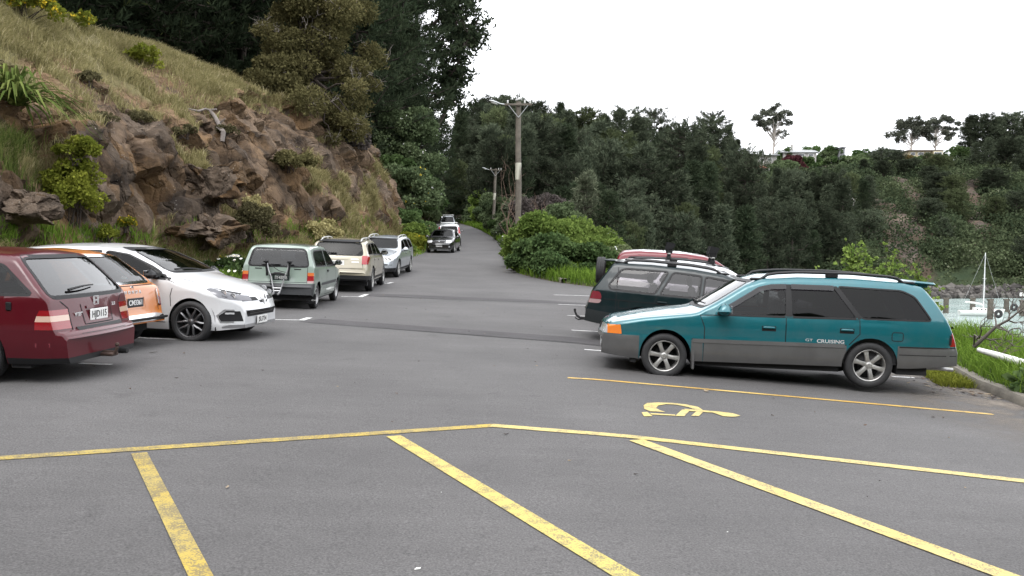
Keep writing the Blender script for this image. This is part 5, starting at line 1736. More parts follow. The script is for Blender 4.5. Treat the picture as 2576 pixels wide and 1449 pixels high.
for x in (-.2, -1.2):
    mb.tube([(x, -.62, c.topz(x, .5) + .11), (x, .62, c.topz(x, .5) + .11)], .022, 6)
    for sd in (1, -1): mb.box((x, sd * .55, c.topz(x, .55) + .05), (.08, .06, .14), bev=.01)
mb.build('roof_bar', bpy.data.materials['silver rail'], c.root)
mb = MB(); mb.box((-2.27, .1, 1.13), (.12, .62, .5), bev=.1); mb.build('spare_wheel_cover', M_BLACK, c.root)

# ---------------------------------------------------------------- farthest: silver van at the bend
van = dict(suv)
van.update(paint=P_SILVER, top=[(2.3, .55), (2.25, .8), (1.9, 1.0), (1.3, 1.15), (.5, 1.75), (.2, 1.84), (-.5, 1.88), (-1.8, 1.86), (-2.0, 1.75), (-2.16, 1.0), (-2.22, .8), (-2.24, .62), (-2.24, .5)], nose=2.3, roofz=1.86,
    plan=[(2.3, .66), (2.1, .78), (1.2, .85), (-1.4, .85), (-2.0, .84), (-2.24, .76)], windscreen=(.68, 1.18, .56, 1.74, .3, 1.35, G_MID), rear_window=(.62, 1.15, .56, 1.68, -2.3, -1.8, G_MID),
    windows=[([(1.0, 1.18), (.45, 1.64), (-.2, 1.70), (-.2, 1.18)], G_DARK), ([(-.28, 1.18), (-.28, 1.70), (-1.0, 1.70), (-1.0, 1.18)], G_DARK)], cuts=[('headlight', [(2.5, .75), (2.5, .9), (2.0, .92), (2.0, .75)], 'xz', {'ay': (.4, 9)}, M_WLENS), ('lower_bumper', [(2.6, .2), (2.6, .55), (1.8, .5), (1.8, .2)], 'xz', {}, M_BLACK)])
van.pop('plan_w', None); van.pop('track', None)
c = build_car('van', 'silver van facing the camera, farthest of the row before the road bends', -7.0, 93.5, -88, van, cat='van', group='cars parked along the road')
mb = MB()
for x in (.1, -1.0): mb.tube([(x, -.6, c.topz(x, .4) + .1), (x, .6, c.topz(x, .4) + .1)], .03, 6)
for sd in (1, -1): mb.tube([(.3, sd * .55, c.topz(.3, .5) + .06), (-1.5, sd * .55, c.topz(-1.5, .5) + .06)], .03, 6)
mb.build('roof_rack', bpy.data.materials['silver rail'], c.root)

# ---------------------------------------------------------------- dark green estate (right, tail towards the aisle)
P_DGREEN = paint_mat('dark green paint', (0.003, 0.011, 0.013), 0.0, 0.3, 0.02, .45)
G_PINK = glass_mat('grey tinted glass', (.50, .48, .50))
dgreen = dict(
    nose=2.28, tail=-2.34, axles=(1.315, -1.315), r=.30, arch=.345, paint=P_DGREEN, roofz=1.43,
    top=[(2.28, .46), (2.26, .60), (2.1, .70), (1.5, .82), (.98, .92), (.9, .94), (.28, 1.29), (.02, 1.36), (-.5, 1.41), (-1.2, 1.43), (-1.75, 1.415), (-1.87, 1.39), (-2.10, 1.05), (-2.24, .86), (-2.28, .70), (-2.29, .62), (-2.34, .585), (-2.34, .46)],
    bottom=[(2.28, .24), (.9, .22), (-.9, .23), (-1.75, .27), (-2.34, .33)],
    belt=[(2.28, .68), (1, .84), (-2.34, .885)],
    plan=[(2.28, .64), (2.1, .76), (1.3, .84), (-1.3, .845), (-1.9, .83), (-2.2, .79), (-2.34, .73)],
    edge=[(2.28, .04), (1, .08), (.2, .08), (-1.6, .08), (-1.9, .06), (-2.34, .03)],
    crown=[(2.28, 0), (1, .05), (0, .045), (-1.8, .04), (-2.34, 0)], bow=(.12, .10), tumble=.30,
    windows=[([(.72, .875), (.15, 1.21), (-.28, 1.255), (-.30, .885)], G_PINK), ([(-.36, .885), (-.34, 1.26), (-.82, 1.285), (-1.02, .89)], G_PINK), ([(-1.10, .895), (-.90, 1.285), (-1.62, 1.285), (-1.72, 1.25), (-1.90, .98), (-1.86, .91)], G_PINK)],
    windscreen=(.68, .95, .54, 1.285, .1, .95, G_CLEAR), rear_window=(.63, .90, .55, 1.33, -2.3, -1.8, G_MID),
    cuts=[('taillight', rounded([(-2.6, .725), (-2.6, .86), (-2.03, .86), (-1.99, .725)], .05), 'xz', {'ay': (.48, 9)}, M_DRED),
          ('reversing_light', rounded([(-2.6, .655), (-2.6, .722), (-1.99, .722), (-2.03, .655)], .03), 'xz', {'ay': (.48, 9)}, mat('dusky lens', (.30, .20, .20), .2, coat=1)),
          ('bumper', [(-2.9, .1), (-2.9, .59), (-1.72, .50), (-1.70, .1)], 'xz', {}, mat('black green bumper', (.010, .014, .015), .4, coat=.5))],
    doors=[[(.84, .27), (.84, .84), (-.31, .875), (-.31, .27)], [(-.31, .27), (-.31, .875), (-1.05, .885), (-1.12, .70), (-.98, .45), (-.95, .27)]],
    handles=[(-.12, .77), (-.97, .76)], strips=[([(2.0, .735), (-1.95, .74)], .010, M_BLACK)],
    rails=(.0, -1.72, .57, .07, M_BLACK), mirror=(.62, .93, P_DGREEN), wheels=('five', .30, .19, .21, M_ALLOY), cabin=(-2.0, .95), rubber=.03, rows=(-.42, -1.1))
c = build_car('station_wagon', 'dark green estate car with tow bar parked nose to the sea behind the teal one', 3.60, 15.05, -11.5, dgreen, pitch=-4.3, dz=-.02, group='cars parked along the sea side')
mb = MB(); mb.tube([(-2.1, 0, .30), (-2.42, 0, .30), (-2.50, 0, .34), (-2.54, 0, .42)], [.03, .026, .02, .018], 8)
mb.lathe([(0, .025), (.018, .018), (.025, 0), (.018, -.018), (0, -.025)], 12, 'Z', (-2.54, 0, .44)); mb.tube([(-2.3, -.02, .30), (-2.46, -.03, .27), (-2.52, -.05, .30)], .012, 6)
mb.build('tow_bar', M_DARK, c.root)
mb = MB(); c.ribbon(mb, rounded([(-1.52, .60), (-1.52, .735), (-1.70, .735), (-1.70, .60)], .03), .009, -1, .003, True); mb.build('fuel_flap', M_DARK, c.root)
mb = MB(); c.ribbon(mb, [(-1.745, .55), (-1.76, 1.38)], .010, -1, .003); mb.build('panel_seam', M_DARK, c.root)
mb = MB(); mb.box((-1.93, 0, 1.40), (.2, 1.1, .035), bev=.015); mb.build('roof_spoiler', P_DGREEN, c.root)

# ---------------------------------------------------------------- white grey wagon with ski racks
wag = dict(beige)
for k in ('plan_w', 'track'): wag.pop(k, None)
wag.update(paint=P_PEARL, rails=(.05, -1.75, .56, .06, M_BLACK), mirror=(.62, 1.08, P_PEARL, (.13, .21, .15)), cuts=beige['cuts'][:1], wheels=('five', .34, .215, .228, M_ALLOY), winr=.05)
c = build_car('station_wagon', 'pale silver wagon with ski racks on its roof behind the dark green estate', 4.20, 18.2, -10, wag, pitch=-4.0, dz=-.06, group='cars parked along the sea side')
c.wiper((.05, 1.09), (.48, 1.10), False)
for x in (-.95, -.05):
    rk = thing('ski_rack', 'silver bar with four black ski clamps across the pale wagon, %s one' % ('rear' if x < -.5 else 'front'), 'ski rack', c.root.location, c.root.rotation_euler, 'ski racks on the pale wagon')
    zt = c.topz(x, .56)
    mb = MB(); mb.box((x, 0, zt + .16), (.06, 1.30, .025), bev=.008); mb.build('bar', bpy.data.materials['silver rail'], rk)
    for sd in (1, -1):
        mb = MB(); mb.box((x, sd * .56, zt + .10), (.10, .07, .12), bev=.02, taper=.7); mb.build('foot', M_BLACK, rk)
    for yy in (-.48, -.22, .22, .48):
        mb = MB()
        mb.box((x, yy, zt + .22), (.14, .08, .12), bev=.02)
        mb.prism([(-.10, .0), (.08, .02), (.12, .13), (-.06, .16)], (x, yy - .05, zt + .24), (1, 0, 0), (0, 0, 1), (0, 1, 0), .10)
        o = mb.build('ski_clamp', M_BLACK, rk)
        mb = MB(); mb.box((x - .055, yy, zt + .29), (.012, .05, .07), bev=.004); mb.build('reflector', mat('clear reflector', (.45, .45, .44), .3) if 'clear reflector' not in bpy.data.materials else bpy.data.materials['clear reflector'], o)

# ---------------------------------------------------------------- red off-roader with a spare wheel on its tail
P_RED = paint_mat('dark red paint', (0.13, 0.003, 0.010), 0.0, 0.3, 0.01, .5)
red = dict(suv)
for k in ('plan_w', 'track'): red.pop(k, None)
red.update(paint=P_RED, cuts=[('taillight', [(-2.6, .7), (-2.6, .92), (-2.15, .92), (-2.15, .7)], 'xz', {'ay': (.6, 9)}, M_RED), ('roof_panel', [(.30, 1.60), (.30, 1.9), (-1.95, 1.9), (-1.95, 1.60)], 'xz', {}, P_PEARL)])
c = build_car('off_roader', 'dark red off roader with spare wheel, farthest of the sea side row', 4.55, 21.2, -9, red, pitch=-3.5, dz=-.02, group='cars parked along the sea side')
to, ri = wheel_meshes('five', .34, .22, .22, M_ALLOY)
e = thing('spare_wheel', None, None); e.parent = c.root; e.location = (-2.40, .05, 1.05); e.rotation_euler = (0, 0, R(90))
link('tyre', to, e); link('rim', ri, e)
mb = MB(); mb.tube([(-.9, -.55, 1.63), (-.6, -.75, 1.95)], .006, 4); mb.build('aerial', M_BLACK, c.root)
# ================================================================== vegetation
M_BARK = mat('pine bark', (.045, .034, .028), .95, noise=.4, nscale=4)
M_GUMBARK = mat('pale gum bark', (.30, .27, .24), .9, noise=.35, nscale=2)
M_TWIG = mat('grey dead twigs', (.22, .195, .175), .95)
L_PINE = leaf_mat('dark pine needles', (.030, .039, .027), (.070, .082, .052), .15, None, (.55, 1.6))
L_MIX = leaf_mat('mid green tree leaves', (.040, .052, .026), (.100, .118, .058), .2, None, (.7, 1.3))
L_PINE2 = leaf_mat('blue green pine needles', (.023, .034, .021), (.054, .068, .038), .15)
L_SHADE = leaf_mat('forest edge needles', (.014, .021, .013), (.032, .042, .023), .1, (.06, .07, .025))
L_BROWN = leaf_mat('browned cypress foliage', (.072, .068, .030), (.155, .140, .064), .2, (.21, .16, .075))
L_GUM = leaf_mat('gum leaves', (.055, .062, .048), (.105, .112, .085), .2)
L_BUSH = leaf_mat('grey green bush leaves', (.060, .088, .044), (.140, .178, .090), .25, (.32, .34, .26))
L_BRIGHT = leaf_mat('bright bramble leaves', (.065, .110, .026), (.210, .280, .072), .3)
L_DEEP = leaf_mat('deep green leaves', (.042, .076, .030), (.110, .160, .060), .25)
L_YEL = leaf_mat('yellow green leaves', (.10, .125, .020), (.25, .265, .045), .3)
L_PURP = leaf_mat('purple brown leaves', (.075, .064, .060), (.160, .138, .130), .2)
L_PALE = leaf_mat('pale blossom leaves', (.085, .115, .050), (.20, .23, .12), .25, (.50, .50, .40))
L_SCRUB = leaf_mat('hill scrub leaves', (.024, .036, .021), (.070, .086, .044), .2, (.15, .16, .11))
L_FIR = leaf_mat('grey green conifer', (.055, .068, .045), (.120, .130, .085), .15)
L_GRASS = leaf_mat('fresh grass', (.065, .120, .016), (.170, .260, .045), .35)
L_DRY = leaf_mat('dry hill grass', (.190, .175, .078), (.45, .40, .205), .3, (.55, .48, .30))
L_FLAX = leaf_mat('flax leaves', (.055, .090, .022), (.17, .20, .06), .3)
L_OLIVE = leaf_mat('grey olive tufts', (.070, .064, .034), (.165, .150, .080), .2)
L_RED = leaf_mat('dark red leaves', (.05, .018, .022), (.11, .04, .045), .2)
M_PETAL = mat('white petals', (.80, .80, .77), .7)
M_YFLOW = mat('yellow petals', (.62, .45, .015), .7)


def unit(a): return a / np.maximum(np.linalg.norm(a, axis=-1, keepdims=True), 1e-9)


def sprays(C, A, L, W, k, rng, spread=.75, tint=None):
    """k pointed leaves fanning from each centre C round axis A; returns verts, faces, tint."""
    n = len(C)
    C = np.repeat(C, k, 0); A = np.repeat(A, k, 0); L = np.repeat(np.broadcast_to(L, (n,)), k); W = np.repeat(np.broadcast_to(W, (n,)), k)
    d = unit(A * .8 + rng.normal(size=(n * k, 3)) * spread)
    s = unit(np.cross(d, rng.normal(size=(n * k, 3))))
    ln = (L * rng.uniform(.6, 1.2, n * k))[:, None]
    wd = (W * rng.uniform(.7, 1.3, n * k))[:, None]
    b = C + rng.normal(size=(n * k, 3)) * (L[:, None] * .15)
    V = np.stack([b, b + d * ln * .5 + s * wd, b + d * ln, b + d * ln * .5 - s * wd], 1).reshape(-1, 3)
    F = np.arange(n * k * 4).reshape(-1, 4)
    t = np.repeat(tint if tint is not None else rng.random(n), k) * .7 + rng.random(n * k) * .3
    return V, F, np.repeat(t, 4)


def tubes(paths, n=5):
    """Tapered tubes: paths = [(points, radii)] -> verts, quads."""
    V, F, b = [], [], 0
    for pts, rad in paths:
        pts = np.asarray(pts, float)
        m = len(pts)
        d = unit(np.gradient(pts, axis=0))
        ref = np.array([0, 0, 1.0]) if abs(d[0][2]) < .8 else np.array([1.0, 0, 0])
        a = unit(np.cross(d, ref)); c = np.cross(d, a)
        t = np.arange(n) * 2 * np.pi / n
        ring = pts[:, None] + (a[:, None] * np.cos(t)[None, :, None] + c[:, None] * np.sin(t)[None, :, None]) * np.asarray(rad)[:, None, None]
        V.append(ring.reshape(-1, 3))
        for i in range(m - 1):
            for k in range(n):
                F.append((b + i * n + k, b + i * n + (k + 1) % n, b + (i + 1) * n + (k + 1) % n, b + (i + 1) * n + k))
        b += m * n
    return np.concatenate(V), np.array(F)


def bend(p, q, rng, k=5, wob=.08, sag=0.0):
    p, q = np.asarray(p, float), np.asarray(q, float)
    t = np.linspace(0, 1, k)[:, None]
    L = np.linalg.norm(q - p)
    w = rng.normal(size=(k, 3)) * wob * L * np.sin(t * np.pi)
    return p + (q - p) * t + w + np.array([0, 0, -1]) * sag * L * (t * (1 - t)) * 4 * .25


def pine(seed, H=18, Rm=3.6, base=.08, whorl=.75, nb=6, leaf=.55, k=7, top_open=0.0, up=.15, shape='cone', tr=.22, wd=.075):
    """A pine: trunk mesh arrays and crown mesh arrays (limbs in the crown carry needle sprays)."""
    rng = np.random.default_rng(seed)
    lean = rng.normal(size=2) * .02 * H
    tp = np.array([[lean[0] * t * t, lean[1] * t * t, H * t] for t in np.linspace(0, 1, 9)]) + rng.normal(size=(9, 3)) * .05
    tp[0, :2] = 0
    trunk = tubes([(tp, np.linspace(tr * 1.15, tr * .12, 9))], 8)
    limbs, C, A, L, T = [], [], [], [], []
    z = H * base
    while z < H * .985:
        f = (z / H - base) / (1 - base)
        if shape == 'cone': prof = (1 - f) ** .8 * (.55 + .45 * min(1, f / .12))
        elif shape == 'round': prof = math.sqrt(max(0, 1 - (2 * f - .85) ** 2 / 1.35)) if f < .97 else .25
        else: prof = .35 + .75 * math.sin(math.pi * min(1, f * .9 + .1)) if f > .25 else .25
        n = rng.integers(max(3, nb - 2), nb + 2)
        a0 = rng.random() * 6.28
        for j in range(n):
            if rng.random() < top_open * .5: continue
            r = Rm * prof * rng.uniform(.55, 1.2) + .25
            a = a0 + 6.283 * j / n + rng.normal() * .25
            base_p = np.array([np.interp(z, tp[:, 2], tp[:, 0]), np.interp(z, tp[:, 2], tp[:, 1]), z + rng.normal() * .15])
            tip = base_p + np.array([math.cos(a) * r, math.sin(a) * r, r * (up + rng.normal() * .14 + .25 * f)])
            path = bend(base_p, tip, rng, 6, .05, .25)
            rad = np.linspace(.025 + .018 * r, .012, 6)
            limbs.append((path, rad))
            m = max(3, int(r / (leaf * .62)))
            for q in np.linspace(.28 if top_open < .3 else .55, 1.0, m):
                i = q * 5; i0 = min(4, int(i)); pt = path[i0] + (path[i0 + 1] - path[i0]) * (i - i0)
                for side in range(2):
                    C.append(pt + rng.normal(size=3) * np.array([.30, .30, .16]) * leaf * (1.5 - .5 * q))
                    ax = tip - base_p; ax = ax / np.linalg.norm(ax)
                    A.append(ax * .6 + np.array([0, 0, .55]))
                    L.append(leaf * rng.uniform(.8, 1.25)); T.append(np.clip(rng.normal(.45, .22), 0, 1))
        z += whorl * rng.uniform(.7, 1.3) * (1.15 - .5 * f)
    V, F, t = sprays(np.array(C), np.array(A), np.array(L), np.array(L) * wd, k, rng, .55, np.array(T))
    if limbs:
        lv, lf = tubes(limbs, 4)
    return trunk, (V, F, t), (lv, lf)


def join(parts):
    """[(V, F, tint or None, material index)] -> arrays."""
    Vs, Fs, Ts, Ms, b = [], [], [], [], 0
    for V, F, t, mi in parts:
        Vs.append(V); Fs.append(np.asarray(F) + b); Ts.append(t if t is not None else np.full(len(V), .5)); Ms.append(np.full(len(F), mi)); b += len(V)
    return np.concatenate(Vs), np.concatenate(Fs), np.concatenate(Ts), np.concatenate(Ms)


def tree_proto(args, leafm, bark=None, one=False):
    trunk, crown, limbs = args
    bark = bark or M_BARK
    if one:
        V, F, t, m = join([(crown[0], crown[1], crown[2], 0), (*limbs, None, 1), (*trunk, None, 1)])
        return np_mesh('pine_tree', V, F, [leafm, bark], t, m)
    V, F, t, m = join([(crown[0], crown[1], crown[2], 0), (*limbs, None, 1)])
    return np_mesh('trunk', *trunk, bark, smooth=True), np_mesh('crown', V, F, [leafm, bark], t, m)


def put_tree(name, proto, label, cat, loc, s=1.0, rz=0.0, group=None, sz=None):
    t = thing(name, label, cat, loc, (0, 0, rz), group)
    t.scale = (s, s, sz or s)
    link('trunk', proto[0], t); link('crown', proto[1], t)
    return t


def clumps(rng, blobs, n, leaf, k=1, w=.42, shell=.55, up=.25, shell0=None):
    """Leaves through a set of ellipsoids (cx, cy, cz, rx, ry, rz, tint); n leaves per unit weight."""
    C, A, T = [], [], []
    wts = np.array([(b[3] * b[4] * b[5]) ** (2 / 3) for b in blobs]); wts = wts / wts.sum()
    for b, wt in zip(blobs, wts):
        m = max(8, int(n * wt))
        d = unit(rng.normal(size=(m, 3)))
        r = (shell + (1 - shell) * rng.random(m)) ** .8
        r = np.where(rng.random(m) < .15, r * rng.uniform(1.0, 1.25, m), r)
        C.append(np.array(b[:3]) + d * r[:, None] * np.array(b[3:6]))
        A.append(d + np.array([0, 0, up])); T.append(np.clip(b[6] + rng.normal(size=m) * .16, 0, 1))
    C, A, T = np.concatenate(C), np.concatenate(A), np.concatenate(T)
    return sprays(C, A, np.full(len(C), leaf), np.full(len(C), leaf * w), k, rng, .9, T)


def bush_arrays(seed, rx, ry, h, nblob=22, n=3500, leaf=.16, stems=7, dome=True, w=.42):
    """A shrub: stems fanning from the base and lumps of leaves of unequal size on them."""
    rng = np.random.default_rng(seed)
    blobs, paths = [], []
    for i in range(nblob):
        a = rng.random() * 6.283; q = math.sqrt(rng.random())
        zz = rng.uniform(.25, .95) if dome else rng.uniform(.1, 1.0)
        lim = math.sqrt(max(.05, 1 - (zz * .95) ** 2)) if dome else 1 - .55 * zz
        x, y, z = math.cos(a) * q * rx * lim, math.sin(a) * q * ry * lim, zz * h * .86
        r = rng.uniform(.16, .36) * min(rx, ry, h * .8)
        blobs.append((x, y, z, r * 1.15, r * 1.15, r * .8, np.clip(rng.normal(.45, .2), .05, .95)))
        if i < stems:
            paths.append((bend((rng.normal() * .08, rng.normal() * .08, -.15), (x, y, z), rng, 5, .06), np.linspace(.022, .006, 5) * max(1, h * .5)))
    V, F, t = clumps(rng, blobs, n, leaf, 2, w)
    return (V, F, t), tubes(paths, 5)


def make_bush(name, label, cat, loc, seed, rx, ry, h, leafm, group=None, n=3500, leaf=.16, nblob=22, dome=True, flowers=None, w=.42, stemm=None):
    (V, F, t), st = bush_arrays(seed, rx, ry, h, nblob, n, leaf, dome=dome, w=w)
    o = thing(name, label, cat, loc, (0, 0, 0), group)
    link('foliage', np_mesh('foliage', V, F, leafm, t), o)
    link('stem', np_mesh('stem', *st, stemm or M_BARK, smooth=True), o)
    if flowers:
        fm, cnt, size = flowers
        rng = np.random.default_rng(seed + 1)
        idx = rng.choice(len(V), cnt)
        P = V[idx] * np.array([1.03, 1.03, 1.03])
        V2, F2, t2 = sprays(P, np.tile([0, -.5, .6], (cnt, 1)), np.full(cnt, size), np.full(cnt, size * .5), 4, rng, 1.0)
        link('blossom', np_mesh('blossom', V2, F2, fm, t2), o)
    return o


def blades(P, h, w, rng, lean=.35, tint=None, bias=None):
    """Grass blades: two-segment bent strips standing at the points P."""
    n = len(P)
    h = np.broadcast_to(h, (n,)) * rng.uniform(.55, 1.25, n); w = np.broadcast_to(w, (n,))
    a = rng.random(n) * 6.283
    side = np.stack([np.cos(a), np.sin(a), np.zeros(n)], 1)
    b = rng.normal(size=(n, 3)) * lean; b[:, 2] = 0
    if bias is not None: b = b + bias
    mid = P + np.stack([b[:, 0] * .3 * h, b[:, 1] * .3 * h, h * .58], 1)
    tip = P + np.stack([b[:, 0] * h, b[:, 1] * h, h * (1 - .25 * np.clip(np.linalg.norm(b, axis=1), 0, 1.2))], 1)
    s = side * w[:, None] / 2
    V = np.stack([P - s, P + s, mid + s * .8, mid - s * .8, tip + s * .12, tip - s * .12], 1).reshape(-1, 3)
    i = np.arange(n)[:, None] * 6
    F = np.concatenate([i + [0, 1, 2, 3], i + [3, 2, 4, 5]], 0)
    t = tint if tint is not None else rng.random(n)
    return V, F, np.repeat(np.clip(t, 0, 1), 6)


def scatter_on(P, mask, n, rng):
    """n random points on the grid surface P (rows x cols x 3), cells weighted by area and mask."""
    a, b, c, d = P[:-1, :-1], P[1:, :-1], P[1:, 1:], P[:-1, 1:]
    ar = np.linalg.norm(np.cross(c - a, d - b), axis=-1) / 2
    wgt = (ar * mask[:-1, :-1]).ravel(); wgt = wgt / wgt.sum()
    idx = rng.choice(len(wgt), n, p=wgt)
    u, v = rng.random((n, 1)), rng.random((n, 1))
    A, B, C_, D = (q.reshape(-1, 3)[idx] for q in (a, b, c, d))
    return A * (1 - u) * (1 - v) + B * u * (1 - v) + C_ * u * v + D * (1 - u) * v, idx
# ---------------------------------------------------------------- dark forest above the bank on the left
edge = [tree_proto(pine(100 + i, 19, 3.9, .03, .62, 7, .52, 9, 0, .05, wd=.075), L_SHADE) for i in range(4)]
rng = np.random.default_rng(5)
G1 = 'dark pines above the grassy bank'
k = 0
for row, (off_, sp) in enumerate(((3.2, 3.6), (8.5, 4.6), (15, 6.0))):
    y = 20.0 + row
    while y < 84:
        x = RIDX(y) - off_ + rng.normal() * .8
        p = drop(HB, x, y + rng.normal() * .6)
        put_tree('pine_tree', edge[k % 4], 'dark pine in the dense shaded stand above the grassy bank', 'tree', (p.x, y, p.z - .4), rng.uniform(.85, 1.15), rng.random() * 6.28, G1, rng.uniform(.95, 1.3))
        y += sp * rng.uniform(.8, 1.2); k += 1
# the tall pines whose crowns stand against the sky
big = [tree_proto(pine(201, 33, 7.2, .06, .85, 8, .58, 12, .10, .10, 'round', .42, wd=.06), L_PINE2), tree_proto(pine(202, 30, 6.4, .05, .85, 8, .58, 12, .05, .08, 'cone', .38, wd=.06), L_PINE2)]
for px, y, s, pr, lab in ((930, 78, 1.10, 0, 'tallest dark pine beside the browned tree, its top out of the picture'), (945, 90, 1.12, 0, 'big dark pine whose open crown edge meets the white sky above the road'), (1050, 104, .78, 1, 'dark cone shaped pine low against the sky left of the lamp poles'),
                          (905, 70, 1.0, 1, 'big dark pine half hidden behind the browned tree'), (1105, 122, .66, 1, 'dark pine at the bend, farthest of the tall ones left of the road'), (985, 98, 1.0, 1, 'dark pine squeezed between the two tallest pines')):
    x = (px - 1288) / FPX * y
    p = drop(HB, x, y)
    put_tree('pine_tree', big[pr], lab, 'tree', (x, y, p.z - .5), s, rng.random() * 6.28)
# one open limb of the big pine reaching out over the sky
rr = np.random.default_rng(77)
lt = thing('pine_limb', None, None); lt.name = 'tree_limb'
host = [o for o in bpy.data.objects if o.get('label', '').startswith('big dark pine whose')][0]
bpy.data.objects.remove(lt)
paths, C, A = [], [], []
for (p0, p1, p2) in (((1090, 150), (1150, 60), (1172, -30)), ((1100, 170), (1160, 130), (1196, 60)), ((1090, 250), (1140, 190), (1185, 100)), ((1100, 330), (1135, 250), (1150, 190)), ((1080, 60), (1130, 20), (1150, -40))):
    q = [np.array(at(*c_, 88)) + np.array([0, rr.normal() * 1.0, 0]) for c_ in (p0, p1, p2)]
    path = np.concatenate([bend(q[0], q[1], rr, 5, .04), bend(q[1], q[2], rr, 5, .06)[1:]])
    paths.append((path, np.linspace(.20, .05, len(path))))
    for i in range(3, len(path)):
        for _ in range(6):
            tip = path[i] + rr.normal(size=3) * np.array([.8, .8, .7])
            paths.append((bend(path[i], tip, rr, 4, .08), np.linspace(.05, .018, 4)))
            for _ in range(10):
                C.append(tip + rr.normal(size=3) * .34); A.append([0, 0, .8])
V, F, t = sprays(np.array(C), np.array(A), np.full(len(C), .42), np.full(len(C), .10), 7, rr, .8)
lv, lf = tubes(paths, 5)
V, F, t, mi = join([(V, F, t, 0), (lv, lf, None, 1)])
M = host.matrix_basis.inverted()
me = np_mesh('limb', V, F, [L_PINE2, M_BARK], t, mi); me.transform(M)
link('limb', me, host)

# ---------------------------------------------------------------- browned tree on the shoulder of the cutting
def crown_tree(name, label, cat, base, H, blobs, leafm, n, leaf, barkm, seed, r0=.2, twigs=0, kk=3, w=.3, group=None, lean=(0, 0), shell=.35):
    """A broad tree: forked trunk and limbs to each foliage lump, pale dead twigs where the photo shows them."""
    r = np.random.default_rng(seed)
    o = thing(name, label, cat, base, (0, 0, 0), group)
    tp = np.array([[lean[0] * q, lean[1] * q, H * q] for q in np.linspace(-.04, .8, 8)]) + r.normal(size=(8, 3)) * .04 * H * .1
    paths = [(tp, np.linspace(r0, r0 * .3, 8))]
    for b in blobs:
        z0 = max(H * .12, b[2] * r.uniform(.35, .7))
        s = np.array([np.interp(z0, tp[:, 2], tp[:, 0]), np.interp(z0, tp[:, 2], tp[:, 1]), z0])
        paths.append((bend(s, b[:3], r, 6, .06), np.linspace(r0 * .32, .015, 6)))
    link('trunk', np_mesh('trunk', *tubes(paths, 6), barkm, smooth=True), o)
    V, F, t = clumps(r, blobs, n, leaf, kk, w, shell)
    if not twigs: link('crown', np_mesh('crown', V, F, leafm, t), o)
    else:
        pp = []
        for i in range(twigs):
            b = blobs[r.integers(len(blobs))]
            s = np.array(b[:3]) + r.normal(size=3) * np.array(b[3:6]) * .3
            d = unit(r.normal(size=3) + np.array([0, -.7, .1])) * np.mean(b[3:6]) * r.uniform(.7, 1.25)
            main = bend(s, s + d, r, 5, .08)
            pp.append((main, np.linspace(.022, .007, 5)))
            for j in range(5):
                q = main[r.integers(2, 5)]
                pp.append((bend(q, q + unit(d + r.normal(size=3) * np.linalg.norm(d) * .8) * r.uniform(.25, .6), r, 4, .12), np.linspace(.012, .004, 4)))
        V, F, t, mi = join([(V, F, t, 0), (*tubes(pp, 4), None, 1)])
        link('crown', np_mesh('crown', V, F, [leafm, M_TWIG], t, mi), o)
    return o


r = np.random.default_rng(31)
D = 47.0
bx, bz = (790 - 1288) / FPX * D, None
bp_ = drop(HB, bx, D)
blobs = []
for px, py, rad in ((700, 20, 55), (760, 10, 70), (830, 5, 70), (890, 30, 55), (690, 80, 45), (740, 100, 60), (820, 90, 70), (900, 110, 42), (720, 160, 50), (790, 170, 65), (870, 165, 60), (918, 165, 28), (740, 225, 50), (810, 240, 60), (880, 235, 50), (770, 290, 48), (850, 295, 50), (900, 285, 32), (750, 335, 34), (820, 340, 40), (700, 230, 36), (660, 40, 22), (800, -60, 80), (870, -70, 60), (730, -50, 50), (775, -150, 55), (850, -140, 45)):
    q = at(px, py, D)
    for j in range(2):
        rd = rad / FPX * D * r.uniform(.6, .95)
        blobs.append((q.x - bp_.x + r.normal() * rd * .4, r.normal() * 1.5, q.z - bp_.z + r.normal() * rd * .3, rd, rd, rd * .72, np.clip(r.normal(.5, .22), .05, .9)))
crown_tree('cypress_tree', 'browned olive cypress with pale dead twigs on the shoulder of the rock cutting', 'tree', (bp_.x, D, bp_.z - .3), 15, blobs, L_BROWN, 30000, .17, M_BARK, 8, .26, 110, 3, .22)
for px, py, d_, sd, rx, hh, lab, lm in ((680, 275, 45, 71, 1.7, 2.6, 'low olive bush left of the browned cypress foot', L_BROWN), (740, 365, 46, 72, 1.2, 1.4, 'dark low bush under the left side of the browned cypress', L_BROWN), (865, 385, 50, 73, 1.6, 1.4, 'dull brown scrub right under the browned cypress', L_PURP)):
    q = at(px, py, d_); g_ = drop(HB, q.x, d_)
    make_bush('bush', lab, 'bush', (q.x, d_, g_.z - .25), sd, rx, rx, hh, lm, None, 3000, .17)

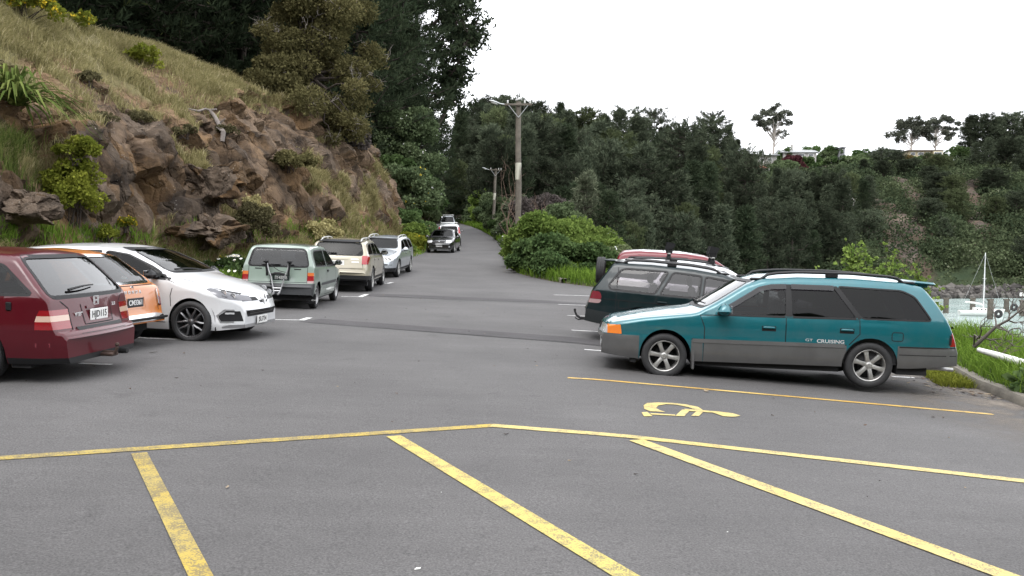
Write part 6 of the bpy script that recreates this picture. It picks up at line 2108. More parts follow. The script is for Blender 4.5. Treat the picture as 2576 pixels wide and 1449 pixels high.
# ---------------------------------------------------------------- bushes left of the road
G2 = 'bushes along the left edge of the road'
for px, y, rx, h, sd, lm, lab, fl in ((1020, 66, 2.6, 6.6, 11, L_DEEP, 'dark green bush behind the grey green ones left of the road', None),
        (1060, 70, 3.2, 7.4, 12, L_BUSH, 'tall grey green bush, highest left of the road', (M_PETAL, 90, .10)), (1105, 76, 3.0, 6.6, 13, L_BUSH, 'rounded grey green bush leaning over the silver van', (M_PETAL, 90, .10)),
        (1080, 62, 2.2, 4.2, 14, L_BUSH, 'grey green bush with yellow flecks above the black saloon', (M_YFLOW, 60, .12)), (1030, 58, 1.7, 2.9, 15, L_DEEP, 'dark bush between rock face and black saloon', None),
        (1062, 52, .9, 1.5, 16, L_YEL, 'small yellow flowering bush left of the black saloon', (M_YFLOW, 80, .10)), (1042, 47.5, .8, 1.0, 17, L_BRIGHT, 'low green weed clump at the end of the rock face', None),
        (1128, 96, 2.6, 5.6, 18, L_DEEP, 'dark bush overhanging the road bend behind the van', None), (1105, 86, 2.2, 5.0, 19, L_BUSH, 'grey green bush close behind the silver van', None), (1075, 56, 1.2, 2.0, 20, L_BRIGHT, 'fresh green bush behind the black saloon', None)):
    x = min((px - 1288) / FPX * y, EDGE_L(y) - rx * .85)
    g_ = drop(HB, x, y)
    make_bush('bush', lab, 'bush', (x, y, g_.z - .2), sd, rx, rx * .9, h, lm, G2, 6500, .24 if y > 60 else .15, 30, flowers=fl)

# ---------------------------------------------------------------- bushes right of the road and the bramble mound
G3 = 'bushes along the right edge of the road'
for px, y, rx, h, sd, lm, lab, fl in ((1150, 128, 3.2, 5.2, 31, L_DEEP, 'dark bush closing the road bend', None), (1180, 120, 3.0, 5.0, 32, L_BUSH, 'grey green bush right of the road bend', None), (1208, 116, 2.6, 7.6, 33, L_BRIGHT, 'bright green tall bush behind the far lamp pole', None),
        (1200, 103, 2.6, 4.6, 34, L_BUSH, 'grey green bush left of the far lamp pole', None), (1232, 96, 2.6, 4.2, 35, L_BUSH, 'grey green bush behind the foot of the far lamp pole', (M_PETAL, 60, .10)), (1240, 112, 2.4, 6.4, 36, L_BUSH, 'tall dull green bush right of the far lamp pole', None),
        (1225, 84, 2.0, 3.3, 37, L_DEEP, 'deep green bush on the road edge below the far lamp pole', None), (1252, 76, 2.2, 4.0, 38, L_BUSH, 'grey green bush between the two lamp poles', (M_PETAL, 60, .10)), (1270, 90, 2.4, 6.0, 39, L_BUSH, 'tall thin leaved bush behind the near lamp pole', None),
        (1262, 66, 1.9, 2.9, 40, L_DEEP, 'deep green bush left of the near lamp pole', None), (1285, 58, 1.8, 2.8, 41, L_BUSH, 'grey green bush with white flecks left of the near lamp pole foot', (M_PETAL, 110, .09)), (1290, 78, 2.2, 5.0, 42, L_BUSH, 'grey green bush hidden by the near lamp pole', None),
        (1340, 62, 2.0, 4.6, 43, L_PURP, 'purple brown bush behind the bramble mound', None), (1375, 66, 2.4, 5.6, 44, L_PURP, 'tall purple brown bush, highest behind the bramble mound', None), (1415, 60, 1.7, 3.6, 45, L_BUSH, 'low dull green bush right of the tall purple brown one', None),
        (1310, 70, 1.8, 6.2, 46, L_FIR, 'thin pale green bush right of the near lamp pole', None)):
    x = (px - 1288) / FPX * y
    x = max(x, EDGE_R(y) + rx * 1.0)
    g_ = drop(BB, x, y)
    top = CAM_Z + (600 - {1150: 492, 1180: 500, 1208: 462, 1200: 500, 1232: 508, 1240: 478, 1225: 530, 1252: 515, 1270: 480, 1262: 545, 1285: 560, 1290: 500, 1340: 478, 1375: 456, 1415: 490, 1310: 470}[px]) / FPX * y
    h = max(1.2, top - g_.z + .2)
    make_bush('bush', lab, 'bush', (x, y, g_.z - .2), sd, rx, rx * .9, h, lm, G3, 6000 if y > 70 else 5000, .24 if y > 75 else .17, 28, flowers=fl)
G4 = 'bramble bushes of the mound by the near lamp pole'
for px, y, rx, top, sd, lm, lab, fl in ((1300, 38, 1.3, 600, 51, L_DEEP, 'dark bramble at the foot of the near lamp pole', None), (1345, 39, 1.8, 535, 52, L_BRIGHT, 'bright green bramble on top of the mound right of the pole', None), (1400, 40, 2.0, 540, 53, L_BRIGHT, 'bright green bramble in the middle of the mound top', None),
        (1450, 40, 1.8, 556, 54, L_BRIGHT, 'bright bramble on the mound shoulder towards the parked cars', None), (1340, 35.5, 1.5, 600, 55, L_DEEP, 'dark leaved bramble low on the mound front', None), (1400, 34.5, 1.6, 592, 56, L_DEEP, 'dark leaved bramble under the middle of the mound', None),
        (1460, 34.5, 1.5, 612, 57, L_DEEP, 'dark glossy bramble beside the red off roader', None), (1500, 38, 1.7, 590, 58, L_BRIGHT, 'bright green bramble lowest on the right of the mound', None), (1535, 36.5, 1.4, 606, 59, L_PALE, 'bush with cream blossom above the red off roader', (M_PETAL, 170, .08)),
        (1500, 41, 1.5, 578, 60, L_PALE, 'bush with cream blossom on the back of the mound', (M_PETAL, 150, .08)), (1285, 35.8, .9, 640, 61, L_DEEP, 'low weedy bush on the corner of the road edge', None), (1312, 36.5, 1.1, 615, 62, L_BRIGHT, 'light green bramble right below the near lamp pole', None), (1556, 40, 1.6, 615, 63, L_DEEP, 'dark bush behind the cream blossom bush', None)):
    x = max((px - 1288) / FPX * y, EDGE_R(y) + rx * .8)
    g_ = drop(BB, x, y)
    h = CAM_Z + (600 - top) / FPX * y - g_.z + .25
    make_bush('bush', lab, 'bush', (x, y, g_.z - .2), sd, rx * 1.05, rx, h, lm, G4, 9000, .125, 34, flowers=fl, w=.5)
# young conifers behind the mound
fir = [tree_proto(pine(301, 8, 2.3, .04, .45, 7, .42, 7, 0, .10, 'cone', .12), L_FIR), tree_proto(pine(302, 8, 2.3, .04, .5, 7, .42, 7, 0, .2, 'cone', .12), L_PINE2)]
for px, y, top, i, lab in ((1468, 62, 440, 0, 'pale grey green young conifer behind the bramble mound'), (1530, 60, 487, 1, 'dark green young pine right of the pale conifer'), (1500, 75, 470, 1, 'young dark pine between pale conifer and far wood')):
    x = (px - 1288) / FPX * y; g_ = drop(BB, x, y)
    z0 = min(g_.z, -.5); h = CAM_Z + (600 - top) / FPX * y - z0
    put_tree('conifer_tree', fir[i], lab, 'tree', (x, y, z0), h / 8 * 1.05, 1.0, None, h / 8)
# bare orange stems and dead snags
def snag(name, label, base, tips, m, r0=.05, seed=1, twig=3):
    r_ = np.random.default_rng(seed); pp = []
    b = np.array(base, float)
    for tpt in tips:
        path = bend(b, np.array(tpt, float), r_, 7, .05)
        pp.append((path, np.linspace(r0, r0 * .2, 7)))
        for j in range(twig):
            q = path[r_.integers(3, 7)]; d = (np.array(tpt) - b)
            L = np.linalg.norm(d)
            e = q + unit(d / L + r_.normal(size=3) * .7) * L * r_.uniform(.15, .32)
            pp.append((bend(q, e, r_, 5, .1), np.linspace(r0 * .35, r0 * .1, 5)))
    o = link(name, np_mesh(name, *tubes(pp, 6), m, smooth=True))
    return tag(o, label, 'bare bush')


M_ORS = mat('orange brown bare stems', (.15, .10, .075), .9)
for px, y, top, lab, sd in ((1278, 60, 425, 'bare forked brown stems left of the near lamp pole', 3), (1352, 54, 505, 'bare orange stems on top of the bramble mound', 4)):
    g_ = drop(BB, (px - 1288) / FPX * y, y)
    snag('bare_shrub', lab, (g_.x, y, g_.z), [at(px + dx, top + dy, y) for dx, dy in ((-18, 8), (-6, 0), (10, 6), (20, 20), (2, 14))], M_ORS, .035, sd)
# ---------------------------------------------------------------- the wood across the bay: single pines, copied
FP = [tree_proto(pine(401, 15, 3.9, .02, .85, 7, .80, 10, .05, .05, 'cone'), L_PINE, None, True), tree_proto(pine(402, 15, 3.5, .02, .85, 7, .80, 10, .05, .12, 'cone'), L_PINE, None, True),
      tree_proto(pine(403, 15, 4.4, .02, .85, 7, .80, 10, .10, .15, 'round'), L_PINE, None, True), tree_proto(pine(404, 15, 3.2, .02, .8, 7, .80, 10, .0, .0, 'cone'), L_PINE2, None, True), tree_proto(pine(405, 15, 2.6, .02, .7, 7, .75, 10, .05, .10, 'cone'), L_PINE, None, True), tree_proto(pine(406, 15, 4.8, .05, 1.1, 6, .85, 10, .15, .22, 'umb'), L_PINE, None, True), tree_proto(pine(407, 15, 4.2, .03, .9, 7, .85, 10, .05, .15, 'round'), L_MIX, None, True)]
OPEN = [tree_proto(pine(411, 15, 5.2, .30, .95, 6, .62, 9, .35, .30, 'umb'), L_PINE, None, True), tree_proto(pine(412, 15, 4.6, .22, .95, 6, .62, 9, .25, .25, 'umb'), L_PINE, None, True)]


def far_tree(me, px, t, top, lab, group, y=None, wide=1.0, cat='tree'):
    """Pine standing on the far hill at slope position t in direction px, its tip at picture row `top`."""
    p, _ = hill_pt(px, t)
    g_ = drop(FB, p.x, p.y)
    h = CAM_Z + (600 - top) / FPX * p.y - g_.z
    o = link('pine_tree', me, None, (g_.x, g_.y, g_.z - .3), (0, 0, random.random() * 6.28))
    s = max(.25, h / 15)
    o.scale = (s * wide, s * wide, s)
    return tag(o, lab, cat, group)


GW = 'pines of the dark wood across the bay'
LW = 'dark pine among the many of the wood across the bay'
# ridge trees, tip rows read from the skyline
for px, top, i, w in ((1150, 330, 0, 1), (1176, 296, 1, .9), (1196, 268, 2, 1), (1216, 262, 1, 1), (1238, 252, 2, 1.1), (1262, 246, 0, 1.1), (1288, 252, 2, 1.1), (1310, 262, 1, 1), (1338, 262, 2, 1.1), (1362, 290, 0, 1), (1388, 290, 1, .9), (1408, 262, 3, .8),
                      (1428, 284, 0, 1), (1450, 300, 2, .9), (1474, 348, 0, 1), (1496, 338, 1, .8), (1520, 352, 2, 1), (1546, 322, 0, 1), (1600, 326, 2, 1), (1660, 326, 1, 1), (1704, 326, 2, 1), (1730, 345, 0, 1), (1755, 330, 1, 1), (1828, 345, 2, 1), (1852, 352, 0, .9)):
    far_tree(FP[i], px, random.uniform(.86, .98), top, LW, GW, wide=w)
for px, top, i, lab in ((1566, 284, 0, 'tall open crowned pine rising above the wood, nearer the lamp poles'), (1640, 282, 1, 'tall open crowned pine on the skyline between its two like neighbours'), (1790, 290, 0, 'umbrella shaped pine on the skyline left of the lone gum'), (1610, 300, 1, 'thinner open pine on the skyline between two taller ones')):
    far_tree(OPEN[i], px, .90, top, lab, None, wide=1.0)
rows = [(t, sp) for t, sp in ((.80, 46), (.66, 42), (.52, 40), (.39, 40), (.27, 42), (.16, 46), (.07, 52))]
rw = np.random.default_rng(9)
for t, sp in rows:
    px = 1150 + rw.random() * 30
    end = {.80: 1880, .66: 1920, .52: 2130, .39: 2190, .27: 2210, .16: 2150, .07: 2090}[t]
    while px < end:
        d = hill_pt(px, t)[0]
        g_ = d.z
        h = rw.uniform(8.0, 17.0) * (.9 if t < .2 else 1)
        row = 600 - (g_ + h - CAM_Z) / d.y * FPX
        if px > 1870: row = max(row, 424 + rw.random() * 16)
        if abs(px - 1910) < 34: row = max(row, 462)
        far_tree(FP[int(rw.integers(7))], px, t + rw.normal() * .02, row, LW, GW, wide=rw.uniform(.8, 1.25))
        px += sp * rw.uniform(.7, 1.25)
# the dark stand at the right end of the skyline
for px, top, t, i, lab in ((2428, 296, .97, 1, 'dark pine at the left end of the dark stand on the right skyline'), (2462, 292, .99, 2, 'dark broad pine in the dark stand on the right skyline'), (2500, 300, .97, 0, 'dark pine in the middle of the dark stand on the right skyline'), (2530, 288, 1.0, 2, 'dark pine near the picture edge in the right skyline stand'), (2572, 300, .98, 0, 'dark pine cut by the right picture edge on the skyline'),
                           (2445, 360, .86, 0, None), (2480, 350, .84, 1, None), (2520, 352, .85, 2, None), (2560, 345, .84, 0, None), (2600, 330, .86, 1, None), (2500, 420, .72, 2, None), (2545, 415, .72, 0, None), (2585, 420, .72, 1, None), (2610, 300, .97, 2, None)):
    far_tree(FP[i], px, t, top, lab or 'dark pine in the lower ranks of the right skyline stand', None if lab else 'pines in the right skyline stand', wide=1.25)


# ---------------------------------------------------------------- gums on the skyline
def gum(px, base_row, top_row, D, lab, seed, spreads, n=3800, leaf=.55, lean=0):
    b = at(px, base_row, D); H = (base_row - top_row) / FPX * D
    g_ = drop(FB, b.x, b.y)
    r_ = np.random.default_rng(seed)
    bl = []
    for dx, f, rr_ in spreads:      # px offset, height fraction, radius in metres
        for j in range(5):
            bl.append((dx / FPX * D + r_.normal() * rr_ * .7, r_.normal() * rr_ * .8, H * f + r_.normal() * rr_ * .5, rr_ * r_.uniform(.5, .95), rr_ * .8, rr_ * r_.uniform(.35, .65), np.clip(r_.normal(.5, .2), 0, 1)))
    return crown_tree('gum_tree', lab, 'tree', (b.x, b.y, min(b.z, g_.z + 2)), H, bl, L_GUM, n, leaf, M_GUMBARK, seed, .34, 0, 2, .4, None, (lean, 0), .05)


gum(1945, 398, 268, 258, 'lone tall gum tree with pale trunk on the skyline above the white house', 61, ((-40, .72, 1.7), (-22, .85, 1.6), (0, .95, 1.4), (18, .80, 1.7), (32, .70, 1.4), (-5, .66, 1.8), (-30, .62, 1.3), (20, .52, 1.0), (36, .84, .9), (22, .42, .7), (8, .75, 1.6)), 5200, .40, 0)
gum(2292, 382, 290, 270, 'broad gum tree with several pale stems left of its thinner neighbour on the skyline', 62, ((-40, .62, 1.9), (-26, .80, 1.9), (-4, .90, 1.8), (18, .88, 1.8), (38, .68, 1.7), (0, .72, 1.8), (-26, .48, 1.3), (14, .52, 1.3), (24, .74, 1.6), (-14, .66, 1.5)), 6800, .42)
gum(2352, 384, 288, 270, 'thin gum tree with open crown between the broad gum and the dark stand', 63, ((-22, .70, 1.6), (-6, .88, 1.6), (16, .92, 1.6), (38, .84, 1.5), (12, .70, 1.6), (-14, .50, 1.2), (30, .60, 1.4), (44, .70, 1.1)), 5600, .40)
gum(2548, 330, 270, 276, 'flat topped gum rising behind the dark stand at the right edge', 64, ((-30, .82, 1.5), (-12, .92, 1.4), (8, .92, 1.5), (26, .85, 1.4)), 2600, .42)

GD = 'dark bushy trees dotted over the far cliff'
for k in range(62):
    px = rw.uniform(2150, 2600); t = rw.uniform(.05, .88)
    if abs(px - (2395 + (1 - t) * 85)) < 40 or (2190 < px < 2320 and .1 < t < .62): continue
    far_tree((FP[6], FP[0], FP[2], FP[5])[k % 4], px, t, 600 - (hill_pt(px, t)[0].z + rw.uniform(3.5, 8.0) - CAM_Z) / hill_pt(px, t)[0].y * FPX, 'dark bushy tree among the scrub of the far cliff', GD, wide=rw.uniform(1.1, 1.8))
# ---------------------------------------------------------------- scrub that covers the far cliff (past counting: one mass)
rs = np.random.default_rng(17)
Cc, Rr, Tt = [], [], []
i = 0
while len(Cc) < 2600:
    px = rs.uniform(1860, 2640); t = rs.random()
    p, c = hill_pt(px, t)
    if px < 2050 and t < .75: continue
    ix = min(int(np.searchsorted(pxs, px)), len(pxs) - 1); it = int(np.searchsorted(ts, t))
    if FT[ix, max(0, it - 3):it + 5].min() < .55 and rs.random() < .85: continue
    g_ = drop(FB, p.x, p.y)
    rad = rs.uniform(.8, 2.2) if rs.random() < .72 else rs.uniform(2.4, 4.2)
    if t > .92 or (t > .80 and any(abs(px - h_) < 55 for h_ in (1918, 2012, 2118, 2232, 2326))): continue
    Cc.append((g_.x, g_.y, g_.z + rad * .25)); Rr.append(rad); Tt.append(np.clip(.42 + mn.fractal(g_ * .045, 1, 2, 3) * .7 + rs.normal() * .2, 0, 1))
bl = [(c_[0], c_[1], c_[2], r_, r_, r_ * .72, t_) for c_, r_, t_ in zip(Cc, Rr, Tt)]
V, F, t = clumps(rs, bl, 230000, .50, 1, .5, .7, .5)
sc = link('hill_scrub', np_mesh('hill_scrub', V, F, L_SCRUB, t))
tag(sc, 'green and grey scrub covering the cliff across the bay', 'scrub', kind='stuff')
GH = 'garden bushes on the far ridge'
for px, row, rx, h, lm, lab in ((1868, 418, 4.5, 5.0, L_DEEP, 'dark rounded garden bush beside the red roofed house'), (1962, 404, 5.5, 6.5, L_BUSH, 'large dull green bush below the white flat roofed house'), (1988, 388, 4.0, 4.2, L_RED, 'dark red leaved bush below the grey roofed house'), (2085, 364, 4.5, 4.5, L_DEEP, 'dark green bush right of the grey roofed house'), (2032, 360, 4.5, 3.0, L_DEEP, 'dark hedge behind the grey roofed house'),
                          (1980, 364, 3.5, 3.4, L_DEEP, 'dark bush behind the chimney of the grey roofed house'), (2160, 370, 4.5, 3.0, L_DEEP, 'dark low bush between gabled hut and dark veranda house'), (2238, 392, 4, 3.0, L_BUSH, 'bush under the dark veranda house'), (2268, 388, 3.2, 4.2, leaf_mat('rusty leaves', (.07, .055, .02), (.14, .10, .04), .2), 'rusty green bush left of the cream house'), (2345, 393, 3.4, 2.6, bpy.data.materials['rusty leaves'], 'rusty orange bush below the cream house'), (1872, 384, 3.6, 6, L_DEEP, 'dark bush left of the white flat roofed house'), (2398, 366, 5, 6, L_DEEP, 'dark bush right of the cream house'), (1948, 404, 3.0, 3, L_BUSH, 'grey green bush in front of the white flat roofed house'), (2022, 390, 3.4, 3, L_DEEP, 'green bush in front of the grey roofed house'), (2078, 378, 3.4, 3, L_BUSH, 'grey green bush on the slope right of the grey roofed house'), (2145, 386, 4.5, 3, L_BUSH, 'wide grey green bush below the gabled hut'), (2196, 386, 3, 3, L_DEEP, 'dark bush left of the dark veranda house'), (2300, 391, 3, 3, L_DEEP, 'dark bush in front of the cream house deck')):
    D = RG_D(px) - (9 if row < 384 else 17)
    x = (px - 1288) / FPX * D; g_ = drop(FB, x, D)
    z0 = min(g_.z, at(px, row, D).z - 1.2) - .4
    make_bush('bush', lab, 'bush', (x, D, z0), int(px), rx, rx * .8, at(px, row, D).z - z0 + .2, lm, GH, 1800, .50, 18)

# ---------------------------------------------------------------- houses on the ridge
M_WALLW = mat('white weatherboard', (.29, .28, .26), .8, noise=.08, nscale=1)
M_WALLC = mat('cream wall', (.36, .31, .20), .8)
M_WALLG = mat('grey wall', (.17, .17, .18), .8)
M_RFW = mat('pale iron roof', (.27, .28, .285), .5, noise=.1, nscale=.6)
M_RFG = mat('grey iron roof', (.25, .26, .26), .55, noise=.1, nscale=.6)
M_RFR = mat('red tile roof', (.36, .15, .11), .8, noise=.2, nscale=2)
M_WIN = mat('dark window pane', (.03, .035, .04), .1, coat=.5)
M_FRM = mat('white window frame', (.7, .7, .68), .6)


def house(lab, px, D, row_b, row_e, wpx, depth, wall, roof, kind, wins, yaw=0, group='houses on the far ridge', extra=None):
    """House whose front wall stands at px, rows row_b (foot) to row_e (eaves), wpx wide in the picture."""
    D = RG_D(px) - 13; b = at(px, row_b, D); W = wpx / FPX * D; H = (row_b - row_e) / FPX * D
    o = thing('house', lab, 'house', b, (0, 0, R(yaw)), group)
    MB().box((0, depth / 2, H / 2 - 1.0), (W, depth, H + 2.0), bev=.03).build('wall', wall, o, smooth=False)
    mb = MB(); e = .5
    if kind == 'flat': mb.box((0, depth / 2 - .3, H + .14), (W + 1.2, depth + 1.6, .22), bev=.04)
    elif kind == 'gable':
        mb.prism([(-W / 2 - e, H), (W / 2 + e, H), (W / 2 + e, H + .15), (0, H + W * .24), (-W / 2 - e, H + .15)], (0, -.5, 0), (1, 0, 0), (0, 0, 1), (0, 1, 0), depth + 1)
    elif kind == 'low':
        mb.prism([(-.6, H), (depth + .6, H), (depth + .6, H + .12), (depth / 2, H + 1.3), (-.6, H + .12)], (-W / 2 - e, 0, 0), (0, 1, 0), (0, 0, 1), (1, 0, 0), W + 2 * e)
    elif kind == 'skew':
        mb.prism([(-W / 2 - e, H * .75), (-W / 2 - e, H * .75 + .2), (0, H + .5), (W / 2 + e, H + .1), (W / 2 + e, H - .1), (0, H + .25)], (0, -1.2, 0), (1, 0, 0), (0, 0, 1), (0, 1, 0), depth + 1.5)
    else:
        mb.add([(-W / 2 - e, -e, H), (W / 2 + e, -e, H), (W / 2 + e, depth + e, H), (-W / 2 - e, depth + e, H), (-W / 2 + W * .28, depth / 2, H + 1.9), (W / 2 - W * .28, depth / 2, H + 1.9)], [(0, 1, 5, 4), (1, 2, 5), (2, 3, 4, 5), (3, 0, 4), (3, 2, 1, 0)])
    mb.build('roof', roof, o, smooth=False)
    for fx, fz, ww, wh in wins:
        f = MB().box((fx * W, -.03, fz * H), (ww * W, .08, wh * H), bev=.01).build('window', M_FRM, o, smooth=False)
        MB().box((fx * W, -.075, fz * H), (ww * W - .22, .03, wh * H - .22)).build('pane', M_WIN, f, smooth=False)
    if extra: extra(o, W, H)
    return o


house('white flat roofed house under the lone gum tree', 1918, 256, 412, 392, 70, 7, M_WALLW, M_RFW, 'flat', ((-.28, .45, .16, .5), (-.02, .45, .14, .5), (.26, .5, .16, .4)), 0)
def chim(o, W, H):
    mb = MB(); mb.box((-W * .15, 3, H + 1.6), (.6, .6, 2.2), bev=.03); mb.build('chimney', M_WALLW, o)
house('grey iron roofed house with chimney right of the lone gum tree', 2012, 268, 396, 384, 82, 8, M_WALLW, M_RFG, 'low', ((-.30, .5, .12, .5), (.05, .5, .2, .55), (.34, .5, .16, .5)), 0, extra=chim)
def balc(o, W, H):
    mb = MB(); mb.box((.2 * W, -.9, H * .42), (W * .7, 1.6, .15), bev=.02); mb.build('balcony_floor', M_WALLC, o)
    mb = MB(); mb.box((.2 * W, -1.65, H * .52), (W * .7, .08, .9), bev=.02); mb.build('balcony_rail', mat('brown rail', (.18, .10, .07), .8), o)
    for k in (-.14, .54):
        mb = MB(); mb.box((k * W, -1.62, H * .48), (.15, .15, H), bev=.02); mb.build('post', M_WALLW, o)
house('two storey house with red tiled roof and balcony below the white house', 1908, 236, 458, 424, 44, 7, M_WALLW, M_RFR, 'hip', ((-.12, .72, .26, .26), (.30, .72, .24, .26), (.0, .22, .3, .24)), -12, extra=balc)
house('small grey gabled hut on the ridge between the two larger houses', 2118, 282, 386, 373, 16, 4, M_WALLG, mat('dark slate roof', (.11, .11, .12), .7), 'gable', ((.0, .5, .5, .45),), 8)
def verand(o, W, H):
    for k in (-.45, -.1, .2, .48):
        mb = MB(); mb.box((k * W, -1.0, H * .45), (.22, .22, H * .95), bev=.02); mb.build('post', mat('dark post', (.05, .05, .06), .7) if 'dark post' not in bpy.data.materials else bpy.data.materials['dark post'], o)
    mb = MB(); mb.box((0, -1.0, H * .12), (W, .1, .7), bev=.02); mb.build('rail', bpy.data.materials['dark post'], o)
house('dark house with deep veranda and pale skewed roof on the ridge', 2232, 272, 394, 379, 66, 7, M_WALLG, M_RFW, 'skew', ((-.28, .5, .2, .6), (.05, .5, .22, .6), (.34, .5, .16, .6)), 0, extra=verand)
def deck(o, W, H):
    mb = MB(); mb.box((-.1 * W, -1.2, -.35), (W * .75, 2.2, .6), bev=.03); mb.build('deck', mat('brown deck', (.11, .065, .05), .8), o)
    mb = MB(); mb.box((.36 * W, -.5, H * .40), (W * .30, 1.0, H * 1.1), bev=.03); mb.build('bay', M_WALLC, o)
    f = MB().box((.36 * W, -1.02, H * .50), (W * .25, .06, H * .6), bev=.01).build('window', M_FRM, o, smooth=False)
    MB().box((.36 * W, -1.06, H * .50), (W * .22, .03, H * .5)).build('pane', M_WIN, f, smooth=False)
house('cream house with flat roof and brown deck below the gum trees', 2326, 268, 396, 380, 82, 7, M_WALLC, mat('brown flat roof', (.14, .11, .09), .8), 'flat', ((-.36, .55, .14, .5), (-.12, .55, .18, .5), (.08, .55, .12, .5)), 0, extra=deck)

# ---------------------------------------------------------------- rock wall at the far shore and dead snag in the wood
rr = np.random.default_rng(23)
ico = bmesh.new(); bmesh.ops.create_icosphere(ico, subdivisions=1, radius=1)
iv = np.array([v.co for v in ico.verts]); jf = np.array([[v.index for v in f.verts] for f in ico.faces]); ico.free()
Vs, Fs, b, Ts = [], [], 0, []
for px in np.arange(2150, 2760, 2.6):
    for row in range(4):
        d = SH_D(px) + row * .9 - 1.5 + rr.normal() * .3
        s = rr.uniform(.45, .95)
        q = iv * s * rr.uniform(.7, 1.25, 3) * (1 + rr.normal(size=(len(iv), 1)) * .14)
        a = rr.random() * 6.28; c_, s_ = math.cos(a), math.sin(a)
        q = q @ np.array([[c_, -s_, 0], [s_, c_, 0], [0, 0, 1]])
        Vs.append(q + np.array([(px - 1288) / FPX * d, d, SEA + .3 + row * .42])); Fs.append(jf + b); b += len(iv); Ts.append(np.full(len(iv), rr.random()))
rw_ = link('shore_rubble', np_mesh('shore_rubble', np.concatenate(Vs), np.concatenate(Fs), leaf_mat('shore rock', (.035, .033, .032), (.15, .14, .13), 0), np.concatenate(Ts)))
tag(rw_, 'band of dark tumbled rocks along the far waterline', 'rocks', kind='stuff')
p, _ = hill_pt(2135, .42)
g_ = drop(FB, p.x, p.y)
dd = p.y - 9
snag('dead_tree', 'white dead branches sticking out of the dark wood across the bay', at(2135, 560, dd), [at(2120, 490, dd), at(2140, 478, dd), at(2148, 500, dd), at(2128, 510, dd)], mat('bleached wood', (.42, .40, .38), .9), .16, 5, 2)
# ---------------------------------------------------------------- grass
rg = np.random.default_rng(3)
sub = (HS[:, 2:94], TI[:, 2:94])
Y = sub[0][:, :, 1]
mask = np.clip((sub[1] - .22) / .45, 0, 1) * np.exp(-np.abs(Y) / 42) * ((Y > 15) & (Y < 90))
dn = np.array([[mn.fractal(Vector(q) * .55, 1, 2, 3) for q in r_] for r_ in sub[0]])
mask = mask * np.clip(.55 + dn * 1.5, .03, 1.6)
P, idx = scatter_on(sub[0], mask, 190000, rg)
kk = np.array([mn.noise(Vector(p * .35)) for p in P[::8]])
tn = np.clip(.45 + np.repeat(kk, 8)[:len(P)] * .8 + rg.normal(size=len(P)) * .15, 0, 1)
hgt = .24 + .004 * np.clip(P[:, 1] - 20, 0, 40) + .2 * np.clip(np.repeat(kk, 8)[:len(P)], 0, 1)
V, F, t = blades(P - np.array([0, 0, .03]), hgt, .010 + .0005 * P[:, 1], rg, .45, tn, np.array([.25, -.05, 0]))
g = link('dry_grass', np_mesh('dry_grass', V, F, L_DRY, t)); tag(g, 'long dry straw and olive grass on the slope above the rock face', 'grass', kind='stuff')
# green grass at the foot of the slope
sub2, tm2 = HS[:, 0:12], TI[:, 0:12]
Y = sub2[:, :, 1]; X = sub2[:, :, 0]
m2 = ((Y > 12) & (Y < 60)) * np.exp(-np.abs(Y - 18) / 16)
P, _ = scatter_on(sub2, m2 + .0, 26000, rg)
V, F, t = blades(P, .34, .022, rg, .4)
g = link('verge_grass', np_mesh('verge_grass', V, F, L_GRASS, t)); tag(g, 'green grass strip at the foot of the rock face', 'grass', kind='stuff')
# sea side bank
BKa = np.array(BK)
Y = BKa[:, :, 1]; col = np.arange(BKa.shape[1])[None, :]
m3 = ((Y > 5) & (Y < 30)) * ((col >= 2) & (col < 9)) * np.exp(-np.abs(Y - 12) / 9)
P, _ = scatter_on(BKa, m3 + .0, 42000, rg)
V, F, t = blades(P, .26 + .16 * np.array([max(0, mn.noise(Vector(p * .8))) for p in P]) * 2, .014, rg, .5)
g = link('bank_grass', np_mesh('bank_grass', V, F, L_GRASS, t)); tag(g, 'long green grass behind the kerb on the sea side', 'grass', kind='stuff')
m4 = ((Y > 29) & (Y < 130)) * ((col >= 1) & (col < 7)) * (1 / np.clip(Y, 30, 130))
P, _ = scatter_on(BKa, m4 + .0, 26000, rg)
V, F, t = blades(P, .40, .016 + .0006 * P[:, 1], rg, .4)
g = link('roadside_grass', np_mesh('roadside_grass', V, F, L_GRASS, t)); tag(g, 'grass strip along the right edge of the road below the bushes', 'grass', kind='stuff')
# weeds growing through the gutter behind the teal car
gut = [(EDGE_R(y) - rg.uniform(.0, .55), y) for y in rg.uniform(11.9, 14.4, 2600)]
P = np.array([(x, y, zg(x, y)) for x, y in gut])
V, F, t = blades(P, .13, .012, rg, .6)
g = link('gutter_weeds', np_mesh('gutter_weeds', V, F, L_YEL, t)); tag(g, 'yellowish weeds in the gutter behind the teal car', 'weeds', kind='stuff')
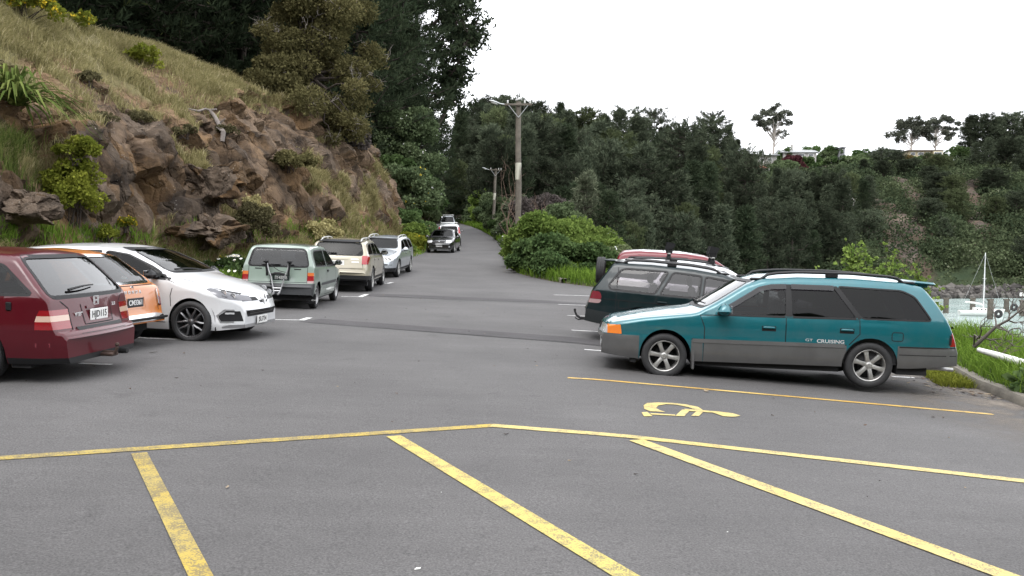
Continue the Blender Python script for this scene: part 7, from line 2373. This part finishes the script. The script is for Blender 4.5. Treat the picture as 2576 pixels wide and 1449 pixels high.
# ================================================================== single plants on the rock face
def flax(name, label, base, seed, n=70, L=1.5, mat_=L_FLAX, w=.055, up=1.0):
    r_ = np.random.default_rng(seed)
    V, F, T, b = [], [], [], 0
    for i in range(n):
        a = r_.random() * 6.283; el = r_.uniform(.35, 1.4); l = L * r_.uniform(.6, 1.15)
        d = np.array([math.cos(a) * math.cos(el), math.sin(a) * math.cos(el), math.sin(el) * up]); s = np.array([-math.sin(a), math.cos(a), 0])
        p = np.array(base) + np.array([r_.normal() * .08, r_.normal() * .08, 0])
        k = 8
        t0 = r_.random()
        for j in range(k + 1):
            q = j / k
            ww = w * (1 - q ** 3) * (.7 + .6 * q * (1 - q))
            c = p + d * l * q + np.array([0, 0, -1]) * l * .75 * q ** 2.4 * r_.uniform(.9, 1.1)
            V += [c - s * ww, c + np.array([0, 0, -.012]), c + s * ww]
            T += [t0] * 3
        for j in range(k):
            o = b + j * 3
            F += [(o, o + 3, o + 4, o + 1), (o + 1, o + 4, o + 5, o + 2)]
        b += (k + 1) * 3
    o = link(name, np_mesh(name, np.array(V), np.array(F), mat_, np.array(T), smooth=True))
    return tag(o, label, 'plant')


p, _ = hit(HB, 22, 285)
flax('flax_plant', 'big flax plant with arching leaves at the left picture edge', p + Vector((.25, -.1, .2)), 5, 170, 2.3, w=.055)
p, _ = hit(HB, 30, 390)
P0 = np.array([tuple(p)]) + np.random.default_rng(4).normal(size=(900, 3)) * np.array([.15, .55, .0])
P0 = np.array([tuple(drop(HB, *q[:2])) for q in P0])
V, F, t = blades(P0, .6, .02, rg, .35)
tag(link('tussock', np_mesh('tussock', V, F, L_FLAX, t)), 'green tussock below the big flax plant', 'plant')


def on_rock(px, py, name, label, cat, seed, rx, h, lm, n=1800, leaf=.12, flowers=None, out=.15, nb=16, group=None, dz=-.15):
    p, n_ = hit(HB, px, py)
    if p is None: return None
    return make_bush(name, label, cat, (p.x + out, p.y - .1, p.z + dz), seed, rx, rx, h, lm, group, n, leaf, nb, flowers=flowers)


on_rock(178, 545, 'bush', 'yellow green leafy shrub hanging on the dark rock at the left', 'bush', 81, .85, 2.0, L_YEL, 3600, .085, None, .15, 34)
on_rock(185, 390, 'bush', 'green upper shoots above the yellow green shrub at the left', 'bush', 82, .5, .8, L_YEL, 1200, .08)
on_rock(255, 590, 'bush', 'small leafy sprig at the rock foot under the yellow flowers', 'bush', 83, .35, .45, L_YEL, 500, .07)
on_rock(312, 560, 'ragwort', 'bright yellow flower clump on the rock above the white car', 'plant', 84, .25, .35, L_YEL, 350, .06, (M_YFLOW, 60, .05))
on_rock(548, 668, 'ragwort', 'small yellow flower clump left of the white daisies', 'plant', 85, .3, .5, L_YEL, 350, .06, (M_YFLOW, 60, .06))
on_rock(622, 590, 'bush', 'soft green grassy clump in the hollow of the rock face', 'bush', 86, 1.0, 1.5, L_OLIVE, 2200, .10)
on_rock(625, 540, 'bush', 'grass tuft above the clump in the hollow of the rock face', 'bush', 91, .8, 1.0, L_DRY, 1600, .10)
on_rock(728, 420, 'bush', 'dark drooping scrub over the rock below the browned cypress', 'bush', 87, 1.2, .9, L_BROWN, 1600, .13)
on_rock(800, 600, 'bush', 'grassy tuft low on the rock face above the beige wagon', 'bush', 88, .8, 1.1, L_DRY, 1300, .11)
on_rock(355, 165, 'bush', 'small bright green shrub on the upper grass at the forest edge', 'bush', 89, .9, .9, L_YEL, 900, .12)
on_rock(200, 75, 'gorse', 'yellow green gorse on the ridge below the dark forest', 'bush', 90, 1.0, .9, L_YEL, 900, .12, (M_YFLOW, 60, .09))
on_rock(60, 35, 'gorse', 'yellow gorse on the ridge in the upper left corner', 'bush', 92, 1.2, 1.2, L_YEL, 900, .12, (M_YFLOW, 120, .10))
for k, (px, py) in enumerate(((345, 300), (455, 330), (250, 300), (560, 330), (215, 200))):
    on_rock(px, py, 'scrub_tuft', 'low grey olive scrub tuft dotted over the middle of the grassy slope', 'bush', 100 + k, .5, .4, L_OLIVE, 600, .07, group='scrub tufts on the grassy slope')

# daisies at the rock foot
x, y = -9.55, 28.6
g_ = drop(HB, x, y)
d = thing('daisy_bush', 'white flowering daisies between the white car and the mint hatchback', 'flowers', (x, y, g_.z - .15))
(V, F, t), st = bush_arrays(95, 1.15, .8, .8, 20, 2600, .10)
link('foliage', np_mesh('foliage', V, F, L_DEEP, t), d); link('stem', np_mesh('stem', *st, M_BARK), d)
r_ = np.random.default_rng(2)
mbw, mby = MB(), MB()
for i in range(85):
    q = V[r_.integers(len(V))]
    c = Vector((q[0] * 1.08, q[1] * 1.08 - .05, max(q[2], .3) * 1.12))
    rot = Matrix.Rotation(r_.uniform(.3, 1.2), 4, 'X') @ Matrix.Rotation(r_.random() * 6, 4, 'Z')
    ring = [c + rot @ Vector((math.cos(a) * .062 * (1 if k % 2 else .62), math.sin(a) * .062 * (1 if k % 2 else .62), .012 if k % 2 else 0)) for k, a in enumerate(np.linspace(0, 2 * math.pi, 21)[:-1])]
    mbw.add([c] + ring, [(0, 1 + k, 1 + (k + 1) % 20) for k in range(20)])
    mby.add([c + rot @ Vector((math.cos(a) * .018, math.sin(a) * .018, .008)) for a in np.linspace(0, 6.283, 9)[:-1]], [tuple(range(8))])
f = mbw.build('blossom', M_PETAL, d, smooth=False); mby.build('blossom_eye', M_YFLOW, f, smooth=False)

# ---------------------------------------------------------------- boulders that jut from the rock face
def boulder(label, px, py, wpx, hpx, seed, m=None, out=.2, D=None):
    p, n_ = hit(HB, px, py)
    if p is None: return
    dist = p.y
    a, b = wpx / FPX * dist / 2, hpx / FPX * dist / 2
    r_ = np.random.default_rng(seed)
    bm = bmesh.new(); bmesh.ops.create_icosphere(bm, subdivisions=5, radius=1.25)
    V = np.array([v.co for v in bm.verts])
    for k in range(13):      # planes cut the lump into facets
        n = unit(r_.normal(size=3)); h = r_.uniform(.72, .98)
        dd = V @ n - h
        V = V - np.maximum(dd, 0)[:, None] * n
    V = V * np.array([a * 1.0, a * .9, b])
    for i, v in enumerate(bm.verts):
        q = Vector(V[i])
        d_, pt_ = mn.voronoi(q * 1.6 + Vector((seed * 7, 0, 0)))
        v.co = q + q.normalized() * (mn.fractal(q * 2.2 + Vector((seed, 0, 0)), 1, 2, 5) * .09 * (a + b) + (mn.cell(pt_[0] * 5) - .5) * .16 * (a + b) - max(0, 1 - (d_[1] - d_[0]) / .12) * .05 + mn.ridged_multi_fractal(q * 3, 1, 2, 4, 1, 2) * .03)
    me = bpy.data.meshes.new('boulder'); bm.to_mesh(me); bm.free()
    me.attributes.new('tint', 'FLOAT', 'POINT')
    me.materials.append(m or M_CLIFF)
    me.polygons.foreach_set('use_smooth', [True] * len(me.polygons)); me.set_sharp_from_angle(angle=R(24))
    o = link('boulder', me, None, (p.x + out, p.y, p.z))
    o.rotation_euler = (r_.normal() * .1, r_.normal() * .1, r_.normal() * .3)
    tag(o, label, 'boulder', 'boulders jutting from the rock face')


boulder('big rounded boulder with white lichen spots in the middle of the rock face', 520, 468, 150, 130, 1)
boulder('wide crusted boulder low under the big lichen boulder', 510, 585, 190, 90, 6)
boulder('dark overhanging rock at the left picture edge', 50, 525, 150, 80, 9)

# dead branch lying over the slope
pts = []
for px, py in ((462, 268), (482, 276), (500, 279), (516, 274), (528, 277), (540, 293), (550, 312), (562, 333), (559, 356)):
    p, n_ = hit(HB, px, py)
    o_ = Vector((0, 0, CAM_Z)); pts.append(p + (o_ - p).normalized() * .30)
mb = MB(); mb.tube(pts[:5] + [pts[4] + Vector((.3, -.1, .02))], [.025, .035, .045, .045, .05, .035], 8); mb.tube(pts[4:], [.06, .08, .09, .095, .085], 9)
for i, dx in ((6, .3), (7, -.25)): mb.tube([pts[i], pts[i] + Vector((dx, -.1, .2))], [.04, .02], 6)
o = mb.build('dead_branch', mat('bleached dead wood', (.19, .165, .15), .9, noise=.35, nscale=6, bump=.5, bscale=12)); tag(o, 'bleached dead branch lying across the slope above the big boulder', 'branch')

# ================================================================== lamp poles
M_POLE = mat('weathered pole timber', (.115, .10, .082), .92, noise=.35, nscale=3, bump=.6, bscale=14)
M_GALV = mat('galvanised steel', (.42, .43, .44), .5, .5)


def pole(label, x, y, zb, H, r0, r1, lean=0.0, yaw=0):
    o = thing('lamp_pole', label, 'lamp pole', (x, y, zb), (0, lean, yaw), 'timber lamp poles along the road')
    mb = MB(); k = 14
    mb.tube([(.012 * math.sin(i), 0, -1.0 + (H + 1.0) * i / k) for i in range(k + 1)], [r0 + (r1 - r0) * i / k for i in range(k + 1)], 14); mb.build('pole', M_POLE, o)
    mb = MB(); mb.lathe([(r0 * .985 + (r1 - r0) * .48, H * .515), (r0 * .985 + (r1 - r0) * .48, H * .62)], 14, 'Z'); mb.build('metal_band', mat('pale metal band', (.42, .41, .34), .6) if 'pale metal band' not in bpy.data.materials else bpy.data.materials['pale metal band'], o)
    mb = MB(); mb.box((.0, -r1 - .05, H - .16), (1.3, .08, .10), bev=.015); mb.build('crossarm', M_POLE, o)
    for sd in (1, -1):
        mb = MB(); mb.tube([(sd * .45, -r1 - .10, H - .2), (0, -r1 - .03, H - .75)], .016, 6); mb.build('brace', M_GALV, o)
    for dx in (-.5, .3, .55):
        mb = MB(); mb.lathe([(.03, 0), (.045, .05), (.03, .08), (.045, .12), (.02, .15), (0, .15)], 10, 'Z', (dx, -r1 - .05, H - .10)); mb.build('insulator', mat('white insulator', (.6, .6, .58), .3) if 'white insulator' not in bpy.data.materials else bpy.data.materials['white insulator'], o)
    mb = MB(); mb.tube([(-.6, -r1 - .05, H - .16), (-.95, -r1 - .08, H - .10)], .028, 8)
    mb.build('lamp_arm', M_GALV, o)
    mb = MB(); mb.tube([(-.85, -r1 - .08, H - .13), (-.96, -r1 - .08, H - .09), (-1.2, -r1 - .08, H - .01), (-1.38, -r1 - .08, H + .03)], [.04, .08, .10, .04], 12, flat=(1.25, .6)); h_ = mb.build('lamp_head', M_GALV, o)
    mb = MB(); mb.tube([(-.98, -r1 - .08, H - .14), (-1.18, -r1 - .08, H - .07), (-1.30, -r1 - .08, H - .02)], [.05, .075, .04], 12, flat=(1.2, .7)); mb.build('diffuser', mat('lamp diffuser', (.75, .75, .73), .2) if 'lamp diffuser' not in bpy.data.materials else bpy.data.materials['lamp diffuser'], h_)
    return o


top = at(1304, 256, 40.5)
g1 = drop(BB, top.x, 40.5)
pole('near timber lamp pole standing in the bramble mound', top.x, 40.5, g1.z, top.z - g1.z, .165, .125)
top = at(1247, 424, 88); g2 = drop(BB, (1240 - 1288) / FPX * 88, 88)
pole('far timber lamp pole leaning slightly, among the roadside bushes', g2.x, 88, g2.z, top.z - g2.z, .18, .13, math.atan2(top.x - g2.x, top.z - g2.z))
# a gull on the crossarm
bt = at(1306, 249, 40.5)
gl_ = thing('bird', 'small gull perched on top of the near lamp pole', 'bird', (bt.x - .0, 40.5, at(1304, 256, 40.5).z))
bm = bmesh.new(); sk = bm.verts.layers.skin.verify()
vs = [bm.verts.new(c) for c in ((-.20, 0, .07), (-.10, 0, .10), (.02, 0, .13), (.10, 0, .17), (.13, 0, .22), (.17, 0, .225), (.205, 0, .22))]
for a, b in zip(vs[:-1], vs[1:]): bm.edges.new((a, b))
for v, r_ in zip(vs, (.012, .045, .062, .045, .034, .03, .006)): v[sk].radius = (r_, r_)
vs[2][sk].use_root = True
me = bpy.data.meshes.new('body'); bm.to_mesh(me); bm.free()
o = link('body', me, gl_)
o.modifiers.new('skin', 'SKIN'); sm_ = o.modifiers.new('sub', 'SUBSURF'); sm_.levels = sm_.render_levels = 2
me.materials.append(mat('gull feathers', (.55, .55, .55), .8))
MB().tube([(.0, .02, .08), (.0, .02, 0)], .006, 5).build('leg', M_BLACK, gl_); MB().tube([(.0, -.02, .08), (.0, -.02, 0)], .006, 5).build('leg', M_BLACK, gl_)

# ================================================================== boat, piles, tyre fenders on the water
M_HULL = mat('white hull', (.72, .72, .70), .35, coat=.4)
M_PILE = mat('wet pile timber', (.085, .075, .06), .9, noise=.4, nscale=2)
D = 121.0
b0 = at(2466, 800, D)
bt_ = thing('sailboat', 'small white sailing boat with bare mast moored between the piles', 'boat', (b0.x, D, SEA), (0, 0, R(-14)))
secs = []
Lh = 5.6
for q in np.linspace(0, 1, 15):
    x = -Lh / 2 + Lh * q
    w = .95 * (math.sin(math.pi * min(1, .30 + q * .70)) ** .6) * (1 if q < .98 else .12); w = max(w, .03)
    sh = .70 + .30 * q ** 2
    secs.append([(x + (.35 * q ** 3 * a), s_ * w * b_, c_) for s_, b_, c_, a in ((1, 1.0, sh, 1), (1, .96, sh * .55, .6), (1, .72, .10, .2), (1, .15, -.25, 0), (-1, .15, -.25, 0), (-1, .72, .10, .2), (-1, .96, sh * .55, .6), (-1, 1.0, sh, 1))])
mb = MB(); V = [p_ for s_ in secs for p_ in s_]
F = [(i * 8 + j, i * 8 + j + 1, (i + 1) * 8 + j + 1, (i + 1) * 8 + j) for i in range(14) for j in range(7)] + [tuple(range(8)), tuple(14 * 8 + k for k in range(7, -1, -1))]
mb.add(V, F); mb.build('hull', M_HULL, bt_, sharp=50)
mb = MB(); mb.add([(s_[0][0], s_[0][1] * .98, s_[0][2] - .01) for s_ in secs] + [(s_[7][0], s_[7][1] * .98, s_[7][2] - .01) for s_ in secs], [(i, i + 1, 15 + i + 1, 15 + i) for i in range(14)]); mb.build('deck', mat('cream deck', (.60, .57, .50), .7), bt_)
mb = MB()
mb.prism([(-1.0, 0), (1.25, .02), (.95, .34), (-.9, .46)], (0, -.55, .74), (1, 0, 0), (0, 0, 1), (0, 1, 0), 1.1); cb = mb.build('cabin', M_HULL, bt_, smooth=False)
for x in (-.55, 0, .5):
    for sd in (1, -1): MB().lathe([(.10, 0), (.10, .02), (0, .02)], 12, 'Y', (x, sd * .56 - (0 if sd > 0 else .02), .95)).build('porthole', M_WIN, cb)
MB().tube([(.35, 0, .8), (.38, 0, 5), (.40, 0, 9.0)], [.07, .06, .045], 8).build('mast', mat('white mast', (.72, .72, .72), .4), bt_)
MB().tube([(.38, -.75, 5.3), (.38, .75, 5.3)], .03, 6).build('spreader', bpy.data.materials['white mast'], bt_)
mb = MB(); mb.tube([(.3, 0, 1.55), (-2.1, 0, 1.9)], .045, 6); bo = mb.build('boom', bpy.data.materials['white mast'], bt_)
MB().tube([(.1, 0, 1.68), (-.8, 0, 1.84), (-2.0, 0, 2.0)], [.10, .14, .08], 8).build('furled_sail', mat('furled sail cloth', (.6, .6, .57), .8), bo)
mb = MB()
for e_ in ((2.75, 0, .95), (-2.7, 0, .72), (.3, .9, .8), (.3, -.9, .8)): mb.tube([(.40, 0, 8.9), e_], .012, 4)
mb.build('rigging', M_GALV, bt_)
for k, (px, r0, r1, lab, ty) in enumerate(((2379, 752, 788, 'mooring pile left of the boat, nearest to the teal car', False), (2446, 752, 786, 'thin mooring pile behind the stern of the boat', False), (2490, 755, 803, 'tallest mooring pile in front of the boat', False), (2531, 755, 785, 'mooring pile with a tyre hung on it right of the boat', True), (2571, 757, 795, 'mooring pile at the right picture edge', False))):
    dd = (CAM_Z - SEA) * FPX / (r1 - 600)
    p = at(px, r1, dd); hh = (r1 - r0) / FPX * dd
    o = thing('mooring_pile', lab, 'pile', (p.x, p.y, SEA), group='mooring piles in the bay')
    mb = MB(); mb.tube([(0, 0, -1), (.02, 0, hh * .5), (.03, 0, hh)], [.40, .38, .36], 10); mb.build('timber', M_PILE, o)
    mb = MB(); mb.box((0, 0, hh + .05), (.9, .3, .22), bev=.03); mb.build('cap_beam', M_PILE, o)
    if ty or k == 2:
        mb = MB()
        mb.lathe([(.38 + .22 * math.cos(a), .16 * math.sin(a)) for a in np.linspace(0, 6.283, 11)], 20, 'Y', (.85, -.55, .75)); tt = mb.build('tyre_fender', M_TYRE)
        tt.location = o.location; tag(tt, 'black tyre floating beside the pile ' + ('right of the boat' if ty else 'in front of the boat'), 'tyre')
mk = at(2571, 742, 150); o = thing('harbour_sign', 'small white marker sign at the far shore on the right edge', 'sign', (mk.x, 150, SEA))
hh = mk.z - SEA
MB().tube([(0, 0, -.5), (0, 0, hh)], .06, 6).build('post', M_GALV, o); MB().box((0, -.08, hh + .1), (.9, .05, .6), bev=.01).build('panel', M_PETAL, o)

# ================================================================== sea side edge: bare branch, white rail, shrubs
g_ = drop(BB, 7.95, 12.6)
def fan(a, b): return at(a, b, 12.9)
q = [np.array(at(*c_)) for c_ in ((2450, 872, 13.3), (2475, 850, 13.2), (2505, 822, 13.1), (2535, 806, 13.0), (2560, 786, 12.9), (2590, 762, 12.8))]
pp = [(np.array(q), np.array([.035, .03, .024, .018, .012, .006]))]
r_ = np.random.default_rng(12)
for i, e_ in ((1, (2560, 872)), (1, (2530, 856)), (2, (2585, 838)), (2, (2500, 775)), (2, (2560, 848)), (3, (2548, 755)), (3, (2595, 812)), (4, (2570, 740)), (4, (2600, 790)), (0, (2478, 800)), (1, (2440, 845))):
    main = bend(q[i], np.array(at(*e_, 12.9 + r_.normal() * .25)), r_, 7, .06)
    pp.append((main, np.linspace(.014, .004, 7)))
    for j in range(6):
        c_ = main[r_.integers(2, 7)]; d_ = main[-1] - main[0]
        pp.append((bend(c_, c_ + d_ * r_.uniform(.2, .4) + r_.normal(size=3) * .12, r_, 4, .1), np.linspace(.006, .002, 4)))
tag(link('bare_branch', np_mesh('bare_branch', *tubes(pp, 6), mat('grey bare twigs', (.10, .085, .075), .95), smooth=True)), 'leafless grey branch fanning over the water behind the kerb', 'bare bush')
snag('bare_shrub', 'low brown tangle of dry stems by the white rail', at(2510, 905, 12.6), [at(2490, 862, 12.6), at(2520, 850, 12.6), at(2545, 866, 12.5), at(2560, 880, 12.5), at(2535, 872, 12.7), at(2505, 872, 12.7)], mat('dry brown stems', (.13, .10, .085), .95), .010, 13, 8)
a, b = at(2462, 880, 12.6), at(2600, 921, 11.6)
mb = MB(); mb.tube([a, a + (b - a) * .33, a + (b - a) * .66, b], [.035, .05, .055, .055], 12); o = mb.build('white_rail', mat('chalky white paint', (.70, .70, .67), .6, noise=.08, nscale=4)); tag(o, 'white painted log lying in the grass beyond the kerb', 'log')
mb = MB(); r_ = np.random.default_rng(6)
hb = at(2590, 985, 10.9)
make_bush('hydrangea', 'dark leafy plant at the right picture edge behind the kerb', 'bush', (hb.x + .30, 10.9, drop(BB, hb.x, 10.9).z - .15), 97, .4, .4, .5, L_DEEP, None, 900, .13, 14, w=.6)
for px, y, top, rx, lab, sd in ((2188, 17.5, 602, .85, 'light green feathery shrub rising behind the teal car', 44), (2130, 17.0, 668, .7, 'low light green sprays over the roof of the teal car', 45), (2290, 16.4, 680, .5, 'thin green twig sprays behind the tail of the teal car', 46)):
    x = (px - 1288) / FPX * y; g_ = drop(BB, x, y)
    h = CAM_Z + (600 - top) / FPX * y - g_.z
    o = thing('shrub', lab, 'bush', (x, y, g_.z - .1), group='light green shrubs behind the teal car')
    r_ = np.random.default_rng(sd); pp, C, A = [], [], []
    for i in range(16 if h > 2 else 9):
        a = r_.random() * 6.28; q = r_.uniform(.5, 1.0)
        tip = np.array([math.cos(a) * rx * (1.25 - q) * 1.2, math.sin(a) * rx * (1.2 - q), h * q])
        path = bend((r_.normal() * .05, r_.normal() * .05, 0), tip, r_, 9, .05)
        pp.append((path, np.linspace(.018, .004, 9)))
        for j in range(3, 9):
            for _ in range(5):
                e = path[j] + r_.normal(size=3) * np.array([.16, .16, .08])
                pp.append((bend(path[j], e, r_, 3, .05), np.linspace(.005, .002, 3)))
                C.append(e); A.append(unit(e - path[j] + np.array([0, 0, .03])))
                C.append((e + path[j]) / 2); A.append(unit(e - path[j]))
    V, F, t = sprays(np.array(C), np.array(A), np.full(len(C), .085), np.full(len(C), .03), 5, r_, .8)
    link('foliage', np_mesh('foliage', V, F, L_BRIGHT, t), o); link('stem', np_mesh('stem', *tubes(pp, 4), M_BARK), o)

# ================================================================== litter on the asphalt
r_ = np.random.default_rng(8)
mb = MB()
def chip(x, y, s):
    z = zg(x, y) + .006; a = r_.random() * 6.28; c_, s_ = math.cos(a), math.sin(a)
    q = [(-1, -.2), (-.3, -.35), (.8, -.15), (1, .1), (.2, .35), (-.7, .25)]
    mb.add([(x + (u * c_ - v * s_) * s, y + (u * s_ + v * c_) * s, z + r_.random() * .012) for u, v in q], [(0, 1, 2, 3, 4, 5)], int(r_.integers(3)))
for i in range(150):
    y = r_.uniform(11, 15); chip(EDGE_R(y) - abs(r_.normal()) * .45 - .02, y, r_.uniform(.02, .07))
for i in range(130): chip(r_.uniform(-6, 6), r_.uniform(4, 26), r_.uniform(.008, .03))
for i in range(60):
    y = r_.uniform(40, 50); chip(EDGE_L(y) + abs(r_.normal()) * .5, y, r_.uniform(.03, .09))
for i in range(40):
    y = r_.uniform(30, 46); chip(EDGE_R(y) - abs(r_.normal()) * .25, y, r_.uniform(.03, .09))
for px, py, s in ((385, 888, .06), (462, 890, .03), (1776, 985, .07), (1600, 1195, .02)):
    q = gp(px, py); chip(q.x, q.y, s)
o = mb.build('fallen_leaves', [mat('brown dead leaf', (.085, .05, .03), .9), mat('dark dead leaf', (.03, .022, .018), .9), mat('pale dead leaf', (.24, .19, .13), .9)], smooth=False); tag(o, 'dead leaves and bark chips scattered on the asphalt', 'leaf litter', kind='stuff')
mb = MB()
for px, py, s in ((1050, 1433, .016), (1830, 1340, .005), (1110, 1240, .004)):
    q = gp(px, py); mb.add([(q.x + a * s, q.y + b * s, q.z + .005 + c_ * s) for a, b, c_ in ((-1, -.6, 0), (.9, -.4, .1), (1, .5, .25), (-.4, .8, .1))], [(0, 1, 2, 3)])
o = mb.build('paper_litter', M_PETAL, smooth=False); tag(o, 'tiny white scraps scattered on the asphalt', 'litter', kind='stuff')
# sandy silt washed onto the asphalt by the kerb
m, nt, p_ = new_mat('sandy silt')
p_.inputs['Base Color'].default_value = (.175, .15, .125, 1); p_.inputs['Roughness'].default_value = .95
at_ = N(nt, 'ShaderNodeAttribute', attribute_name='tint'); tc = N(nt, 'ShaderNodeTexCoord')
no = N(nt, 'ShaderNodeTexNoise'); no.inputs['Scale'].default_value = 2.2; no.inputs['Detail'].default_value = 10; no.inputs['Roughness'].default_value = .75
mr = N(nt, 'ShaderNodeMapRange'); mr.inputs['From Min'].default_value = .38; mr.inputs['From Max'].default_value = .68
ml = N(nt, 'ShaderNodeMath', operation='MULTIPLY'); tr = N(nt, 'ShaderNodeBsdfTransparent'); mx = N(nt, 'ShaderNodeMixShader')
nt.links.new(tc.outputs['Object'], no.inputs['Vector']); nt.links.new(no.outputs['Fac'], mr.inputs[0]); nt.links.new(mr.outputs[0], ml.inputs[0]); nt.links.new(at_.outputs['Fac'], ml.inputs[1])
nt.links.new(ml.outputs[0], mx.inputs[0]); nt.links.new(tr.outputs[0], mx.inputs[1]); nt.links.new(p_.outputs[0], mx.inputs[2]); nt.links.new(mx.outputs[0], nt.nodes['Material Output'].inputs[0])
V, F, T = [], [], []
for i, y in enumerate(np.linspace(6.0, 14.0, 40)):
    for j, a in enumerate(np.linspace(-1.9, -.02, 12)):
        x = EDGE_R(y) + a; V.append((x, y, zg(x, y) + .003)); T.append(min(1, j / 8) * min(1, i / 5, (39 - i) / 5))
for i in range(39):
    for j in range(11): F.append((i * 12 + j, (i + 1) * 12 + j, (i + 1) * 12 + j + 1, i * 12 + j + 1))
tag(link('sand', np_mesh('sand', np.array(V), np.array(F), m, np.array(T), smooth=True)), kind='structure')
